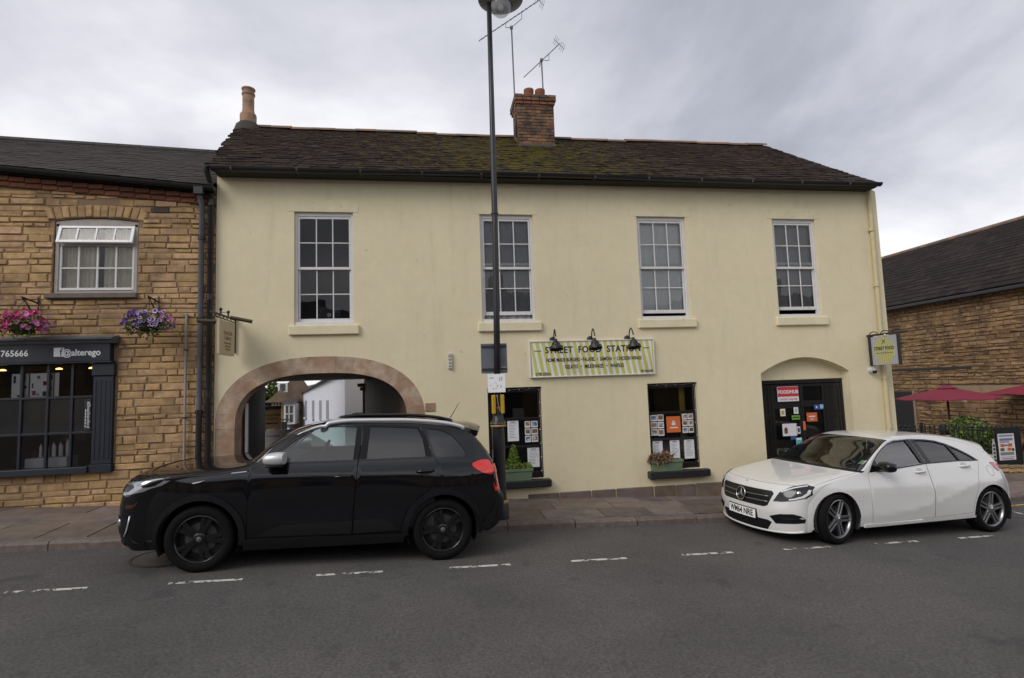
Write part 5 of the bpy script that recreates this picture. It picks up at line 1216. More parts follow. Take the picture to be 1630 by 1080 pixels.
MB().box(RXW-.05, RXW-.02, 15.4, 18.6, 1.98, 2.06).obj('cable_tray', mat('dark_tray', (.03, .025, .022), rough=.7), rw)
dd = MB().box(RXW-.03, RXW+.03, 17.7, 18.5, -1.2, 1.2).obj('door', mat('black_door_paint', (.012, .012, .012), rough=.6), rbld)
MB().box(RXW-.05, RXW+.05, 17.62, 17.7, -1.2, 1.25, bev=.01).obj('door_post', band, rbld)
# roof
EV, RG = Vector((RXW-.3, 0, 4.40)), Vector((RXW+3.5, 0, 7.22))
b = MB().add([(EV.x, 7.5, EV.z), (EV.x, 25, EV.z), (RG.x, 25, RG.z), (RG.x, 7.5, RG.z), (RXW+7.3, 7.5, 4.4), (RXW+7.3, 25, 4.4)], [(0, 3, 2, 1), (3, 4, 5, 2)])
rslate = mat('dark_stone_slate', (.026, .020, .017), rough=.9, var=.3, vs=6, bump=.006, bs=25, rnd=.32, spec=.2)
rroof = b.obj('roof', rslate, rbld, fix=False)
sv = (RG-EV); SL = sv.length; av = sv.normalized(); an = Vector((-av.z, 0, av.x)); cnt = 0; st = MB(); t = 0.; ex = .30
VR = []
for me in VAR:
    m2 = me.copy(); m2.materials.clear(); m2.materials.append(rslate); VR.append(m2)
while t < .985:
    y = 12.2+rr2.uniform(0, .3)
    while y < 22.5:
        w_ = rr2.uniform(.25, .5); p = EV+sv*(t+ex*.75/SL)+an*.02; p.y = y+w_/2
        rot = Matrix((Vector((0, -1, 0)), av, an)).transposed() @ Matrix.Rotation(-.06+rr2.uniform(-.012, .012), 3, 'X')
        M4 = Matrix.Translation(p) @ rot.to_4x4() @ Matrix.Diagonal((w_-.008, ex*1.5, .035, 1)); me = VR[rr2.randrange(10)]
        if cnt < 200 and 13 < y < 20: o = raw('slate', me, rroof); o.matrix_local = M4; cnt += 1
        else: st.add([M4 @ q.co for q in me.vertices], [tuple(q.vertices) for q in me.polygons])
        y += w_
    t += ex/SL; ex = max(.17, ex*.97)
st.obj('slates', rslate, rroof, fix=False)['kind'] = 'stuff'
y = 13.
while y < 23:
    MB().tube([(RG.x, y, RG.z+.01), (RG.x, y+.44, RG.z+.01)], .11, 8).obj('ridge_tile', clay_ridge, rroof, smooth=True, sharp=40); y += .45
MB().box(EV.x-.08, EV.x+.05, 8, 25, EV.z-.13, EV.z-.02, bev=.02).obj('gutter', gutter_m, rbld)
# terrace floor
tag(MB().add([(8.47, 10.95, gz(8.47)-.05), (30, 10.95, gz(30)-.05), (30, 26, gz(30)-.1), (8.47, 26, gz(8.47)-.3)], [(0, 1, 2, 3)]).obj('terrace', slab_m), kind='structure')
# low wall and railings
lwl = thing('low_stone_wall', 'low rubble stone wall under the black railings', 'wall', (13, 10.9, gz(13)))
FYR = 10.88
b = MB()
for x0, x1 in zip(range(9, 21), range(10, 22)):
    b.add([(x0, FYR, gz(x0)-.1), (x1, FYR, gz(x1)-.1), (x1, FYR, gz(x1)+.28), (x0, FYR, gz(x0)+.28), (x0, FYR+.22, gz(x0)-.1), (x1, FYR+.22, gz(x1)-.1), (x1, FYR+.22, gz(x1)+.28), (x0, FYR+.22, gz(x0)+.28)], [(0, 1, 2, 3), (3, 2, 6, 7), (4, 7, 6, 5)])
b.obj('core', mortar_m, lwl, fix=False)
x = 9.
while x < 17:
    w_ = rr2.uniform(.2, .45)
    for k, (za, zb) in enumerate(((.02, .15), (.16, .25))):
        vs, fs = stone_mesh(rr2, w_-.012, zb-za, .03); cxx = x+w_/2+k*.1; MB().add([(v[0]+cxx, FYR+v[1], v[2]+gz(cxx)+(za+zb)/2) for v in vs], fs).obj('stone', stone_m, lwl, smooth=True, sharp=35, fix=False)
    MB().box(x+.1+.004, x+.1+w_-.004, FYR-.03, FYR+.25, gz(x+.1)+.255, gz(x+.1)+.315, bev=.008).obj('coping_stone', band, lwl); x += w_
rail = thing('railings', 'black iron railings round the pub terrace', 'railing', (13, FYR+.1, gz(13)+.3))
yF = FYR+.1; b = MB()
for zq in (.42, 1.12): b.tube([(x, yF, gz(x)+zq) for x in (8.6, 12, 16, 20)], .016, 6)
b.obj('rail', black_metal, rail)
nb_ = 0; x = 8.7; spear = None
while x < 17.5:
    zb = gz(x)+.3
    if spear is None:
        q = MB().tube([(0, 0, 0), (0, 0, .86)], .013, 6); q.lathe([(.013, .86), (.022, .89), (0, .96)], n=6); o = q.obj('bar', black_metal, rail); spear = o.data
    else: o = raw('bar', spear, rail)
    o.matrix_parent_inverse = Matrix.Identity(4); o.location = Vector((x, yF, zb))-Vector((13, FYR+.1, gz(13)+.3)); x += .125
for x in (8.7, 11., 13.75, 16.): MB().box(x-.02, x+.02, yF-.02, yF+.02, gz(x)+.28, gz(x)+1.28, bev=.004).obj('post', black_metal, rail)
# board with food poster on the railings
ab = thing('menu_board', 'black board with a food offer poster fixed to the railings', 'menu board', (13.15, yF-.06, gz(13.15)+.3))
yA = yF-.05
MB().box(12.86, 13.50, yA, yA+.03, -.34, .57, bev=.006).obj('board', black_wood, ab)
flat(ab, 'poster', 12.90, 13.34, -.17, .43, yA, paper)
pb_ = cm('purple_grey_print', (.22, .18, .30)); 
for a, c, d, e_, m in ((12.93, 13.31, .36, .405, cm('blue_grey_print', (.25, .3, .45))), (12.94, 13.30, .27, .325, pb_), (12.94, 13.20, .225, .26, MATS['blue_grey_print']), (12.95, 13.06, .13, .20, orange), (13.15, 13.27, .13, .205, orange), (13.07, 13.14, .15, .18, black_ink), (12.94, 13.05, .035, .105, brown_ink), (13.13, 13.24, .04, .11, orange), (13.25, 13.31, .03, .09, black_ink), (12.93, 13.30, -.06, .01, cm('green_grey_print', (.2, .25, .25))), (12.92, 13.30, -.105, -.095, red), (12.95, 13.28, -.155, -.125, MATS['blue_grey_print'])): flat(ab, 'print', a, c, d, e_, yA-.0035, m, .0008)
# white feather flag beside it
fg = thing('feather_flag', 'black feather banner with white edge lettering on the railings', 'banner', (12.7, yF-.05, 0))
MB().prism([(12.72, -.25), (12.80, -.25), (12.82, 0), (12.815, .2), (12.795, .31), (12.765, .33), (12.735, .2), (12.72, 0)], yA-.004, yA, axis='y').obj('cloth', mat('off_white_cloth', (.5, .5, .5), rough=.8), fg)
for k in range(5): MB().box(12.75, 12.80, yA-.0052, yA-.0042, -.19+.085*k, -.14+.085*k).obj('faint_print', black_ink, fg)
wcl = thing('folded_cloth', 'white cloth draped on the railings behind the white car', 'cloth', (11.6, yF-.05, .2))
MB().box(11.52, 11.66, yA, yA+.02, .25, .46, bev=.008).obj('cloth', MATS['off_white_cloth'], wcl)
wcl2 = thing('white_sheet', 'low white sheet hung across the railings near the feather banner', 'sheet', (12.4, yF-.05, -.2))
MB().prism([(12.15, -.13), (12.72, -.16), (12.72, -.03), (12.55, -.0), (12.15, -.04)], yA, yA+.01, axis='y').obj('sheet', MATS['off_white_cloth'], wcl2)
# parasols
maroon = mat('maroon_canvas', (.24, .022, .045), rough=.85, var=.08, vs=10)
wood_m = mat('parasol_wood', (.20, .11, .05), rough=.6, var=.2, vs=10)
def parasol(label, x, y, r, ztop, zrim, rot):
    t = thing('parasol', label, 'parasol', (x, y, gz(x)-.1), group='maroon parasols on the terrace')
    K = 8; vs = []; M_ = 6
    for j in range(M_+1):
        f = j/M_
        for k in range(K*4):
            a = rot+2*math.pi*k/(K*4); seg = (k % 4)/4; chord = math.cos(math.pi/K)/math.cos((seg-.5)*2*math.pi/K)
            rr_ = r*(.08+.92*f)*chord/ (math.cos(math.pi/K)/math.cos(math.pi/K)); droop = .03*math.sin(seg*math.pi)*f
            vs.append((x+rr_*math.cos(a), y+rr_*math.sin(a), ztop+(zrim-ztop)*(.1*f+.9*f**1.0)-droop))
    n = K*4; fs = [(j*n+k, j*n+(k+1) % n, (j+1)*n+(k+1) % n, (j+1)*n+k) for j in range(M_) for k in range(n)]
    for k in range(n):
        p = vs[M_*n+k]; vs.append((p[0], p[1], p[2]-.02))
    fs += [(M_*n+k, M_*n+(k+1) % n, (M_+1)*n+(k+1) % n, (M_+1)*n+k) for k in range(n)]
    MB().add(vs, fs).obj('canopy', maroon, t, smooth=True, sharp=50, fix=False)
    MB().lathe([(r*.22, ztop-.02), (r*.12, ztop+.03), (0.0, ztop+.06)], (x, y, 0), 8).obj('vent_cap', maroon, t, smooth=True)
    MB().tube([(x, y, gz(x)-.1), (x, y, ztop)], .028, 10).obj('pole', wood_m, t, smooth=True)
    for k in range(K):
        a = rot+2*math.pi*k/K; MB().tube([(x, y, ztop-.02), (x+r*.97*math.cos(a), y+r*.97*math.sin(a), zrim-.0)], .010, 5).obj('rib', wood_m, t)
    MB().lathe([(.30, gz(x)-.12), (.30, gz(x)-.04), (.06, gz(x)), (.04, gz(x)+.25), (0, gz(x)+.25)], (x, y, 0), 20).obj('base', black_metal, t, smooth=True, sharp=40)
parasol('maroon parasol over the terrace, wholly in view beyond the cream corner', 14.0, 13.1, 1.20, 1.47, 1.19, rad(12)); parasol('maroon parasol cut off by the right edge of the view', 17.0, 13.1, 1.20, 1.50, 1.24, rad(5))
# shrub, bench, seated person behind the railings
leafy('shrub', 'rounded bright green shrub behind the terrace railings', 'shrub', (13.15, 11.8, gz(13)), [((13.15, 11.85, .33), .62, .42, .45, .55), ((12.75, 11.8, .1), .5, .4, .4, .2), ((13.6, 11.85, .1), .45, .4, .38, .25)], 4200, .055, [bright, lime, mid_g, dark_g], [([(13.15, 11.85, gz(13)-.1), (13.1, 11.85, .1)], .03), ([(13.15, 11.85, gz(13)), (13.5, 11.85, .2)], .02)], seed=51, elong=1.2)
tb_ = thing('picnic_table', 'brown wooden picnic table on the terrace behind the shrub', 'table', (15.3, 12.6, gz(15.3)))
for k in range(5): MB().box(14.6+.0, 16.1, 12.3+.14*k, 12.42+.14*k, gz(15.3)+.68, gz(15.3)+.715, bev=.006).obj('plank', wood_m, tb_)
for xx in (14.8, 15.9):
    for s in (-1, 1): MB().tube([(xx, 12.62+.1*s, gz(15.3)+.68), (xx, 12.62+.5*s, gz(15.3)-.1)], .04, 6).obj('leg', wood_m, tb_)
# person seated
def person():
    px, py, gz0 = 12.55, 12.0, gz(12.55)-.1
    t = thing('person', 'person with dark hair in black clothing seated behind the railings', 'person', (px, py, gz0))
    me = bpy.data.meshes.new('body'); V = []; E_ = []; Rr = []
    def add(p, r, par=None):
        V.append(p); Rr.append(r)
        if par is not None: E_.append((par, len(V)-1))
        return len(V)-1
    sz = gz0+.46
    pel = add((px, py, sz), .15); ab_ = add((px+.01, py, sz+.18), .14, pel); ch = add((px+.04, py, sz+.38), .155, ab_); nk = add((px+.06, py, sz+.53), .055, ch); hd = add((px+.08, py-.01, sz+.62), .075, nk); ht = add((px+.08, py-.01, sz+.74), .07, hd)
    for s in (-1, 1):
        sh = add((px+.04, py+.17*s, sz+.44), .06, ch); el = add((px+.12, py+.22*s, sz+.18), .045, sh); wr = add((px+.36, py+.14*s, sz+.22), .032, el); hn = add((px+.45, py+.12*s, sz+.24), .03, wr)
        hp = add((px+.08, py+.1*s, sz-.02), .1, pel); kn = add((px+.46, py+.12*s, sz+.02), .065, hp); an_ = add((px+.48, py+.12*s, gz0+.07), .04, kn); ft = add((px+.62, py+.12*s, gz0+.04), .035, an_)
    me.from_pydata(V, E_, []); o = bpy.data.objects.new('body', me); put(o, t)
    sk = o.modifiers.new('skin', 'SKIN'); 
    for i, r in enumerate(Rr): me.skin_vertices[0].data[i].radius = (r, r)
    me.skin_vertices[0].data[0].use_root = True
    o.modifiers.new('sub', 'SUBSURF').levels = 2; o.modifiers['sub'].render_levels = 2
    m = mat('black_cloth', (.012, .012, .014), rough=.9, var=.2); me.materials.append(m)
    hc = Vector((px+.08, py-.01, sz+.70))
    MB().lathe([(0, -.125), (.045, -.11), (.07, -.06), (.078, 0), (.07, .06), (.04, .1), (0, .11)], hc+Vector((.015, 0, -.01)), 16).obj('face', mat('skin', (.42, .24, .16), rough=.6, var=.05), t, smooth=True)
    MB().lathe([(0, -.02), (.02, 0), (0, .02)], hc+Vector((.092, 0, -.02)), 8).obj('nose', MATS['skin'], t, smooth=True)
    b = MB().lathe([(.085, -.20), (.1, -.1), (.098, 0), (.085, .08), (.05, .125), (0, .135)], hc+Vector((-.02, 0, 0)), 16); b.obj('hair', mat('dark_hair', (.012, .009, .008), rough=.6), t, smooth=True)
person()
sb_ = thing('bench', 'dark bench under the seated person behind the railings', 'bench', (12.55, 12, gz(12.5)))
MB().box(12.2, 12.8, 11.6, 12.4, gz(12.5)+.25, gz(12.5)+.30, bev=.008).obj('seat', wood_m, sb_)
for x in (12.25, 12.7): MB().box(x, x+.05, 11.65, 12.35, gz(12.5)-.12, gz(12.5)+.25).obj('leg', wood_m, sb_)

# ================================================================ seen through the archway
wht = mat('white_render', (.68, .69, .74), rough=.85, var=.05, vs=3)
wh = thing('white_house', 'white rendered building with narrow windows seen through the archway', 'building', (-4, 22, -.8))
A_, B_ = Vector((-2.62, 17.8, 0)), Vector((-6.25, 28.5, 0)); dirw = (B_-A_).normalized(); nw = Vector((-dirw.y, dirw.x, 0))
if nw.x > 0: nw = -nw
zt = lambda f: 2.62-.70*f
b = MB().add([A_+Vector((0, 0, -2)), B_+Vector((0, 0, -3)), B_+Vector((0, 0, 1.95)), A_+Vector((0, 0, 2.62)), A_+Vector((3.2, .0, -2)), A_+Vector((3.2, 0, 2.62)), B_+Vector((4, 0, -3)), B_+Vector((4, 0, 1.95))], [(0, 1, 2, 3), (4, 0, 3, 5), (1, 6, 7, 2)])
whw = b.obj('wall', wht, wh, fix=False)
grey_w = mat('grey_window_blind', (.28, .27, .29), rough=.5, var=.1)
for f, hgt in ((.30, 0), (.455, 0), (.64, 0), (.86, 0)):
    c = A_.lerp(B_, f); z1 = 1.66-.10*f; z0 = .92-.16*f; w2 = .24+.14*f
    u = dirw*w2; q = [c-u+Vector((0, 0, z0)), c+u+Vector((0, 0, z0)), c+u+Vector((0, 0, z1)), c-u+Vector((0, 0, z1))]
    MB().add([p+nw*.012 for p in q]+[p+nw*.012-nw*.06 for p in q], [(0, 1, 2, 3), (0, 1, 5, 4), (1, 2, 6, 5), (2, 3, 7, 6), (3, 0, 4, 7)]).obj('window', grey_w, wh)
    MB().add([q[0]+nw*.02, q[1]+nw*.02, q[1]+nw*.02+Vector((0, 0, -.06)), q[0]+nw*.02+Vector((0, 0, -.06)), q[0]+nw*.08, q[1]+nw*.08, q[1]+nw*.08+Vector((0, 0, -.06)), q[0]+nw*.08+Vector((0, 0, -.06))], [(4, 5, 6, 7), (0, 4, 5, 1), (3, 2, 6, 7)]).obj('sill', wht, wh)
rf = MB().add([A_+Vector((-.15, -.2, 2.60)), B_+Vector((-.15, .2, 1.93)), B_+Vector((2.6, .2, 3.2)), A_+Vector((2.2, -.2, 3.9)), A_+Vector((-.15, -.2, 2.54)), B_+Vector((-.15, .2, 1.87))], [(0, 3, 2, 1), (0, 1, 5, 4)]).obj('roof', mat('lane_slate', (.06, .058, .06), rough=.8, var=.2, vs=8), wh)
b = MB().box(-2.66, -1.9, 16.9, 17.75, 1.02, 1.12, bev=.02); b.box(-2.3, -1.7, 17.0, 17.78, 1.12, 1.26, bev=.02); b.obj('canopy', mat('dark_canopy', (.035, .033, .035), rough=.6), wh)
# stone house further down
sh2 = thing('stone_cottage', 'honey stone cottage with white casement seen down the lane', 'building', (-6.7, 27.5, -2))
sandy = mat('far_limestone', (.36, .255, .14), rough=.95, var=.3, vs=3.2, bump=.02, bs=6, col2=(.26, .18, .10), c2s=1.2)
a0, a1, a2 = Vector((-5.7, 28.6, 0)), Vector((-7.36, 27.5, 0)), Vector((-9.5, 35, 0))
b = MB().add([a0+Vector((0, 0, -3)), a1+Vector((0, 0, -3)), a1+Vector((0, 0, 1.62)), a0+Vector((0, 0, 1.62)), a0.lerp(a1, .35)+Vector((0, 0, 2.75)), a2+Vector((0, 0, -3)), a2+Vector((0, 0, 1.6))], [(0, 1, 2, 4, 3), (1, 5, 6, 2)]); b.obj('wall', sandy, sh2, fix=False)
b = MB().add([a1+Vector((-.25, -.25, 1.55)), a2+Vector((-.25, 0, 1.55)), a2+Vector((1.6, 0, 2.9)), a0.lerp(a1, .35)+Vector((0, -.3, 2.9)), a0+Vector((.3, -.3, 1.5))], [(0, 3, 2, 1), (3, 0, 4)]); b.obj('roof', mat('far_brown_roof', (.24, .17, .115), rough=.9, var=.3, vs=3), sh2, fix=False)
wx, wy = -6.5, 27.05; MB().box(wx-.24, wx+.24, wy+.0, wy+.9, .50, 1.45).obj('bay', white_wood, sh2); MB().box(wx-.16, wx+.16, wy-.02, wy, .60, 1.36).obj('window', mat('dim_far_glass', (.09, .09, .10), rough=.2), sh2)
b = MB()
for x0, x1, z0, z1 in ((-.02, .02, .60, 1.36), (-.16, .16, .96, 1.0)): b.box(wx+x0, wx+x1, wy-.05, wy-.022, z0, z1)
b.obj('glazing_bar', white_wood, sh2); MB().add([(wx-.32, wy-.1, 1.46), (wx+.32, wy-.1, 1.46), (wx+.32, wy+.9, 1.68), (wx-.32, wy+.9, 1.68)], [(0, 1, 2, 3)]).obj('bay_roof', MATS['lane_slate'], sh2, fix=False)
b = MB().box(-7.15, -6.72, 27.6, 28.6, 2.0, 2.45); b.obj('dormer', white_wood, sh2); MB().box(-7.05, -6.82, 27.57, 27.595, 2.06, 2.4).obj('dormer_window', MATS['dim_far_glass'], sh2)
ba = thing('market_banner', 'blue banner on the cottage wall beside the lane', 'banner', (-6.6, 26.8, 0)); MB().box(-6.85, -6.40, 26.8, 26.85, .14, .43).obj('cloth', blue, ba)
for k in range(3): MB().box(-6.80+.13*k, -6.71+.13*k, 26.79, 26.799, .22, .36).obj('faint_print', paper, ba)
cn = thing('far_cottage', 'small tan cottage with pale roof on the hillside beyond the lane', 'building', (-16.5, 60, 0))
MB().box(-19, -14.6, 58, 66, -4, 1.9).obj('wall', sandy, cn); MB().add([(-19.3, 57.6, 1.85), (-14.3, 57.6, 1.85), (-14.3, 62, 2.7), (-19.3, 62, 2.7), (-14.3, 66, 1.85), (-19.3, 66, 1.85)], [(0, 1, 2, 3), (3, 2, 4, 5)]).obj('roof', mat('far_tan_roof', (.24, .17, .12), rough=.9, var=.25, vs=1.5), cn, fix=False)
hillm = mat('wooded_hill', (.055, .065, .035), rough=.95, var=.4, vs=.35)
b = MB(); HN = 20
for i in range(HN+1):
    x = -90+120*i/HN; b.v += [(x, 90, -6), (x, 130, 3.0+1.1*math.sin(i*1.3)+.6*math.sin(i*2.9)), (x, 170, -6)]
for i in range(HN): b.f += [(3*i, 3*i+3, 3*i+4, 3*i+1), (3*i+1, 3*i+4, 3*i+5, 3*i+2)]; b.m += [0, 0]
tag(b.obj('hill', hillm, None, smooth=True, fix=False), kind='structure')
def tree(label, x, y, z0, h, r, seed):
    t = thing('tree', label, 'tree', (x, y, z0)); MB().tube([(x, y, z0), (x+.05, y, z0+h*.35), (x, y+.1, z0+h*.6)], [.16, .12, .08], 8).obj('trunk', mat('bark', (.07, .055, .04), rough=.9, var=.3), t, smooth=True)
    rr_ = random.Random(seed); bl = [((x+rr_.uniform(-.6, .6)*r, y+rr_.uniform(-.6, .6)*r, z0+h*.55+rr_.uniform(-.3, .45)*h), r*.6, r*.6, h*.2, .12) for _ in range(9)]
    b = leafy(None, None, None, None, bl, 2600, .16, [mid_g, dark_g, bright], parent=t, seed=seed); t.children[-1].name = 'crown'
tree('green tree beyond the brown gallery board in the archway', -8.7, 30.5, -1.8, 3.9, .62, 71)
# gallery board standing at the end of the passage
gb = thing('gallery_board', 'brown gallery sign board with black ironwork top seen through the archway', 'sign', (-3.9, 15.8, .9))
MB().box(-4.43, -3.99, 15.7, 15.75, .98, 1.52, bev=.006).obj('board', mat('ochre_board', (.32, .20, .08), rough=.6, var=.12, vs=5), gb)
b = MB().box(-4.46, -3.97, 15.66, 15.79, 1.52, 1.60, bev=.01)
for k in range(6): b.tube([(-4.41+.08*k, 15.72, 1.6), (-4.41+.08*k, 15.72, 1.68)], .014, 6)
b.box(-4.43, -4.37, 15.7, 15.76, -.3, .98); b.box(-4.04, -3.98, 15.7, 15.76, -.3, .98); b.obj('ironwork', black_metal, gb)
for s_, z_, q in (('riverside', 1.36, .11), ('Gallery', 1.26, .10)): text(s_, q, black_ink, gb, face_front(-4.21, 15.698, z_))
wb = thing('white_banner', 'plain white banner with a line of script below the gallery board', 'banner', (-3.9, 15.6, .4)); MB().box(-4.42, -3.60, 15.6, 15.62, .35, .96, bev=.004).obj('cloth', paper, wb)
MB().tube([(-4.33+.03*k, 15.597, .80+.018*math.sin(k*2.2)) for k in range(12)], .006, 4).obj('script_line', black_ink, wb)
for k in range(4): MB().box(-4.36+.075*k, -4.30+.075*k, 15.694, 15.699, 1.12, 1.15).obj('faint_print', black_ink, gb)
bld = thing('hanging_pub_sign', 'small dark sign on an iron arm by the cottage in the lane', 'sign', (-6.6, 25, .6)); b = MB().box(-6.62, -6.1, 25, 25.05, .25, .72); b.tube([(-6.9, 25.02, .85), (-6.0, 25.02, .80)], .03, 6); b.obj('board', black_metal, bld)
# row opposite, behind the camera: what the windows and the cars reflect
op_ = thing('terraced_row', 'dark slate-roofed row across the street, seen only as reflection in the panes', 'building', (0, -13, 0))
b = MB(); segs = [(-26, -15, 4.6, 7.2), (-15, -6.5, 5.0, 7.6), (-6.5, 1, 4.4, 6.9), (1, 8, 5.2, 8.0), (8, 17, 4.7, 7.2), (17, 30, 5.0, 7.5)]
rb_ = MB(); wb_ = MB()
for i, (x0, x1, ze, zr) in enumerate(segs):
    b.box(x0, x1-.01, -20, -13, -2, ze); b.add([(x0, -13, ze), (x0, -20, ze), (x0, -16.5, zr)], [(0, 1, 2)]); b.add([(x1-.01, -13, ze), (x1-.01, -20, ze), (x1-.01, -16.5, zr)], [(0, 1, 2)])
    rb_.add([(x0-.1, -12.7, ze-.1), (x1+.1, -12.7, ze-.1), (x1+.1, -16.5, zr), (x0-.1, -16.5, zr), (x0-.1, -20.3, ze-.1), (x1+.1, -20.3, ze-.1)], [(0, 1, 2, 3), (3, 2, 5, 4)])
    b.box((x0+x1)/2-.5, (x0+x1)/2+.4, -17, -16, zr-.8, zr+1.0)
    for k in range(3):
        xx = x0+(x1-x0)*(k+.5)/3; MB().box(xx-.5, xx+.5, -13.02, -12.97, 2.7, 4.0).obj('window', MATS['dim_far_glass'], op_); MB().box(xx-.7, xx+.7, -13.02, -12.97, .2, 2.0).obj('window', MATS['dim_far_glass'], op_)
ow = b.obj('wall', sandy, op_); rb_.obj('roof', MATS['lane_slate'], op_, fix=False)
# ================================================================ cars
def pchip(xk, yk):
    xk = np.array(xk, float); yk = np.array(yk, float); h = np.diff(xk); d = np.diff(yk)/h; m = np.zeros(len(xk))
    for i in range(1, len(xk)-1):
        if d[i-1]*d[i] > 0: w1, w2 = 2*h[i]+h[i-1], h[i]+2*h[i-1]; m[i] = (w1+w2)/(w1/d[i-1]+w2/d[i])
    m[0], m[-1] = d[0], d[-1]; X, Yk, Hh_, Mm = xk.tolist(), yk.tolist(), h.tolist(), m.tolist()
    import bisect
    def f(x):
        if x <= X[0]: return Yk[0]+Mm[0]*(x-X[0])
        if x >= X[-1]: return Yk[-1]+Mm[-1]*(x-X[-1])
        i = bisect.bisect_right(X, x)-1; t = (x-X[i])/Hh_[i]; t2 = t*t; t3 = t2*t
        return (2*t3-3*t2+1)*Yk[i]+(t3-2*t2+t)*Hh_[i]*Mm[i]+(-2*t3+3*t2)*Yk[i+1]+(t3-t2)*Hh_[i]*Mm[i+1]
    return f
def cspline(pts):
    """smooth interpolation of a list of values at 0..n-1 (Catmull-Rom, limited tangents)"""
    return pchip(list(range(len(pts))), pts)
class Car:
    def __init__(s, root, st, plan, vert, extra=None):
        s.root = root
        s.cx, s.cz, s.ex, s.ez = (cspline([q[k] for q in st]) for k in range(4)); s.n = cspline([q[4] for q in st]); s.K = len(st)-1
        s.P = pchip(*zip(*plan)); s.V = pchip(*zip(*vert)); s.extra = extra
    def hw(s, x, z):
        y = s.P(x)-s.V(z)
        return y+(s.extra(x, z) if s.extra else 0)
    def nrm(s, x, z, side):
        e = .004; dx = (s.hw(x+e, z)-s.hw(x-e, z))/(2*e); dz = (s.hw(x, z+e)-s.hw(x, z-e))/(2*e)
        v = Vector((-dx, 1, -dz)).normalized(); v.y *= side; return v
    def S(s, u, t):
        a = abs(t); n = s.n(u); sn = math.sin(a*math.pi/2); cs = math.cos(a*math.pi/2)
        sv = sn**(2/n) if sn > 0 else 0; g = 1-(cs**(2/n) if cs > 1e-9 else 0)
        cx, cz, ex, ez = s.cx(u), s.cz(u), s.ex(u), s.ez(u); ye = s.hw(ex, ez)
        return Vector((cx+(ex-cx)*g, math.copysign(ye*sv, t), cz+(ez-cz)*g))
    def Sn(s, u, t):
        e = .012; t0, t1 = max(-1, t-e), min(1, t+e); u0, u1 = max(0, u-e), min(s.K, u+e)
        a = s.S(u, t1)-s.S(u, t0); b = s.S(u1, t)-s.S(u0, t); v = b.cross(a)
        if v.length < 1e-9: v = Vector((0, 0, 1))
        v.normalize()
        c = s.S(u, t); ref = c-Vector((1.3, 0, .55))
        if v.dot(ref) < 0: v = -v
        return v
    # ---- meshes with exact normals
    def mesh(s, name, vs, fs, ns, m, parent=None, flip=None):
        me = bpy.data.meshes.new(name); me.from_pydata([tuple(v) for v in vs], [], fs); me.materials.append(m)
        # orient faces along their normals
        bad = []
        me.update()
        for p in me.polygons:
            if p.normal.dot(sum((Vector(ns[i]) for i in p.vertices), Vector())) < 0: bad.append(p.index)
        if bad:
            bm = bmesh.new(); bm.from_mesh(me); bm.faces.ensure_lookup_table(); bmesh.ops.reverse_faces(bm, faces=[bm.faces[i] for i in bad]); bm.to_mesh(me); bm.free()
        me.polygons.foreach_set('use_smooth', [True]*len(me.polygons)); me.normals_split_custom_set_from_vertices([tuple(n) for n in ns]); me.update()
        return raw(name, me, parent or s.root)
    def strip(s, name, u0, u1, t0, t1, m, nu=10, ntt=14, off=0., parent=None):
        vs, ns, fs = [], [], []
        for i in range(nu+1):
            for j in range(ntt+1):
                u = u0+(u1-u0)*i/nu; t = t0+(t1-t0)*j/ntt; n = s.Sn(u, t); vs.append(s.S(u, t)+n*off); ns.append(n)
        for i in range(nu):
            for j in range(ntt): a = i*(ntt+1)+j; fs.append((a, a+1, a+ntt+2, a+ntt+1))
        return s.mesh(name, vs, fs, ns, m, parent)
    def ut(s, y, z, u0, u1):
        """front/rear view (y,z) -> (u,t)"""
        def tz(u):
            ye = s.hw(s.ex(u), s.ez(u)); q = min(.9999, abs(y)/ye); t = math.asin(q**(s.n(u)/2))*2/math.pi
            return t, s.S(u, t).z
        a, b = u0, u1; fa = tz(a)[1]-z
        for _ in range(40):
            c = (a+b)/2; fc = tz(c)[1]-z
            if (fc > 0) == (fa > 0): a = c
            else: b = c
        return (a+b)/2, math.copysign(tz((a+b)/2)[0], y)
    def patch(s, name, poly, fmap, m, off=.004, step=.03, parent=None, skirt=.012):
        """raised patch: poly in 2D, fmap(a,b) -> point, normal"""
        q = []
        for i in range(len(poly)):
            a, b = poly[i], poly[(i+1) % len(poly)]; n_ = max(1, int(math.hypot(b[0]-a[0], b[1]-a[1])/min(.025, step)))
            q += [(a[0]+(b[0]-a[0])*k/n_, a[1]+(b[1]-a[1])*k/n_) for k in range(n_)]
        poly = q
        g = gridpts(poly, step); v2, tr = cdt([poly], g); tr = [t for t in tr if in_poly((sum(v2[i][0] for i in t)/3, sum(v2[i][1] for i in t)/3), poly)]
        vs, ns = [], []
        for a, b in v2: p, n = fmap(a, b); vs.append(p+n*off); ns.append(n)
        fs = list(tr)
        if skirt:
            k = len(poly); base = len(vs); ctr = sum(vs, Vector())/len(vs)
            for i in range(k):
                p, n = fmap(*poly[i]); d = (p-ctr); d = (d-n*d.dot(n)); d = d.normalized() if d.length > 1e-6 else n
                vs += [p+n*off, p-n*skirt]; ns += [d, d]
            fs += [(base+2*i, base+2*((i+1) % k), base+2*((i+1) % k)+1, base+2*i+1) for i in range(k)]
        return s.mesh(name, vs, fs, ns, m, parent)
    def fside(s, side):
        return lambda x, z: (Vector((x, side*s.hw(x, z), z)), s.nrm(x, z, side))
    def ffront(s, u0, u1):
        def f(y, z):
            u, t = s.ut(y, z, u0, u1); return s.S(u, t), s.Sn(u, t)
        return f
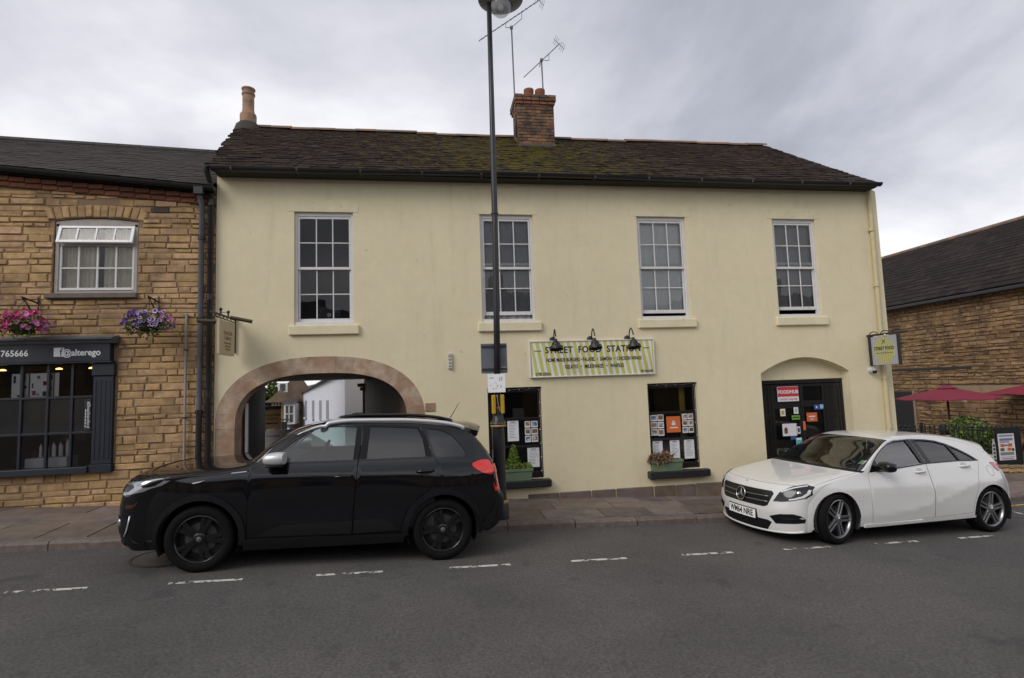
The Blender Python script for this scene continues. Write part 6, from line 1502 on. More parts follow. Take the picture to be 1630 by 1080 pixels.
    def side_panels(s, side, outline, regions, body_m, step=.055, body_name='body_side'):
        """regions: list of (name, poly, material or None=hole, gap)"""
        loops = [outline]; cls = []
        for name, poly, m, gap in regions:
            loops.append(poly)
            if gap: q = inset(poly, gap); loops.append(q); cls.append((name, q, poly, m))
            else: cls.append((name, poly, None, m))
        v2, tr = cdt(loops, gridpts(outline, step, loops[1:], .5)); parts = {}
        for t in tr:
            c = (sum(v2[i][0] for i in t)/3, sum(v2[i][1] for i in t)/3)
            if not in_poly(c, outline): continue
            key = 'body'
            for k, (name, inn, out_, m) in enumerate(cls):
                if in_poly(c, inn): key = k if m is not None else None; break
                if out_ is not None and in_poly(c, out_): key = None; break
            if key is not None: parts.setdefault(key, []).append(t)
        res = {}
        for key, tris in parts.items():
            used = sorted({i for t in tris for i in t}); mp = {i: k for k, i in enumerate(used)}
            vs = [Vector((v2[i][0], side*s.hw(*v2[i]), v2[i][1])) for i in used]; ns = [s.nrm(v2[i][0], v2[i][1], side) for i in used]
            nm, m = (body_name, body_m) if key == 'body' else (cls[key][0], cls[key][3])
            res[nm] = s.mesh(nm, vs, [tuple(mp[i] for i in t) for t in tris], ns, m)
        return res
    def pane(s, name, poly, side, m, off=-.010):
        return s.patch(name, poly, s.fside(side), m, off=off, step=.12, skirt=0)
rubber = mat('tyre_rubber', (.0085, .0085, .009), rough=.85, var=.2, vs=30, spec=.12)
def wheel(root, x, y, r, rr, w, side, style, rot=0., steer=0., rimm=None, darkm=None, capm=None):
    """side -1: outer face towards -y"""
    piv = bpy.data.objects.new('wheel', None)
    T = Matrix.Translation((x, y, r)) @ Matrix.Rotation(steer, 4, 'Z') @ Matrix.Rotation(rot, 4, 'Y')
    o_ = side
    # tyre as the part, rim and spokes its sub-parts
    h = w/2; pr = [(rr-.004, -h*.78), (rr+.012, -h*.96), (rr+(r-rr)*.5, -h), (r-.022, -h*.93), (r-.006, -h*.78), (r, -h*.5), (r, h*.5), (r-.006, h*.78), (r-.022, h*.93), (rr+(r-rr)*.5, h), (rr+.012, h*.96), (rr-.004, h*.78)]
    b = MB().lathe(pr, n=56, axis='y'); ty = b.obj('wheel', rubber, root, smooth=True, sharp=50); ty.matrix_local = T
    gr = MB()
    for yy in (-.32, 0, .32): gr.lathe([(r+.0008, yy*w-.004), (r+.0008, yy*w+.004)], n=56, axis='y')
    gr.obj('tread_groove', mat('tread_black', (.004, .004, .004), rough=1), ty, fix=False)
    yo = o_*h*.80
    b = MB().lathe([(rr, -h*.8), (rr-.012, -h*.7), (rr-.02, 0), (rr-.014, h*.7), (rr, h*.8)], n=56, axis='y'); b.obj('rim_barrel', darkm, ty, smooth=True)
    b = MB().lathe([(rr+.004, yo-o_*.012), (rr+.006, yo+o_*.006), (rr-.004, yo+o_*.010), (rr-.016, yo), (rr-.02, yo-o_*.02)], n=56, axis='y'); b.obj('rim', rimm, ty, smooth=True, sharp=45)
    MB().lathe([(0, -.01), (rr-.02, -.01)], n=40, axis='y').obj('brake_backing', mat('brake_dark', (.008, .008, .008), rough=.7), ty)
    MB().lathe([(.06, o_*.006), (rr*.66, o_*.006), (rr*.66, o_*.02), (.06, o_*.02)], n=40, axis='y').obj('brake_disc', mat('brake_steel', (.12, .115, .11), rough=.5, metal=.6), ty, smooth=True, sharp=40)
    def bar(p0, w0, p1, w1, y0, y1, th, m, name='spoke'):
        p0, p1 = Vector(p0), Vector(p1); d = (p1-p0).normalized(); n_ = Vector((-d.y, d.x)); vs = []
        bev = min(.008, w0*.25, w1*.25)
        for p, ww, yy in ((p0, w0, y0), (p1, w1, y1)):
            for k, e in ((-1, 0), (-1, 1), (1, 1), (1, 0)):
                q = p+n_*k*(ww-(bev if e else 0)); vs.append((q.x, yy-(0 if e else o_*bev*1.3), q.y))
            for k in (1, -1):
                q = p+n_*k*ww*.9; vs.append((q.x, yy-o_*th, q.y))
        fs = [(i, (i+1) % 6, 6+(i+1) % 6, 6+i) for i in range(6)]+[tuple(range(6)), tuple(range(6, 12))]
        MB().add(vs, fs).obj(name, m, ty)
    for k in range(5):
        a = 2*math.pi*k/5+math.pi/2; c, s_ = math.cos(a), math.sin(a); pc, ps = -s_, c
        P = lambda rad_, lat: (c*rad_+pc*lat, s_*rad_+ps*lat)
        if style == 'twin':
            for q in (-1, 1): bar(P(.035, q*.022), .013, P(rr-.012, q*.027), .0105, yo-o_*.004, yo+o_*.002, .03, rimm)
            bar(P(.05, 0), .013, P(rr-.02, 0), .02, yo-o_*.02, yo-o_*.014, .02, darkm, 'spoke_web')
            for q in (-1, 1):   # flared roots towards the neighbouring spokes
                a2 = a+q*math.pi/5; bar(P(.075, q*.030), .007, (math.cos(a2)*.062, math.sin(a2)*.062), .010, yo-o_*.004, yo-o_*.008, .02, rimm)
        else:
            bar(P(.03, 0), .040, P(rr*.55, 0), .030, yo-o_*.014, yo-o_*.006, .035, rimm)
            for q in (-1, 1): bar(P(rr*.42, q*.012), .022, P(rr-.006, q*.040), .024, yo-o_*.007, yo-o_*.004, .03, rimm)
            bar(P(.06, .0), .010, P(rr-.03, 0), .012, yo-o_*.022, yo-o_*.016, .02, darkm, 'spoke_web')
    b = MB().lathe([(.062, yo-o_*.03), (.060, yo-o_*.004), (.045, yo+o_*.004), (0, yo+o_*.006)], n=24, axis='y'); b.obj('hub', rimm, ty, smooth=True, sharp=40)
    MB().lathe([(.026, yo+o_*.006), (.024, yo+o_*.009), (0, yo+o_*.010)], n=20, axis='y').obj('centre_cap', capm or rimm, ty, smooth=True)
    for k in range(5):
        a = 2*math.pi*(k+.5)/5+math.pi/2; MB().lathe([(.009, yo-o_*.02), (.009, yo-o_*.002), (0, yo)], (math.cos(a)*.047, 0, math.sin(a)*.047), 8, axis='y').obj('wheel_bolt', darkm, ty, smooth=True)
    return ty
def interior(root, x_dash, z_belt, seats, hwid, rh=.3, zf=.32, seat_top=1.18, z_dash=None, headl=None):
    trim = mat('dark_car_interior', (.018, .018, .02), rough=.85, var=.2, vs=9); cloth = mat('dark_seat_cloth', (.03, .03, .032), rough=.95, var=.2, vs=14)
    MB().box(x_dash-.5, 2.75, -hwid+.1, hwid-.1, zf-.05, zf).obj('floor', trim, root)
    zd = z_dash or z_belt-.02
    b = MB(); prof = [(x_dash-.45, zd-.02), (x_dash-.1, zd+.02), (x_dash+.12, zd), (x_dash+.2, zd-.12), (x_dash+.12, zd-.35), (x_dash-.45, zd-.4)]
    b.add([(x, y, z) for y in (-hwid+.12, hwid-.12) for x, z in prof], [(i, (i+1) % 6, 6+(i+1) % 6, 6+i) for i in range(6)]+[tuple(range(6)), tuple(range(6, 12))]); b.obj('dashboard', trim, root)
    for xs, ys, wd in seats:
        b = MB(); b.box(xs-.28, xs+.22, ys-wd/2, ys+wd/2, zf+.1, zf+.30, bev=.06)
        T = Matrix.Translation((xs+.2, ys, zf+.25)) @ Matrix.Rotation(rad(16), 4, 'Y'); b.box(-.06, .08, -wd/2, wd/2, 0, .58, bev=.055, T=T)
        for k in ([0] if wd < .7 else [-wd*.3, wd*.3]): b.box(-.035, .055, k-.13, k+.13, .62, .80, bev=.04, T=T); b.tube([T @ Vector((.01, k, .5)), T @ Vector((.01, k, .65))], .012, 6)
        b.obj('seat', cloth, root, smooth=True, sharp=40)
    # steering wheel on the right-hand (far) side
    T = Matrix.Translation((x_dash+.33, .36, zd-.02)) @ Matrix.Rotation(rad(-66), 4, 'Y'); n = 28
    b = MB().tube([T @ Vector((.185*math.cos(2*math.pi*k/n), .185*math.sin(2*math.pi*k/n), 0)) for k in range(n+1)], .015, 8, caps=False); b.box(-.18, .18, -.03, .03, -.015, .005, T=T); b.obj('steering_wheel', trim, root, smooth=True, sharp=50)
def trims(car, side, poly, m, off=-.05):
    return car.patch('door_trim', poly, car.fside(side), m, off=off, step=.15, skirt=0)
GSL = math.atan(-.046)
def car_frame(fx, fy, hx, hy, half):
    """frame from the near front and near rear tyre contact points"""
    ex = Vector((hx-fx, hy-fy, -.046*(hx-fx))).normalized(); n = Vector((.046, 0, 1)); ez = (n-ex*n.dot(ex)).normalized(); ey = ez.cross(ex)
    o = Vector((fx, fy, -.046*fx))+ey*half
    M_ = Matrix((ex, ey, ez)).transposed().to_4x4(); M_.translation = o; return M_
def arch_pts(cx, cz, r, zlo, n=18):
    """arch from its rear foot over the top to its front foot"""
    a = math.asin((zlo-cz)/r); return [(cx+r*math.cos(a+(math.pi-2*a)*k/n), cz+r*math.sin(a+(math.pi-2*a)*k/n)) for k in range(n+1)]
def ring_poly(cx, cz, r0, r1, zlo, n=22):
    o = arch_pts(cx, cz, r1, zlo, n); i = arch_pts(cx, cz, r0, zlo, n); return o+i[::-1]
dark_trim = mat('black_plastic_trim', (.009, .009, .0105), rough=.5, var=.15, vs=20, spec=.22)
gloss_black = mat('gloss_black_trim', (.006, .006, .007), rough=.12, var=0)
hatch_glass = glass('hatch_window_glass', (.72, .82, .80), 1.62, 0., 3.0); car_glass = glass('car_window_glass', (.72, .84, .80), 1.6, 0., 1.9); privacy = glass('privacy_glass', (.05, .05, .056), 1.6, 0., 1.9); screen_g = glass('windscreen_glass', (.62, .70, .66), 1.55, 0., 1.7)
chrome = mat('chrome', (.62, .62, .63), rough=.12, metal=1., var=0); satin = mat('satin_silver', (.72, .72, .73), rough=.36, metal=.55, var=.03)
well_m = mat('wheel_well', (.008, .008, .008), rough=.95, var=0)
lamp_clear = mat('clear_lamp', (.34, .35, .37), rough=.10, metal=.55, var=.25, vs=38, coat=1.); lamp_dark = mat('dark_lamp', (.018, .019, .022), rough=.1, var=.3, vs=40); lamp_red = mat('red_lamp', (.75, .022, .016), rough=.12, var=.15, vs=25, coat=1.); lamp_white = mat('white_lamp_strip', (.75, .77, .8), rough=.2, var=0, coat=1.); lamp_red2 = mat('deep_red_lamp', (.36, .012, .02), rough=.12, var=.15, vs=25, coat=1.); amber = mat('amber_reflector', (.07, .02, .006), rough=.25)
headliner = mat('headliner', (.16, .16, .155), rough=.95, var=0)
def finish_car(c, X_front, X_rear, arches, hw_, zfl):
    for (cx, cz, r) in arches:
        for side in (-1, 1):
            ys = [side*(c.hw(cx, cz+r)-.012), side*.42]; a = [rad(-25+230*k/20) for k in range(21)]
            vs = [(cx+r*math.cos(t), y, cz+r*math.sin(t)) for y in ys for t in a]+[(cx, ys[1], cz)]
            MB().add(vs, [(k, k+1, 22+k, 21+k) for k in range(20)]+[(21+k, 22+k, 42) for k in range(20)]).obj('wheel_well', well_m, c.root, fix=False)
    MB().box(X_front+.55, X_rear-.45, -hw_+.2, hw_-.2, zfl-.05, zfl+.03, bev=.02).obj('underbody', well_m, c.root)

# ---------------------------------------------------------------- the black SUV
def black_suv():
    Fm = car_frame(-2.39, 6.19, .10, 6.33, .865)
    t = thing('black_suv', 'glossy black compact SUV with black wheels and silver door mirror', 'car', mat=Fm); LOCAL.add(t.name)
    #      C x    z     E x    z     n
    st = [(-.79, .215, -.47, .225, 3.2), (-.87, .30, -.50, .31, 3.3), (-.90, .45, -.515, .45, 3.4), (-.905, .62, -.51, .62, 3.4), (-.895, .76, -.47, .75, 3.3), (-.86, .88, -.38, .86, 3.1),
          (-.77, .96, -.27, .925, 2.9), (-.64, .99, -.15, .955, 2.9), (-.30, 1.015, .05, .98, 3.2), (.05, 1.04, .28, 1.01, 3.3), (.36, 1.09, .50, 1.075, 3.0),
          (.58, 1.275, .66, 1.235, 2.8), (.86, 1.44, .91, 1.385, 2.8), (1.10, 1.498, 1.15, 1.468, 2.9), (1.45, 1.525, 1.5, 1.500, 3.0), (2.0, 1.527, 2.0, 1.500, 3.0), (2.42, 1.500, 2.40, 1.482, 3.0), (2.66, 1.480, 2.64, 1.450, 2.9), (2.84, 1.46, 2.775, 1.41, 3.0),
          (2.84, 1.42, 2.80, 1.37, 3.4), (3.02, 1.20, 2.94, 1.19, 3.2), (3.12, 1.05, 3.03, 1.03, 3.0), (3.16, .90, 3.065, .88, 3.0), (3.19, .74, 3.09, .74, 3.0), (3.27, .63, 3.12, .62, 2.8), (3.27, .47, 3.11, .46, 2.8), (3.20, .34, 3.04, .34, 2.8), (3.1, .28, 2.96, .30, 2.8)]
    plan = [(-.5, .81), (-.38, .838), (-.2, .862), (.0, .875), (.5, .884), (1.5, .888), (2.4, .888), (2.75, .872), (2.95, .845), (3.06, .815), (3.15, .78)]
    vert = [(.2, .055), (.32, .020), (.46, .004), (.6, 0), (.78, .006), (.9, .014), (.955, .022), (1.0, .036), (1.08, .066), (1.2, .108), (1.35, .165), (1.48, .225), (1.56, .27)]
    def ext(x, z):
        # flared haunch over the rear wheel and hollow in the doors
        g = .018*math.exp(-((x-2.55)/.42)**2-((z-.80)/.16)**2)+.012*math.exp(-((x-0)/.45)**2-((z-.80)/.14)**2)
        d2 = z-(.955+.018*x); sp_ = .006*math.log(1+math.exp(max(-60, min(60, d2/.006)))); g -= .014*(1-math.exp(-sp_/.05))
        return g-.016*math.exp(-((z-.60)/.13)**2)*(1/(1+math.exp(-(x-.55)*9)))*(1/(1+math.exp((x-2.15)*8)))
    c = Car(t, st, plan, vert, ext)
    paint = mat('black_car_paint', (.0035, .0037, .005), rough=.045, var=0, spec=.62)
    silver = satin
    # strips
    c.strip('front_bumper', 0, 4, -1, 1, paint, 24, 40); c.strip('front_panel', 4, 6.4, -1, 1, paint, 16, 40); c.strip('bonnet', 6.4, 9.9, -1, 1, paint, 24, 40)
    c.strip('cowl', 9.9, 10.15, -1, 1, dark_trim, 3, 30)
    for s in (-1, 1): c.strip('pillar', 10.15, 13.1, s*.86, s*1, paint, 20, 5)
    c.strip('windscreen', 10.15, 13.05, -.86, .86, screen_g, 16, 24); c.strip('roof', 13.1, 18, -1, 1, paint, 24, 40)
    c.strip('headliner', 13.15, 17.5, -.93, .93, headliner, 12, 16, off=-.03)
    c.strip('spoiler_edge', 18, 19, -1, 1, dark_trim, 4, 24)
    c.strip('rear_window', 19, 20.9, -.80, .80, privacy, 10, 16)
    for s in (-1, 1): c.strip('pillar', 19, 20.9, s*.80, s*1, paint, 10, 5)
    c.strip('tailgate', 20.9, 23.3, -1, 1, paint, 14, 30); c.strip('rear_bumper', 23.3, 27, -1, 1, dark_trim, 16, 30)
    # sides
    E = [(c.ex(k/6), c.ez(k/6)) for k in range(0, c.K*6+1)]
    RF, RR = (.0, .345, .395), (2.5, .345, .395); zs = .262
    low = [(2.93, .285)]+arch_pts(*RR, .29)+[(2.05, zs), (1.3, zs), (.45, zs)]+arch_pts(*RF, .27)+[(-.41, .23)]
    outline = E+low
    fw = [(.635, 1.098), (.735, 1.205), (.86, 1.315), (1.0, 1.405), (1.12, 1.447), (1.3, 1.46), (1.525, 1.463), (1.505, 1.112), (.9, 1.092)]
    rw_ = [(1.655, 1.466), (1.95, 1.462), (2.20, 1.447), (2.262, 1.33), (2.30, 1.132), (1.632, 1.117)]
    qw = [(2.298, 1.442), (2.37, 1.438), (2.446, 1.427), (2.52, 1.405), (2.593, 1.362), (2.66, 1.298), (2.715, 1.232), (2.752, 1.175), (2.752, 1.150), (2.735, 1.137), (2.70, 1.132), (2.42, 1.130), (2.385, 1.18), (2.34, 1.31)]
    fd = [(.455, .325), (.447, .6), (.447, .95), (.47, 1.04), (.60, 1.10), (.715, 1.218), (.84, 1.332), (.985, 1.425), (1.11, 1.468), (1.3, 1.478), (1.578, 1.482), (1.575, 1.3), (1.548, 1.06), (1.53, .7), (1.517, .325)]
    rd = [(1.517, .325), (1.53, .7), (1.548, 1.06), (1.575, 1.3), (1.578, 1.482), (1.95, 1.478), (2.225, 1.460), (2.30, 1.34), (2.36, 1.17), (2.44, 1.06), (2.425, .92), (2.33, .78), (2.2, .68), (2.1, .56), (2.045, .42), (2.03, .34)]
    tl = smooth_poly([(2.80, 1.045), (2.90, 1.083), (3.0, 1.093), (3.045, 1.06), (3.075, .93), (3.0, .932), (2.9, .965)], 1)
    for side in (-1, 1):
        bp = [(1.523, 1.478), (1.66, 1.476), (1.636, 1.117), (1.503, 1.112)]
        res = c.side_panels(side, outline, [('window_hole', fw, None, 0), ('window_hole', rw_, None, 0), ('window_hole', qw, None, 0), ('front_door', fd, paint, .004), ('rear_door', rd, paint, .004)], paint)
        c.pane('front_window', fw, side, car_glass); c.pane('rear_side_window', rw_, side, privacy); c.pane('quarter_window', qw, side, privacy)
        # black door frames: pillar covers and belt line
        c.patch('pillar_cover', [(1.515, 1.470), (1.573, 1.471), (1.5735, 1.3), (1.550, 1.11), (1.495, 1.108), (1.507, 1.3)], c.fside(side), dark_trim, .002, .06, skirt=0); c.patch('pillar_cover', [(1.583, 1.471), (1.664, 1.470), (1.641, 1.112), (1.557, 1.108), (1.580, 1.3)], c.fside(side), dark_trim, .002, .06, skirt=0)
        c.patch('pillar_cover', [(2.193, 1.450), (2.221, 1.450), (2.293, 1.34), (2.352, 1.17), (2.362, 1.130), (2.294, 1.128), (2.256, 1.33)], c.fside(side), dark_trim, .002, .06, skirt=0)
        c.patch('belt_trim', [(.62, 1.078), (1.545, 1.098), (1.547, 1.112), (.64, 1.094)], c.fside(side), gloss_black, .006, .1); c.patch('belt_trim', [(1.556, 1.099), (2.34, 1.12), (2.335, 1.136), (1.558, 1.114)], c.fside(side), gloss_black, .006, .1)
        for (cx, cz, r) in (RF, RR): c.patch('wheel_arch_trim', ring_poly(cx, cz, .384, .446, .262 if cx < 1 else .29), c.fside(side), dark_trim, .014, .05, skirt=.03)
        c.patch('sill_trim', [(.42, .205), (2.07, .222), (2.08, .325), (.44, .322)], c.fside(side), dark_trim, .016, .06, skirt=.03)
        dk = mat('satin_black_cladding', (.009, .009, .010), rough=.3, var=.1)
        c.patch('door_cladding', [(.56, .345), (1.511, .345), (1.518, .475), (1.1, .468), (.78, .448), (.68, .415)], c.fside(side), dk, .010, .06); c.patch('door_cladding', [(1.529, .345), (2.02, .36), (1.95, .43), (1.87, .475), (1.75, .485), (1.536, .476)], c.fside(side), dk, .010, .06)
        c.patch('tail_lamp', tl, c.fside(side), lamp_red, .012, .03, skirt=.02)
        c.patch('tail_lamp', [(side*y, z) for y, z in ((.60, 1.0), (.72, 1.075), (.806, 1.06), (.79, .95), (.70, .94))], c.ffront(20.9, 23.0), lamp_red, .012, .03)
        c.patch('bumper_trim', [(2.915, .30), (3.03, .325), (3.10, .42), (3.112, .56), (3.09, .60), (3.05, .50), (2.96, .40), (2.90, .385)], c.fside(side), dark_trim, .012, .05)
        c.patch('chin_trim', [(-.45, .235), (-.41, .235), (-.41, .275), (-.46, .275)], c.fside(side), dark_trim, .01, .05)
        # fender vent, side repeater
        c.patch('fender_vent', [(.25, .985), (.44, 1.008), (.44, 1.026), (.27, 1.004)], c.fside(side), dark_trim, .006, .05); c.patch('vent_strip', [(.262, .988), (.42, 1.004), (.42, 1.012), (.28, .998)], c.fside(side), chrome, .010, .05)
        c.patch('side_badge', [(-.10, .905), (.0, .925), (.03, .935), (-.02, .912), (-.08, .897)], c.fside(side), MATS['satin_silver'], .004, .05)
        for xh, zh in ((1.30, .945), (2.185, .985)):
            yy = side*(c.hw(xh+.1, zh)); b = MB(); b.tube([(xh, yy, zh-.004), (xh+.03, yy+side*.032, zh), (xh+.10, yy+side*.036, zh+.003), (xh+.17, yy+side*.032, zh+.005), (xh+.20, yy, zh+.004)], [.010, .013, .014, .013, .011], 10); b.obj('door_handle', gloss_black, t, smooth=True)
            c.patch('handle_recess', [(xh+.1+.055*math.cos(k*math.pi/8), zh-.012+.042*math.sin(k*math.pi/8)) for k in range(16)], c.fside(side), mat('recess_black', (.003, .003, .003), rough=.3), .0015, .05, skirt=0)
        trims(c, side, [(.5, .36), (2.4, .36), (2.4, 1.05), (1.5, 1.06), (.6, 1.06), (.5, .95)], MATS.get('dark_car_interior') or mat('dark_car_interior', (.018, .018, .02), rough=.85, var=.2, vs=9))
        # mirror
        yy = side*(c.hw(.72, 1.10)); M_ = Matrix.Translation((.715, yy+side*.125, 1.150)) @ Matrix.Rotation(rad(8*side), 4, 'Z') @ Matrix.Diagonal((1., 1., 1., 1))
        sc_ = lambda k: M_ @ Matrix.Diagonal((.125, .105, .078, 1))
        b = MB(); n = 20; prof = []
        for i in range(13):
            th = math.pi*i/12
            for k in range(n):
                ph = 2*math.pi*k/n; p = Vector((-math.cos(th), math.sin(th)*math.cos(ph), math.sin(th)*math.sin(ph)))
                p = Vector([math.copysign(abs(q)**.72, q) for q in p]); p.x = p.x if p.x < .75 else .75; p.z *= (.85+.15*p.x) if p.z > 0 else .9
                prof.append(sc_(0) @ p)
        b.add(prof, [(i*n+k, i*n+(k+1) % n, (i+1)*n+(k+1) % n, (i+1)*n+k) for i in range(12) for k in range(n)]); mr = b.obj('door_mirror', silver, t, smooth=True, sharp=55)
        b = MB().tube([(.70, yy-side*.01, 1.075), (.71, yy+side*.06, 1.078), (.72, yy+side*.12, 1.09)], [.035, .03, .035], 10); b.box(.63, .80, yy+side*.125-.09, yy+side*.125+.09, 1.068, 1.088, bev=.009); b.obj('mirror_base', dark_trim, mr, smooth=True, sharp=50)
        # head lamp, fog recess, amber reflector
        hl = [(side*y, z) for y, z in ((.56, .80), (.64, .785), (.745, .775), (.797, .797), (.822, .826), (.837, .885), (.842, .934), (.77, .915), (.70, .90), (.60, .875))]
        f = c.ffront(3.2, 7.4)
        hlp = c.patch('head_lamp', hl, f, lamp_clear, .007, .03, skirt=.02)
        c.patch('lamp_bezel', [(side*y, z) for y, z in ((.63, .81), (.71, .80), (.765, .815), (.785, .86), (.76, .885), (.66, .865))], f, lamp_dark, .010, .03)
        c.patch('amber_reflector', [(side*y, z) for y, z in ((.770, .62), (.798, .622), (.803, .690), (.778, .685))], f, amber, .006, .03)
        c.patch('fog_recess', [(side*y, z) for y, z in ((.55, .40), (.70, .385), (.762, .40), (.785, .50), (.785, .565), (.60, .56))], f if 0 else c.ffront(0.5, 5), dark_trim, .004, .03)
        pts = [c.ffront(.5, 5)(side*y, z) for y, z in ((.765, .375), (.782, .43), (.791, .50), (.797, .58))]; MB().tube([p+n*.012 for p, n in pts], .008, 6).obj('fog_trim', silver, t, smooth=True)
        pts = [c.ffront(.5, 5)(side*.70, .50)]; p, n = pts[0]; MB().lathe([(0, -.03), (.045, -.03), (.045, .0), (.03, .012), (0, .016)], (0, 0, 0), 16, axis='x', T=Matrix.Translation(p) @ n.to_track_quat('X', 'Z').to_matrix().to_4x4()).obj('fog_lamp', lamp_clear, t, smooth=True)
        # roof rail, wiper-side gutter
        rl_ = [c.S(13.1+.1*k, side*.97)+Vector((0, 0, .012+.024*math.sin(math.pi*k/44)**.4)) for k in range(0, 45)]; rl_[0] -= Vector((0, 0, .02)); rl_[-1] -= Vector((0, 0, .02))
        pre = [c.S(11.9+.2*k, side*.985)+Vector((0, 0, .004)) for k in range(6)]
        MB().tube(pre+rl_, [.006+.0022*k for k in range(6)]+[.024]*45, 10).obj('roof_rail', silver if side < 0 else paint, t, smooth=True)
    # grille, plate, chin
    f = c.ffront(.5, 7)
    c.patch('grille', [(-.5, .70), (.5, .70), (.52, .86), (-.52, .86)], f, gloss_black, .004, .05)
    for k in range(5): 
        y0 = -.46+.2*k; c.patch('grille_slat', [(y0, .72), (y0+.12, .72), (y0+.12, .84), (y0, .84)], f, silver if k % 2 else dark_trim, .009, .05)
    c.patch('number_plate', [(-.26, .52), (.26, .52), (.26, .63), (-.26, .63)], f, paper, .010, .1); c.patch('lower_grille', [(-.48, .32), (.48, .32), (.52, .48), (-.52, .48)], f, dark_trim, .004, .05)
    c.patch('chin_trim', [(-.78, .235), (.78, .235), (.79, .30), (-.79, .30)], f, dark_trim, .006, .06)
    # bonnet shut lines
    for s in (-1, 1):
        MB().tube([c.S(6.6+.1*k, s*.90) for k in range(34)], .0035, 5).obj('shut_line', well_m, t)
    MB().tube([c.S(6.6, -.9+.1*k) for k in range(19)], .0035, 5).obj('shut_line', well_m, t)
    # rear spoiler, aerial, wipers
    b = MB(); sp = [(2.66, 1.490), (2.86, 1.486), (2.985, 1.455), (2.965, 1.39), (2.89, 1.40), (2.84, 1.44)]
    n = 12; vs = []
    for k in range(n+1):
        y = -.60+1.2*k/n; dz = -.045*(abs(y)/.6)**2.5; dx = -.07*(abs(y)/.6)**3
        vs += [(x+dx, y, z+dz) for x, z in sp]
    b.add(vs, [(k*6+i, k*6+(i+1) % 6, k*6+6+(i+1) % 6, k*6+6+i) for k in range(n) for i in range(6)]+[tuple(range(6)), tuple(n*6+i for i in range(6))]); b.obj('spoiler', paint, t, smooth=True, sharp=40)
    p = c.S(16.6, -.35); MB().lathe([(.045, 0), (.04, .02), (.02, .035), (0, .036)], p, 14).obj('aerial_base', dark_trim, t, smooth=True); MB().tube([p+Vector((0, 0, .03)), p+Vector((.13, 0, .26))], [.006, .003], 6).obj('aerial', dark_trim, t)
    for y0, y1 in ((-.55, .02), (.05, .55)):
        MB().tube([c.S(10.0, 0)+Vector((0, y0, -.01)), c.S(10.3, 0)+Vector((.02, (y0+y1)/2, .0)), c.S(10.45, 0)+Vector((.03, y1, -.012))], .011, 6).obj('wiper', dark_trim, t)
    for s_ in (-1, 1):
        for xx in (0., 2.5): wheel(t, xx, s_*.762, .335, .236, .215, s_, 'split', rot=(.3 if xx < 1 else .95), rimm=mat('gloss_black_alloy', (.009, .009, .010), rough=.2, var=0), darkm=mat('matt_black_alloy', (.006, .006, .007), rough=.6, var=0), capm=mat('grey_cap', (.10, .10, .105), rough=.4, var=0))
    finish_car(c, -.86, 3.27, ((0, .345, .40), (2.5, .345, .40)), .888, .25)
    interior(t, .70, 1.09, [(1.25, -.37, .5), (1.25, .37, .5), (2.15, 0, 1.25)], .85, zf=.36)
    MB().box(1.05, 1.12, -.13, .13, 1.36, 1.42, bev=.02).obj('rear_view_mirror', dark_trim, t)
    return c
suv = black_suv()

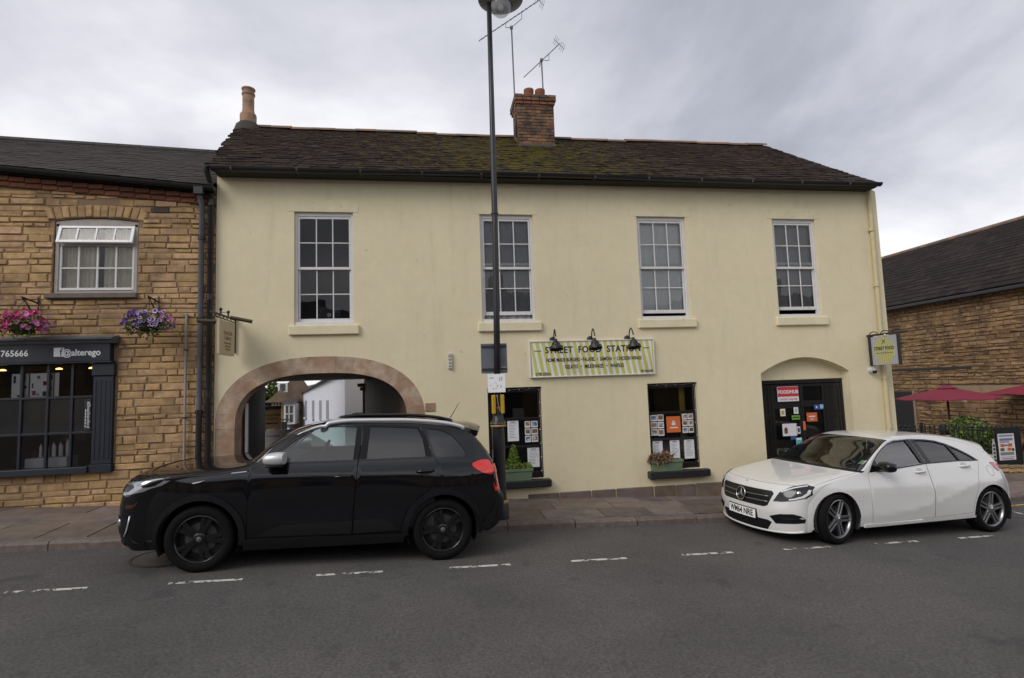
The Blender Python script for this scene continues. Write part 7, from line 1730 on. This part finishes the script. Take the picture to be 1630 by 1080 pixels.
# ---------------------------------------------------------------- the white hatchback
def white_hatch():
    Fm = car_frame(5.08, 6.41, 7.74, 6.75, .825)
    t = thing('white_hatchback', 'white hatchback with twin-spoke alloy wheels and black door mirror', 'car', mat=Fm); LOCAL.add(t.name)
    st = [(-.69, .105, -.40, .15, 2.1), (-.77, .135, -.41, .19, 2.1), (-.785, .25, -.42, .30, 2.1), (-.80, .38, -.42, .42, 2.15), (-.785, .50, -.40, .52, 2.15), (-.765, .60, -.33, .61, 2.15),
          (-.725, .675, -.24, .690, 2.2), (-.65, .715, -.14, .742, 2.3), (-.42, .770, .0, .782, 2.6), (-.05, .84, .22, .827, 2.9), (.30, .905, .49, .880, 2.8),
          (.60, 1.035, .72, 1.035, 2.6), (.86, 1.165, .93, 1.160, 2.6), (1.08, 1.28, 1.15, 1.25, 2.7), (1.40, 1.335, 1.45, 1.302, 2.8), (1.9, 1.35, 1.92, 1.300, 2.8), (2.35, 1.325, 2.35, 1.250, 2.8), (2.72, 1.275, 2.62, 1.17, 2.7), (2.93, 1.235, 2.74, 1.11, 2.6),
          (2.88, 1.175, 2.79, 1.085, 3.0), (3.04, 1.0, 2.92, .965, 2.8), (3.13, .87, 3.0, .85, 2.6), (3.18, .75, 3.06, .74, 2.6), (3.29, .62, 3.12, .62, 2.5), (3.345, .45, 3.16, .45, 2.5), (3.32, .30, 3.14, .30, 2.5), (3.24, .20, 3.06, .21, 2.5)]
    plan = [(-.5, .735), (-.38, .778), (-.2, .812), (0, .830), (.5, .838), (1.5, .842), (2.4, .846), (2.75, .835), (2.95, .805), (3.1, .76), (3.25, .69)]
    vert = [(.1, .075), (.18, .035), (.30, .010), (.45, 0), (.58, .002), (.68, .010), (.74, .020), (.80, .035), (.88, .058), (.97, .092), (1.1, .152), (1.22, .22), (1.32, .30)]
    def ext(x, z):
        zl = .345+.40*max(0, min(1, (x-.75)/1.80))**1.7          # rising crease through the doors
        k = (1/(1+math.exp(-(x-.15)*6)))*(1/(1+math.exp((x-2.40)*6)))
        d = z-zl; a = .013*math.exp(-math.sqrt(d*d+.0002)/.085)*k
        d2 = z-(.690+.030*x); sp_ = .007*math.log(1+math.exp(max(-60, min(60, d2/.007)))); a -= .013*(1-math.exp(-sp_/.07))*(1/(1+math.exp(-(x-.1)*9)))*(1/(1+math.exp((x-2.25)*6)))
        return a+.022*math.exp(-((x-2.72)/.40)**2-((z-.70)/.16)**2)+.016*math.exp(-((x-0)/.40)**2-((z-.66)/.13)**2)
    c = Car(t, st, plan, vert, ext)
    paint = mat('white_car_paint', (.74, .735, .715), rough=.32, var=.015, vs=3, coat=1., spec=.5)
    c.strip('front_bumper', 0, 5, -1, 1, paint, 34, 48); c.strip('front_panel', 5, 6.9, -1, 1, paint, 16, 48); c.strip('bonnet', 6.9, 9.9, -1, 1, paint, 24, 44); c.strip('cowl', 9.9, 10.12, -1, 1, dark_trim, 3, 30)
    for s in (-1, 1): c.strip('pillar', 10.12, 13.1, s*.875, s*1, paint, 20, 5); c.strip('screen_seal', 10.12, 13.1, s*.86, s*.876, gloss_black, 20, 2)
    c.strip('windscreen', 10.12, 13.0, -.86, .86, screen_g, 16, 24); c.strip('screen_header', 13.0, 13.1, -.875, .875, gloss_black, 2, 20); c.strip('roof', 13.1, 18, -1, 1, paint, 26, 40); c.strip('headliner', 13.15, 17.4, -.92, .92, headliner, 12, 16, off=-.03)
    c.strip('spoiler_edge', 18, 19, -1, 1, paint, 5, 24); c.strip('rear_window', 19, 20.6, -.82, .82, privacy, 10, 16)
    for s in (-1, 1): c.strip('pillar', 19, 20.6, s*.82, s*1, paint, 10, 5)
    c.strip('tailgate', 20.6, 22.4, -1, 1, paint, 12, 30); c.strip('rear_bumper', 22.4, 26, -1, 1, paint, 18, 30)
    E = [(c.ex(k/6), c.ez(k/6)) for k in range(0, c.K*6+1)]
    RF, RR = (.0, .315, .345), (2.69, .315, .347); zs = .205
    low = [(3.05, .213)]+arch_pts(*RR, .225)+[(2.33, .235), (1.3, .22), (.40, zs)]+arch_pts(*RF, .20)+[(-.36, .155)]
    outline = E+low
    fw = [(.60, .888), (.70, .985), (.82, 1.075), (.95, 1.15), (1.10, 1.212), (1.25, 1.248), (1.46, 1.262), (1.50, 1.1), (1.545, .968), (1.05, .92)]
    rw_ = [(1.615, 1.262), (1.80, 1.256), (1.98, 1.238), (2.14, 1.195), (2.24, .990), (1.70, .975)]
    qw = [(2.165, 1.186), (2.30, 1.13), (2.46, 1.05), (2.56, .992), (2.265, .990)]
    fd = [(.555, .235), (.535, .45), (.53, .70), (.545, .83), (.58, .89), (.685, 1.0), (.805, 1.092), (.94, 1.17), (1.09, 1.232), (1.25, 1.270), (1.55, 1.283), (1.565, 1.15), (1.61, .95), (1.625, .6), (1.615, .262)]
    rd = [(1.615, .262), (1.625, .6), (1.61, .95), (1.565, 1.15), (1.55, 1.283), (1.80, 1.277), (2.0, 1.257), (2.16, 1.213), (2.31, 1.15), (2.48, 1.066), (2.60, .99), (2.56, .93), (2.47, .80), (2.42, .66), (2.37, .52), (2.325, .40), (2.31, .29)]
    for side in (-1, 1):
        c.side_panels(side, outline, [('window_hole', fw, None, 0), ('window_hole', rw_, None, 0), ('window_hole', qw, None, 0), ('front_door', fd, paint, .0035), ('rear_door', rd, paint, .0035)], paint, step=.05)
        c.pane('front_window', fw, side, hatch_glass); c.pane('rear_side_window', rw_, side, privacy); c.pane('quarter_window', qw, side, privacy)
        fs_ = c.fside(side)
        c.patch('pillar_cover', [(1.453, 1.268), (1.546, 1.270), (1.561, 1.15), (1.6045, .957), (1.535, .960), (1.493, 1.1)], fs_, gloss_black, .003, .06, skirt=0); c.patch('pillar_cover', [(1.554, 1.270), (1.624, 1.268), (1.708, .966), (1.6145, .958), (1.569, 1.15)], fs_, gloss_black, .003, .06, skirt=0); c.patch('pillar_cover', [(2.135, 1.200), (2.172, 1.190), (2.272, .985), (2.233, .985)], fs_, gloss_black, .003, .06, skirt=0)
        trim_t = inset(fw, -.016); 
        c.patch('window_trim', [(.585, .878), (.70, 1.0), (.82, 1.088), (.95, 1.162), (1.10, 1.225), (1.25, 1.261), (1.547, 1.276), (1.547, 1.263), (1.46, 1.262), (1.25, 1.248), (1.10, 1.212), (.95, 1.15), (.82, 1.075), (.70, .985), (.605, .892)], fs_, gloss_black, .003, .06, skirt=0)
        c.patch('window_trim', [(1.557, 1.276), (1.80, 1.27), (1.99, 1.251), (2.15, 1.207), (2.31, 1.142), (2.47, 1.060), (2.585, .985), (2.56, .992), (2.46, 1.05), (2.30, 1.13), (2.14, 1.195), (1.98, 1.238), (1.80, 1.256), (1.557, 1.263)], fs_, gloss_black, .003, .06, skirt=0)
        c.patch('belt_trim', [(.585, .874), (1.05, .905), (1.60, .955), (1.598, .97), (1.05, .92), (.60, .89)], fs_, gloss_black, .004, .1); c.patch('belt_trim', [(1.612, .956), (2.2, .978), (2.585, .980), (2.57, .993), (2.2, .990), (1.61, .972)], fs_, gloss_black, .004, .1)
        c.patch('mirror_corner', [(.60, .888), (.70, .985), (.76, 1.03), (.775, .902)], fs_, gloss_black, -.002, .06, skirt=0)
        c.patch('sill_skirt', [(.41, .195), (1.3, .212), (2.335, .232), (2.335, .262), (1.6, .252), (.42, .232)], fs_, paint, .020, .06, skirt=.03)
        hr_ = lambda xh, zh: None
        for xh, zh in ((1.36, .862), (2.19, .918)):
            yy = side*c.hw(xh+.09, zh); MB().tube([(xh, yy, zh-.004), (xh+.03, yy+side*.028, zh), (xh+.09, yy+side*.032, zh+.004), (xh+.15, yy+side*.028, zh+.006), (xh+.185, yy, zh+.007)], [.011, .014, .015, .014, .012], 10).obj('door_handle', paint, t, smooth=True)
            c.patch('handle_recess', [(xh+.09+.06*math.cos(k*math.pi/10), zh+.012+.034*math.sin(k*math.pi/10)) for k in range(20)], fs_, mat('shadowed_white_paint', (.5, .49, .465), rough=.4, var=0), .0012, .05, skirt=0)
        MB().tube([Vector((2.74+.062*math.cos(k*math.pi/12), side*(c.hw(2.74+.062*math.cos(k*math.pi/12), .845+.068*math.sin(k*math.pi/12))+.0), .845+.068*math.sin(k*math.pi/12))) for k in range(25)], .0022, 5).obj('fuel_flap_line', mat('grey_gap', (.16, .16, .15), rough=.9, var=0), t)
        c.patch('tail_lamp', [(2.80, .955), (2.90, .95), (2.955, .86), (2.965, .835), (2.93, .83), (2.86, .875)], fs_, lamp_red2, .008, .03, skirt=.02); c.patch('tail_lamp', [(side*y, z) for y, z in ((.52, .87), (.66, .945), (.765, .93), (.765, .855), (.62, .84))], c.ffront(20, 22.4), lamp_red2, .008, .03)
        trims(c, side, [(.6, .3), (2.5, .33), (2.5, .92), (1.5, .90), (.65, .84), (.6, .7)], MATS['dark_car_interior'])
        # mirror
        yy = side*c.hw(.74, .90); b = MB(); n = 20; prof = []; M_ = Matrix.Translation((.755, yy+side*.125, .955)) @ Matrix.Rotation(rad(10*side), 4, 'Z') @ Matrix.Diagonal((.085, .115, .066, 1))
        for i in range(13):
            th = math.pi*i/12
            for k in range(n):
                ph = 2*math.pi*k/n; p = Vector((-math.cos(th), math.sin(th)*math.cos(ph), math.sin(th)*math.sin(ph))); p = Vector([math.copysign(abs(q)**.7, q) for q in p]); p.x = min(p.x, .72); prof.append(M_ @ p)
        b.add(prof, [(i*n+k, i*n+(k+1) % n, (i+1)*n+(k+1) % n, (i+1)*n+k) for i in range(12) for k in range(n)]); mr = b.obj('door_mirror', gloss_black, t, smooth=True, sharp=55); MB().tube([(.72, yy-side*.01, .90), (.74, yy+side*.07, .91), (.75, yy+side*.11, .93)], [.03, .024, .03], 10).obj('mirror_arm', gloss_black, mr, smooth=True)
        # front: head lamp, air inlet
        f = c.ffront(3.2, 8.6); hlq = [(side*y, z) for y, z in HL]
        c.patch('head_lamp', hlq, f, lamp_dark, .006, .025, skirt=.02)
        c.patch('lamp_strip', [(side*y, z) for y, z in HLS], f, lamp_white, .009, .02, skirt=.006); c.patch('lamp_lower_strip', [(side*y, z) for y, z in HLS2], f, lamp_white, .009, .02, skirt=.006)
        p, n_ = f(side*HLP[0], HLP[1]); MB().lathe([(.034, -.01), (.034, .004), (.024, .014), (.012, .019), (0, .020)], n=20, axis='x', T=Matrix.Translation(p) @ n_.to_track_quat('X', 'Z').to_matrix().to_4x4()).obj('projector_lens', chrome, t, smooth=True)
        f2 = c.ffront(.4, 5.5); c.patch('side_inlet', [(side*y, z) for y, z in INL], f2, dark_trim, .004, .025, skirt=.01)
        pts = [f2(side*y, z) for y, z in INB]; MB().tube([p+n_*.010 for p, n_ in pts], .007, 6).obj('inlet_blade', dark_trim, t, smooth=True)
    f = c.ffront(.2, 7.2)
    gp = [(-.43, GZ0+.02), (-.38, GZ0), (.38, GZ0), (.43, GZ0+.02), (.49, GZ1-.03), (.46, GZ1), (-.46, GZ1), (-.49, GZ1-.03)]
    gr = c.patch('grille', gp, f, mat('grille_black', (.006, .006, .006), rough=.4, var=0), .003, .03)
    for z_ in (GZ0+.062, GZ0+.128):
        for s in (-1, 1):
            pts = [f(s*(.085+.35*k/8), z_+.006*k/8) for k in range(9)]; MB().tube([p+n_*.014 for p, n_ in pts], .0085, 6).obj('grille_bar', mat('dark_silver', (.30, .30, .31), rough=.3, metal=.8, var=0), t, smooth=True)
    # ring badge with three arms
    p, n_ = f(0, (GZ0+GZ1)/2); T = Matrix.Translation(p+n_*.022) @ n_.to_track_quat('Z', 'Y').to_matrix().to_4x4(); R_ = .085
    upv = T.inverted().to_3x3() @ Vector((0, 0, 1)); up = Vector((upv.x, upv.y, 0)).normalized(); n = 32
    b = MB().tube([T @ Vector((R_*math.cos(2*math.pi*k/n), R_*math.sin(2*math.pi*k/n), 0)) for k in range(n+1)], .008, 8, caps=False); b.obj('badge_ring', chrome, t, smooth=True)
    MB().lathe([(0, -.006), (R_, -.006)], n=28, T=T).obj('badge_back', gloss_black, t)
    for k in range(3):
        d = Matrix.Rotation(2*math.pi*k/3, 3, 'Z') @ up; w_ = Matrix.Rotation(math.pi/2, 3, 'Z') @ d
        b = MB().add([T @ v for v in (Vector((0, 0, .008)), w_*.018+d*.012, d*R_, w_*-.018+d*.012)], [(0, 1, 2), (0, 2, 3)]); b.obj('badge_arm', chrome, t)
    # plate
    pz0, pz1 = PLZ; pf = lambda y, z: (Vector((c.S(c.ut(0, (pz0+pz1)/2, .2, 7)[0], 0).x+.16*abs(y)**1.7-.006, y, z)), Vector((-1, 0, .04)).normalized())
    c.patch('plate_holder', rect(-.275, pz0-.012, .275, pz1+.012), pf, dark_trim, .006, .05, skirt=.03); c.patch('number_plate', rect(-.26, pz0, .26, pz1), pf, mat('white_plate', (.93, .93, .93), rough=.35, var=0), .012, .05, skirt=.004)
    me = text_mesh('WM64 NRE', .112, sx=.80, ext=.0006, fat=.003); me.materials.clear(); me.materials.append(black_ink)
    for v in me.vertices:
        q, nn = pf(-v.co.x, (pz0+pz1)/2+v.co.y); v.co = q+nn*(.0135+max(0, v.co.z))
    me.update(); raw('plate_lettering', me, t)
    fl = c.ffront(.05, 6); c.patch('lower_grille', [(-.40, LG[0]), (.40, LG[0]), (.47, LG[1]-.02), (.42, LG[1]), (-.42, LG[1]), (-.47, LG[1]-.02)], fl, dark_trim, .003, .03)
    MB().tube([c.S(.75, -.94+1.88*k/40)+c.Sn(.75, -.94+1.88*k/40)*.012 for k in range(41)], [.004]+[.013]*39+[.004], 8).obj('splitter', paint, t, smooth=True)
    # bonnet lines and badge
    for s in (-1, 1): MB().tube([c.S(7.0+.1*k, s*(.80+.05*math.sin(k/29*math.pi/2)))+Vector((0, 0, .0)) for k in range(30)], .0028, 5).obj('shut_line', MATS['grey_gap'], t)
    MB().tube([c.S(6.95-.0*abs(k-10), -.80+.08*k) for k in range(21)], .0028, 5).obj('shut_line', MATS['grey_gap'], t)
    p = c.S(6.6, 0); MB().lathe([(0, 0), (.02, 0), (.016, .004), (0, .005)], p, 14).obj('bonnet_badge', chrome, t, smooth=True)
    for y0, y1 in ((-.50, .10), (.05, .55)): MB().tube([c.S(10.0, 0)+Vector((0, y0, -.015)), c.S(10.2, 0)+Vector((.02, (y0+y1)/2, -.004)), c.S(10.32, 0)+Vector((.03, y1, -.014))], .009, 6).obj('wiper', dark_trim, t)
    b = MB().box(-.04, .04, -.0005, .0005, -.035, .035); p = c.S(10.75, -.70); nn = c.Sn(10.75, -.70)
    MB().add([p-nn*.006+q for q in (Vector((-.03, -.04, -.02)), Vector((-.03, .04, -.02)), Vector((.045, .04, .025)), Vector((.045, -.04, .025)))], [(0, 1, 2, 3)]).obj('tax_disc', mat('pale_sticker_green', (.5, .6, .5), rough=.5), t, fix=False)
    rim = mat('machined_alloy', (.32, .32, .33), rough=.3, metal=.85, var=0); dk = mat('black_alloy', (.012, .012, .014), rough=.35, var=0)
    for s_ in (-1, 1):
        wheel(t, 0, s_*.722, .318, .236, .225, s_, 'twin', rot=.35, steer=rad(9), rimm=rim, darkm=dk, capm=chrome); wheel(t, 2.69, s_*.722, .318, .236, .225, s_, 'twin', rot=.1, rimm=rim, darkm=dk, capm=chrome)
    finish_car(c, -.8, 3.25, ((0, .315, .35), (2.69, .315, .352)), .88, .2)
    interior(t, .68, .88, [(1.28, -.36, .5), (1.28, .36, .5), (2.15, 0, 1.2)], .84, zf=.22)
    MB().box(1.05, 1.10, -.12, .12, 1.13, 1.19, bev=.02).obj('rear_view_mirror', dark_trim, t)
    return c
HL = [(.499, .511), (.55, .629), (.637, .71), (.72, .743), (.786, .721), (.794, .632), (.774, .584), (.694, .543), (.60, .520)]
HLS = [(.56, .635), (.60, .668), (.665, .704), (.74, .735), (.745, .724), (.67, .690), (.61, .653), (.572, .628)]
HLS2 = [(.66, .546), (.70, .553), (.765, .590), (.787, .64), (.785, .685), (.772, .685), (.77, .645), (.750, .607), (.70, .572), (.66, .560)]
HLP = (.722, .640)
INL = [(.45, .318), (.571, .362), (.70, .382), (.745, .365), (.757, .32), (.75, .275), (.70, .262), (.516, .234)]
INB = [(.50, .285), (.6, .305), (.7, .322), (.745, .325)]
GZ0, GZ1 = .425, .632
PLZ = (.25, .36)
LG = (.135, .262)
hatch = white_hatch()
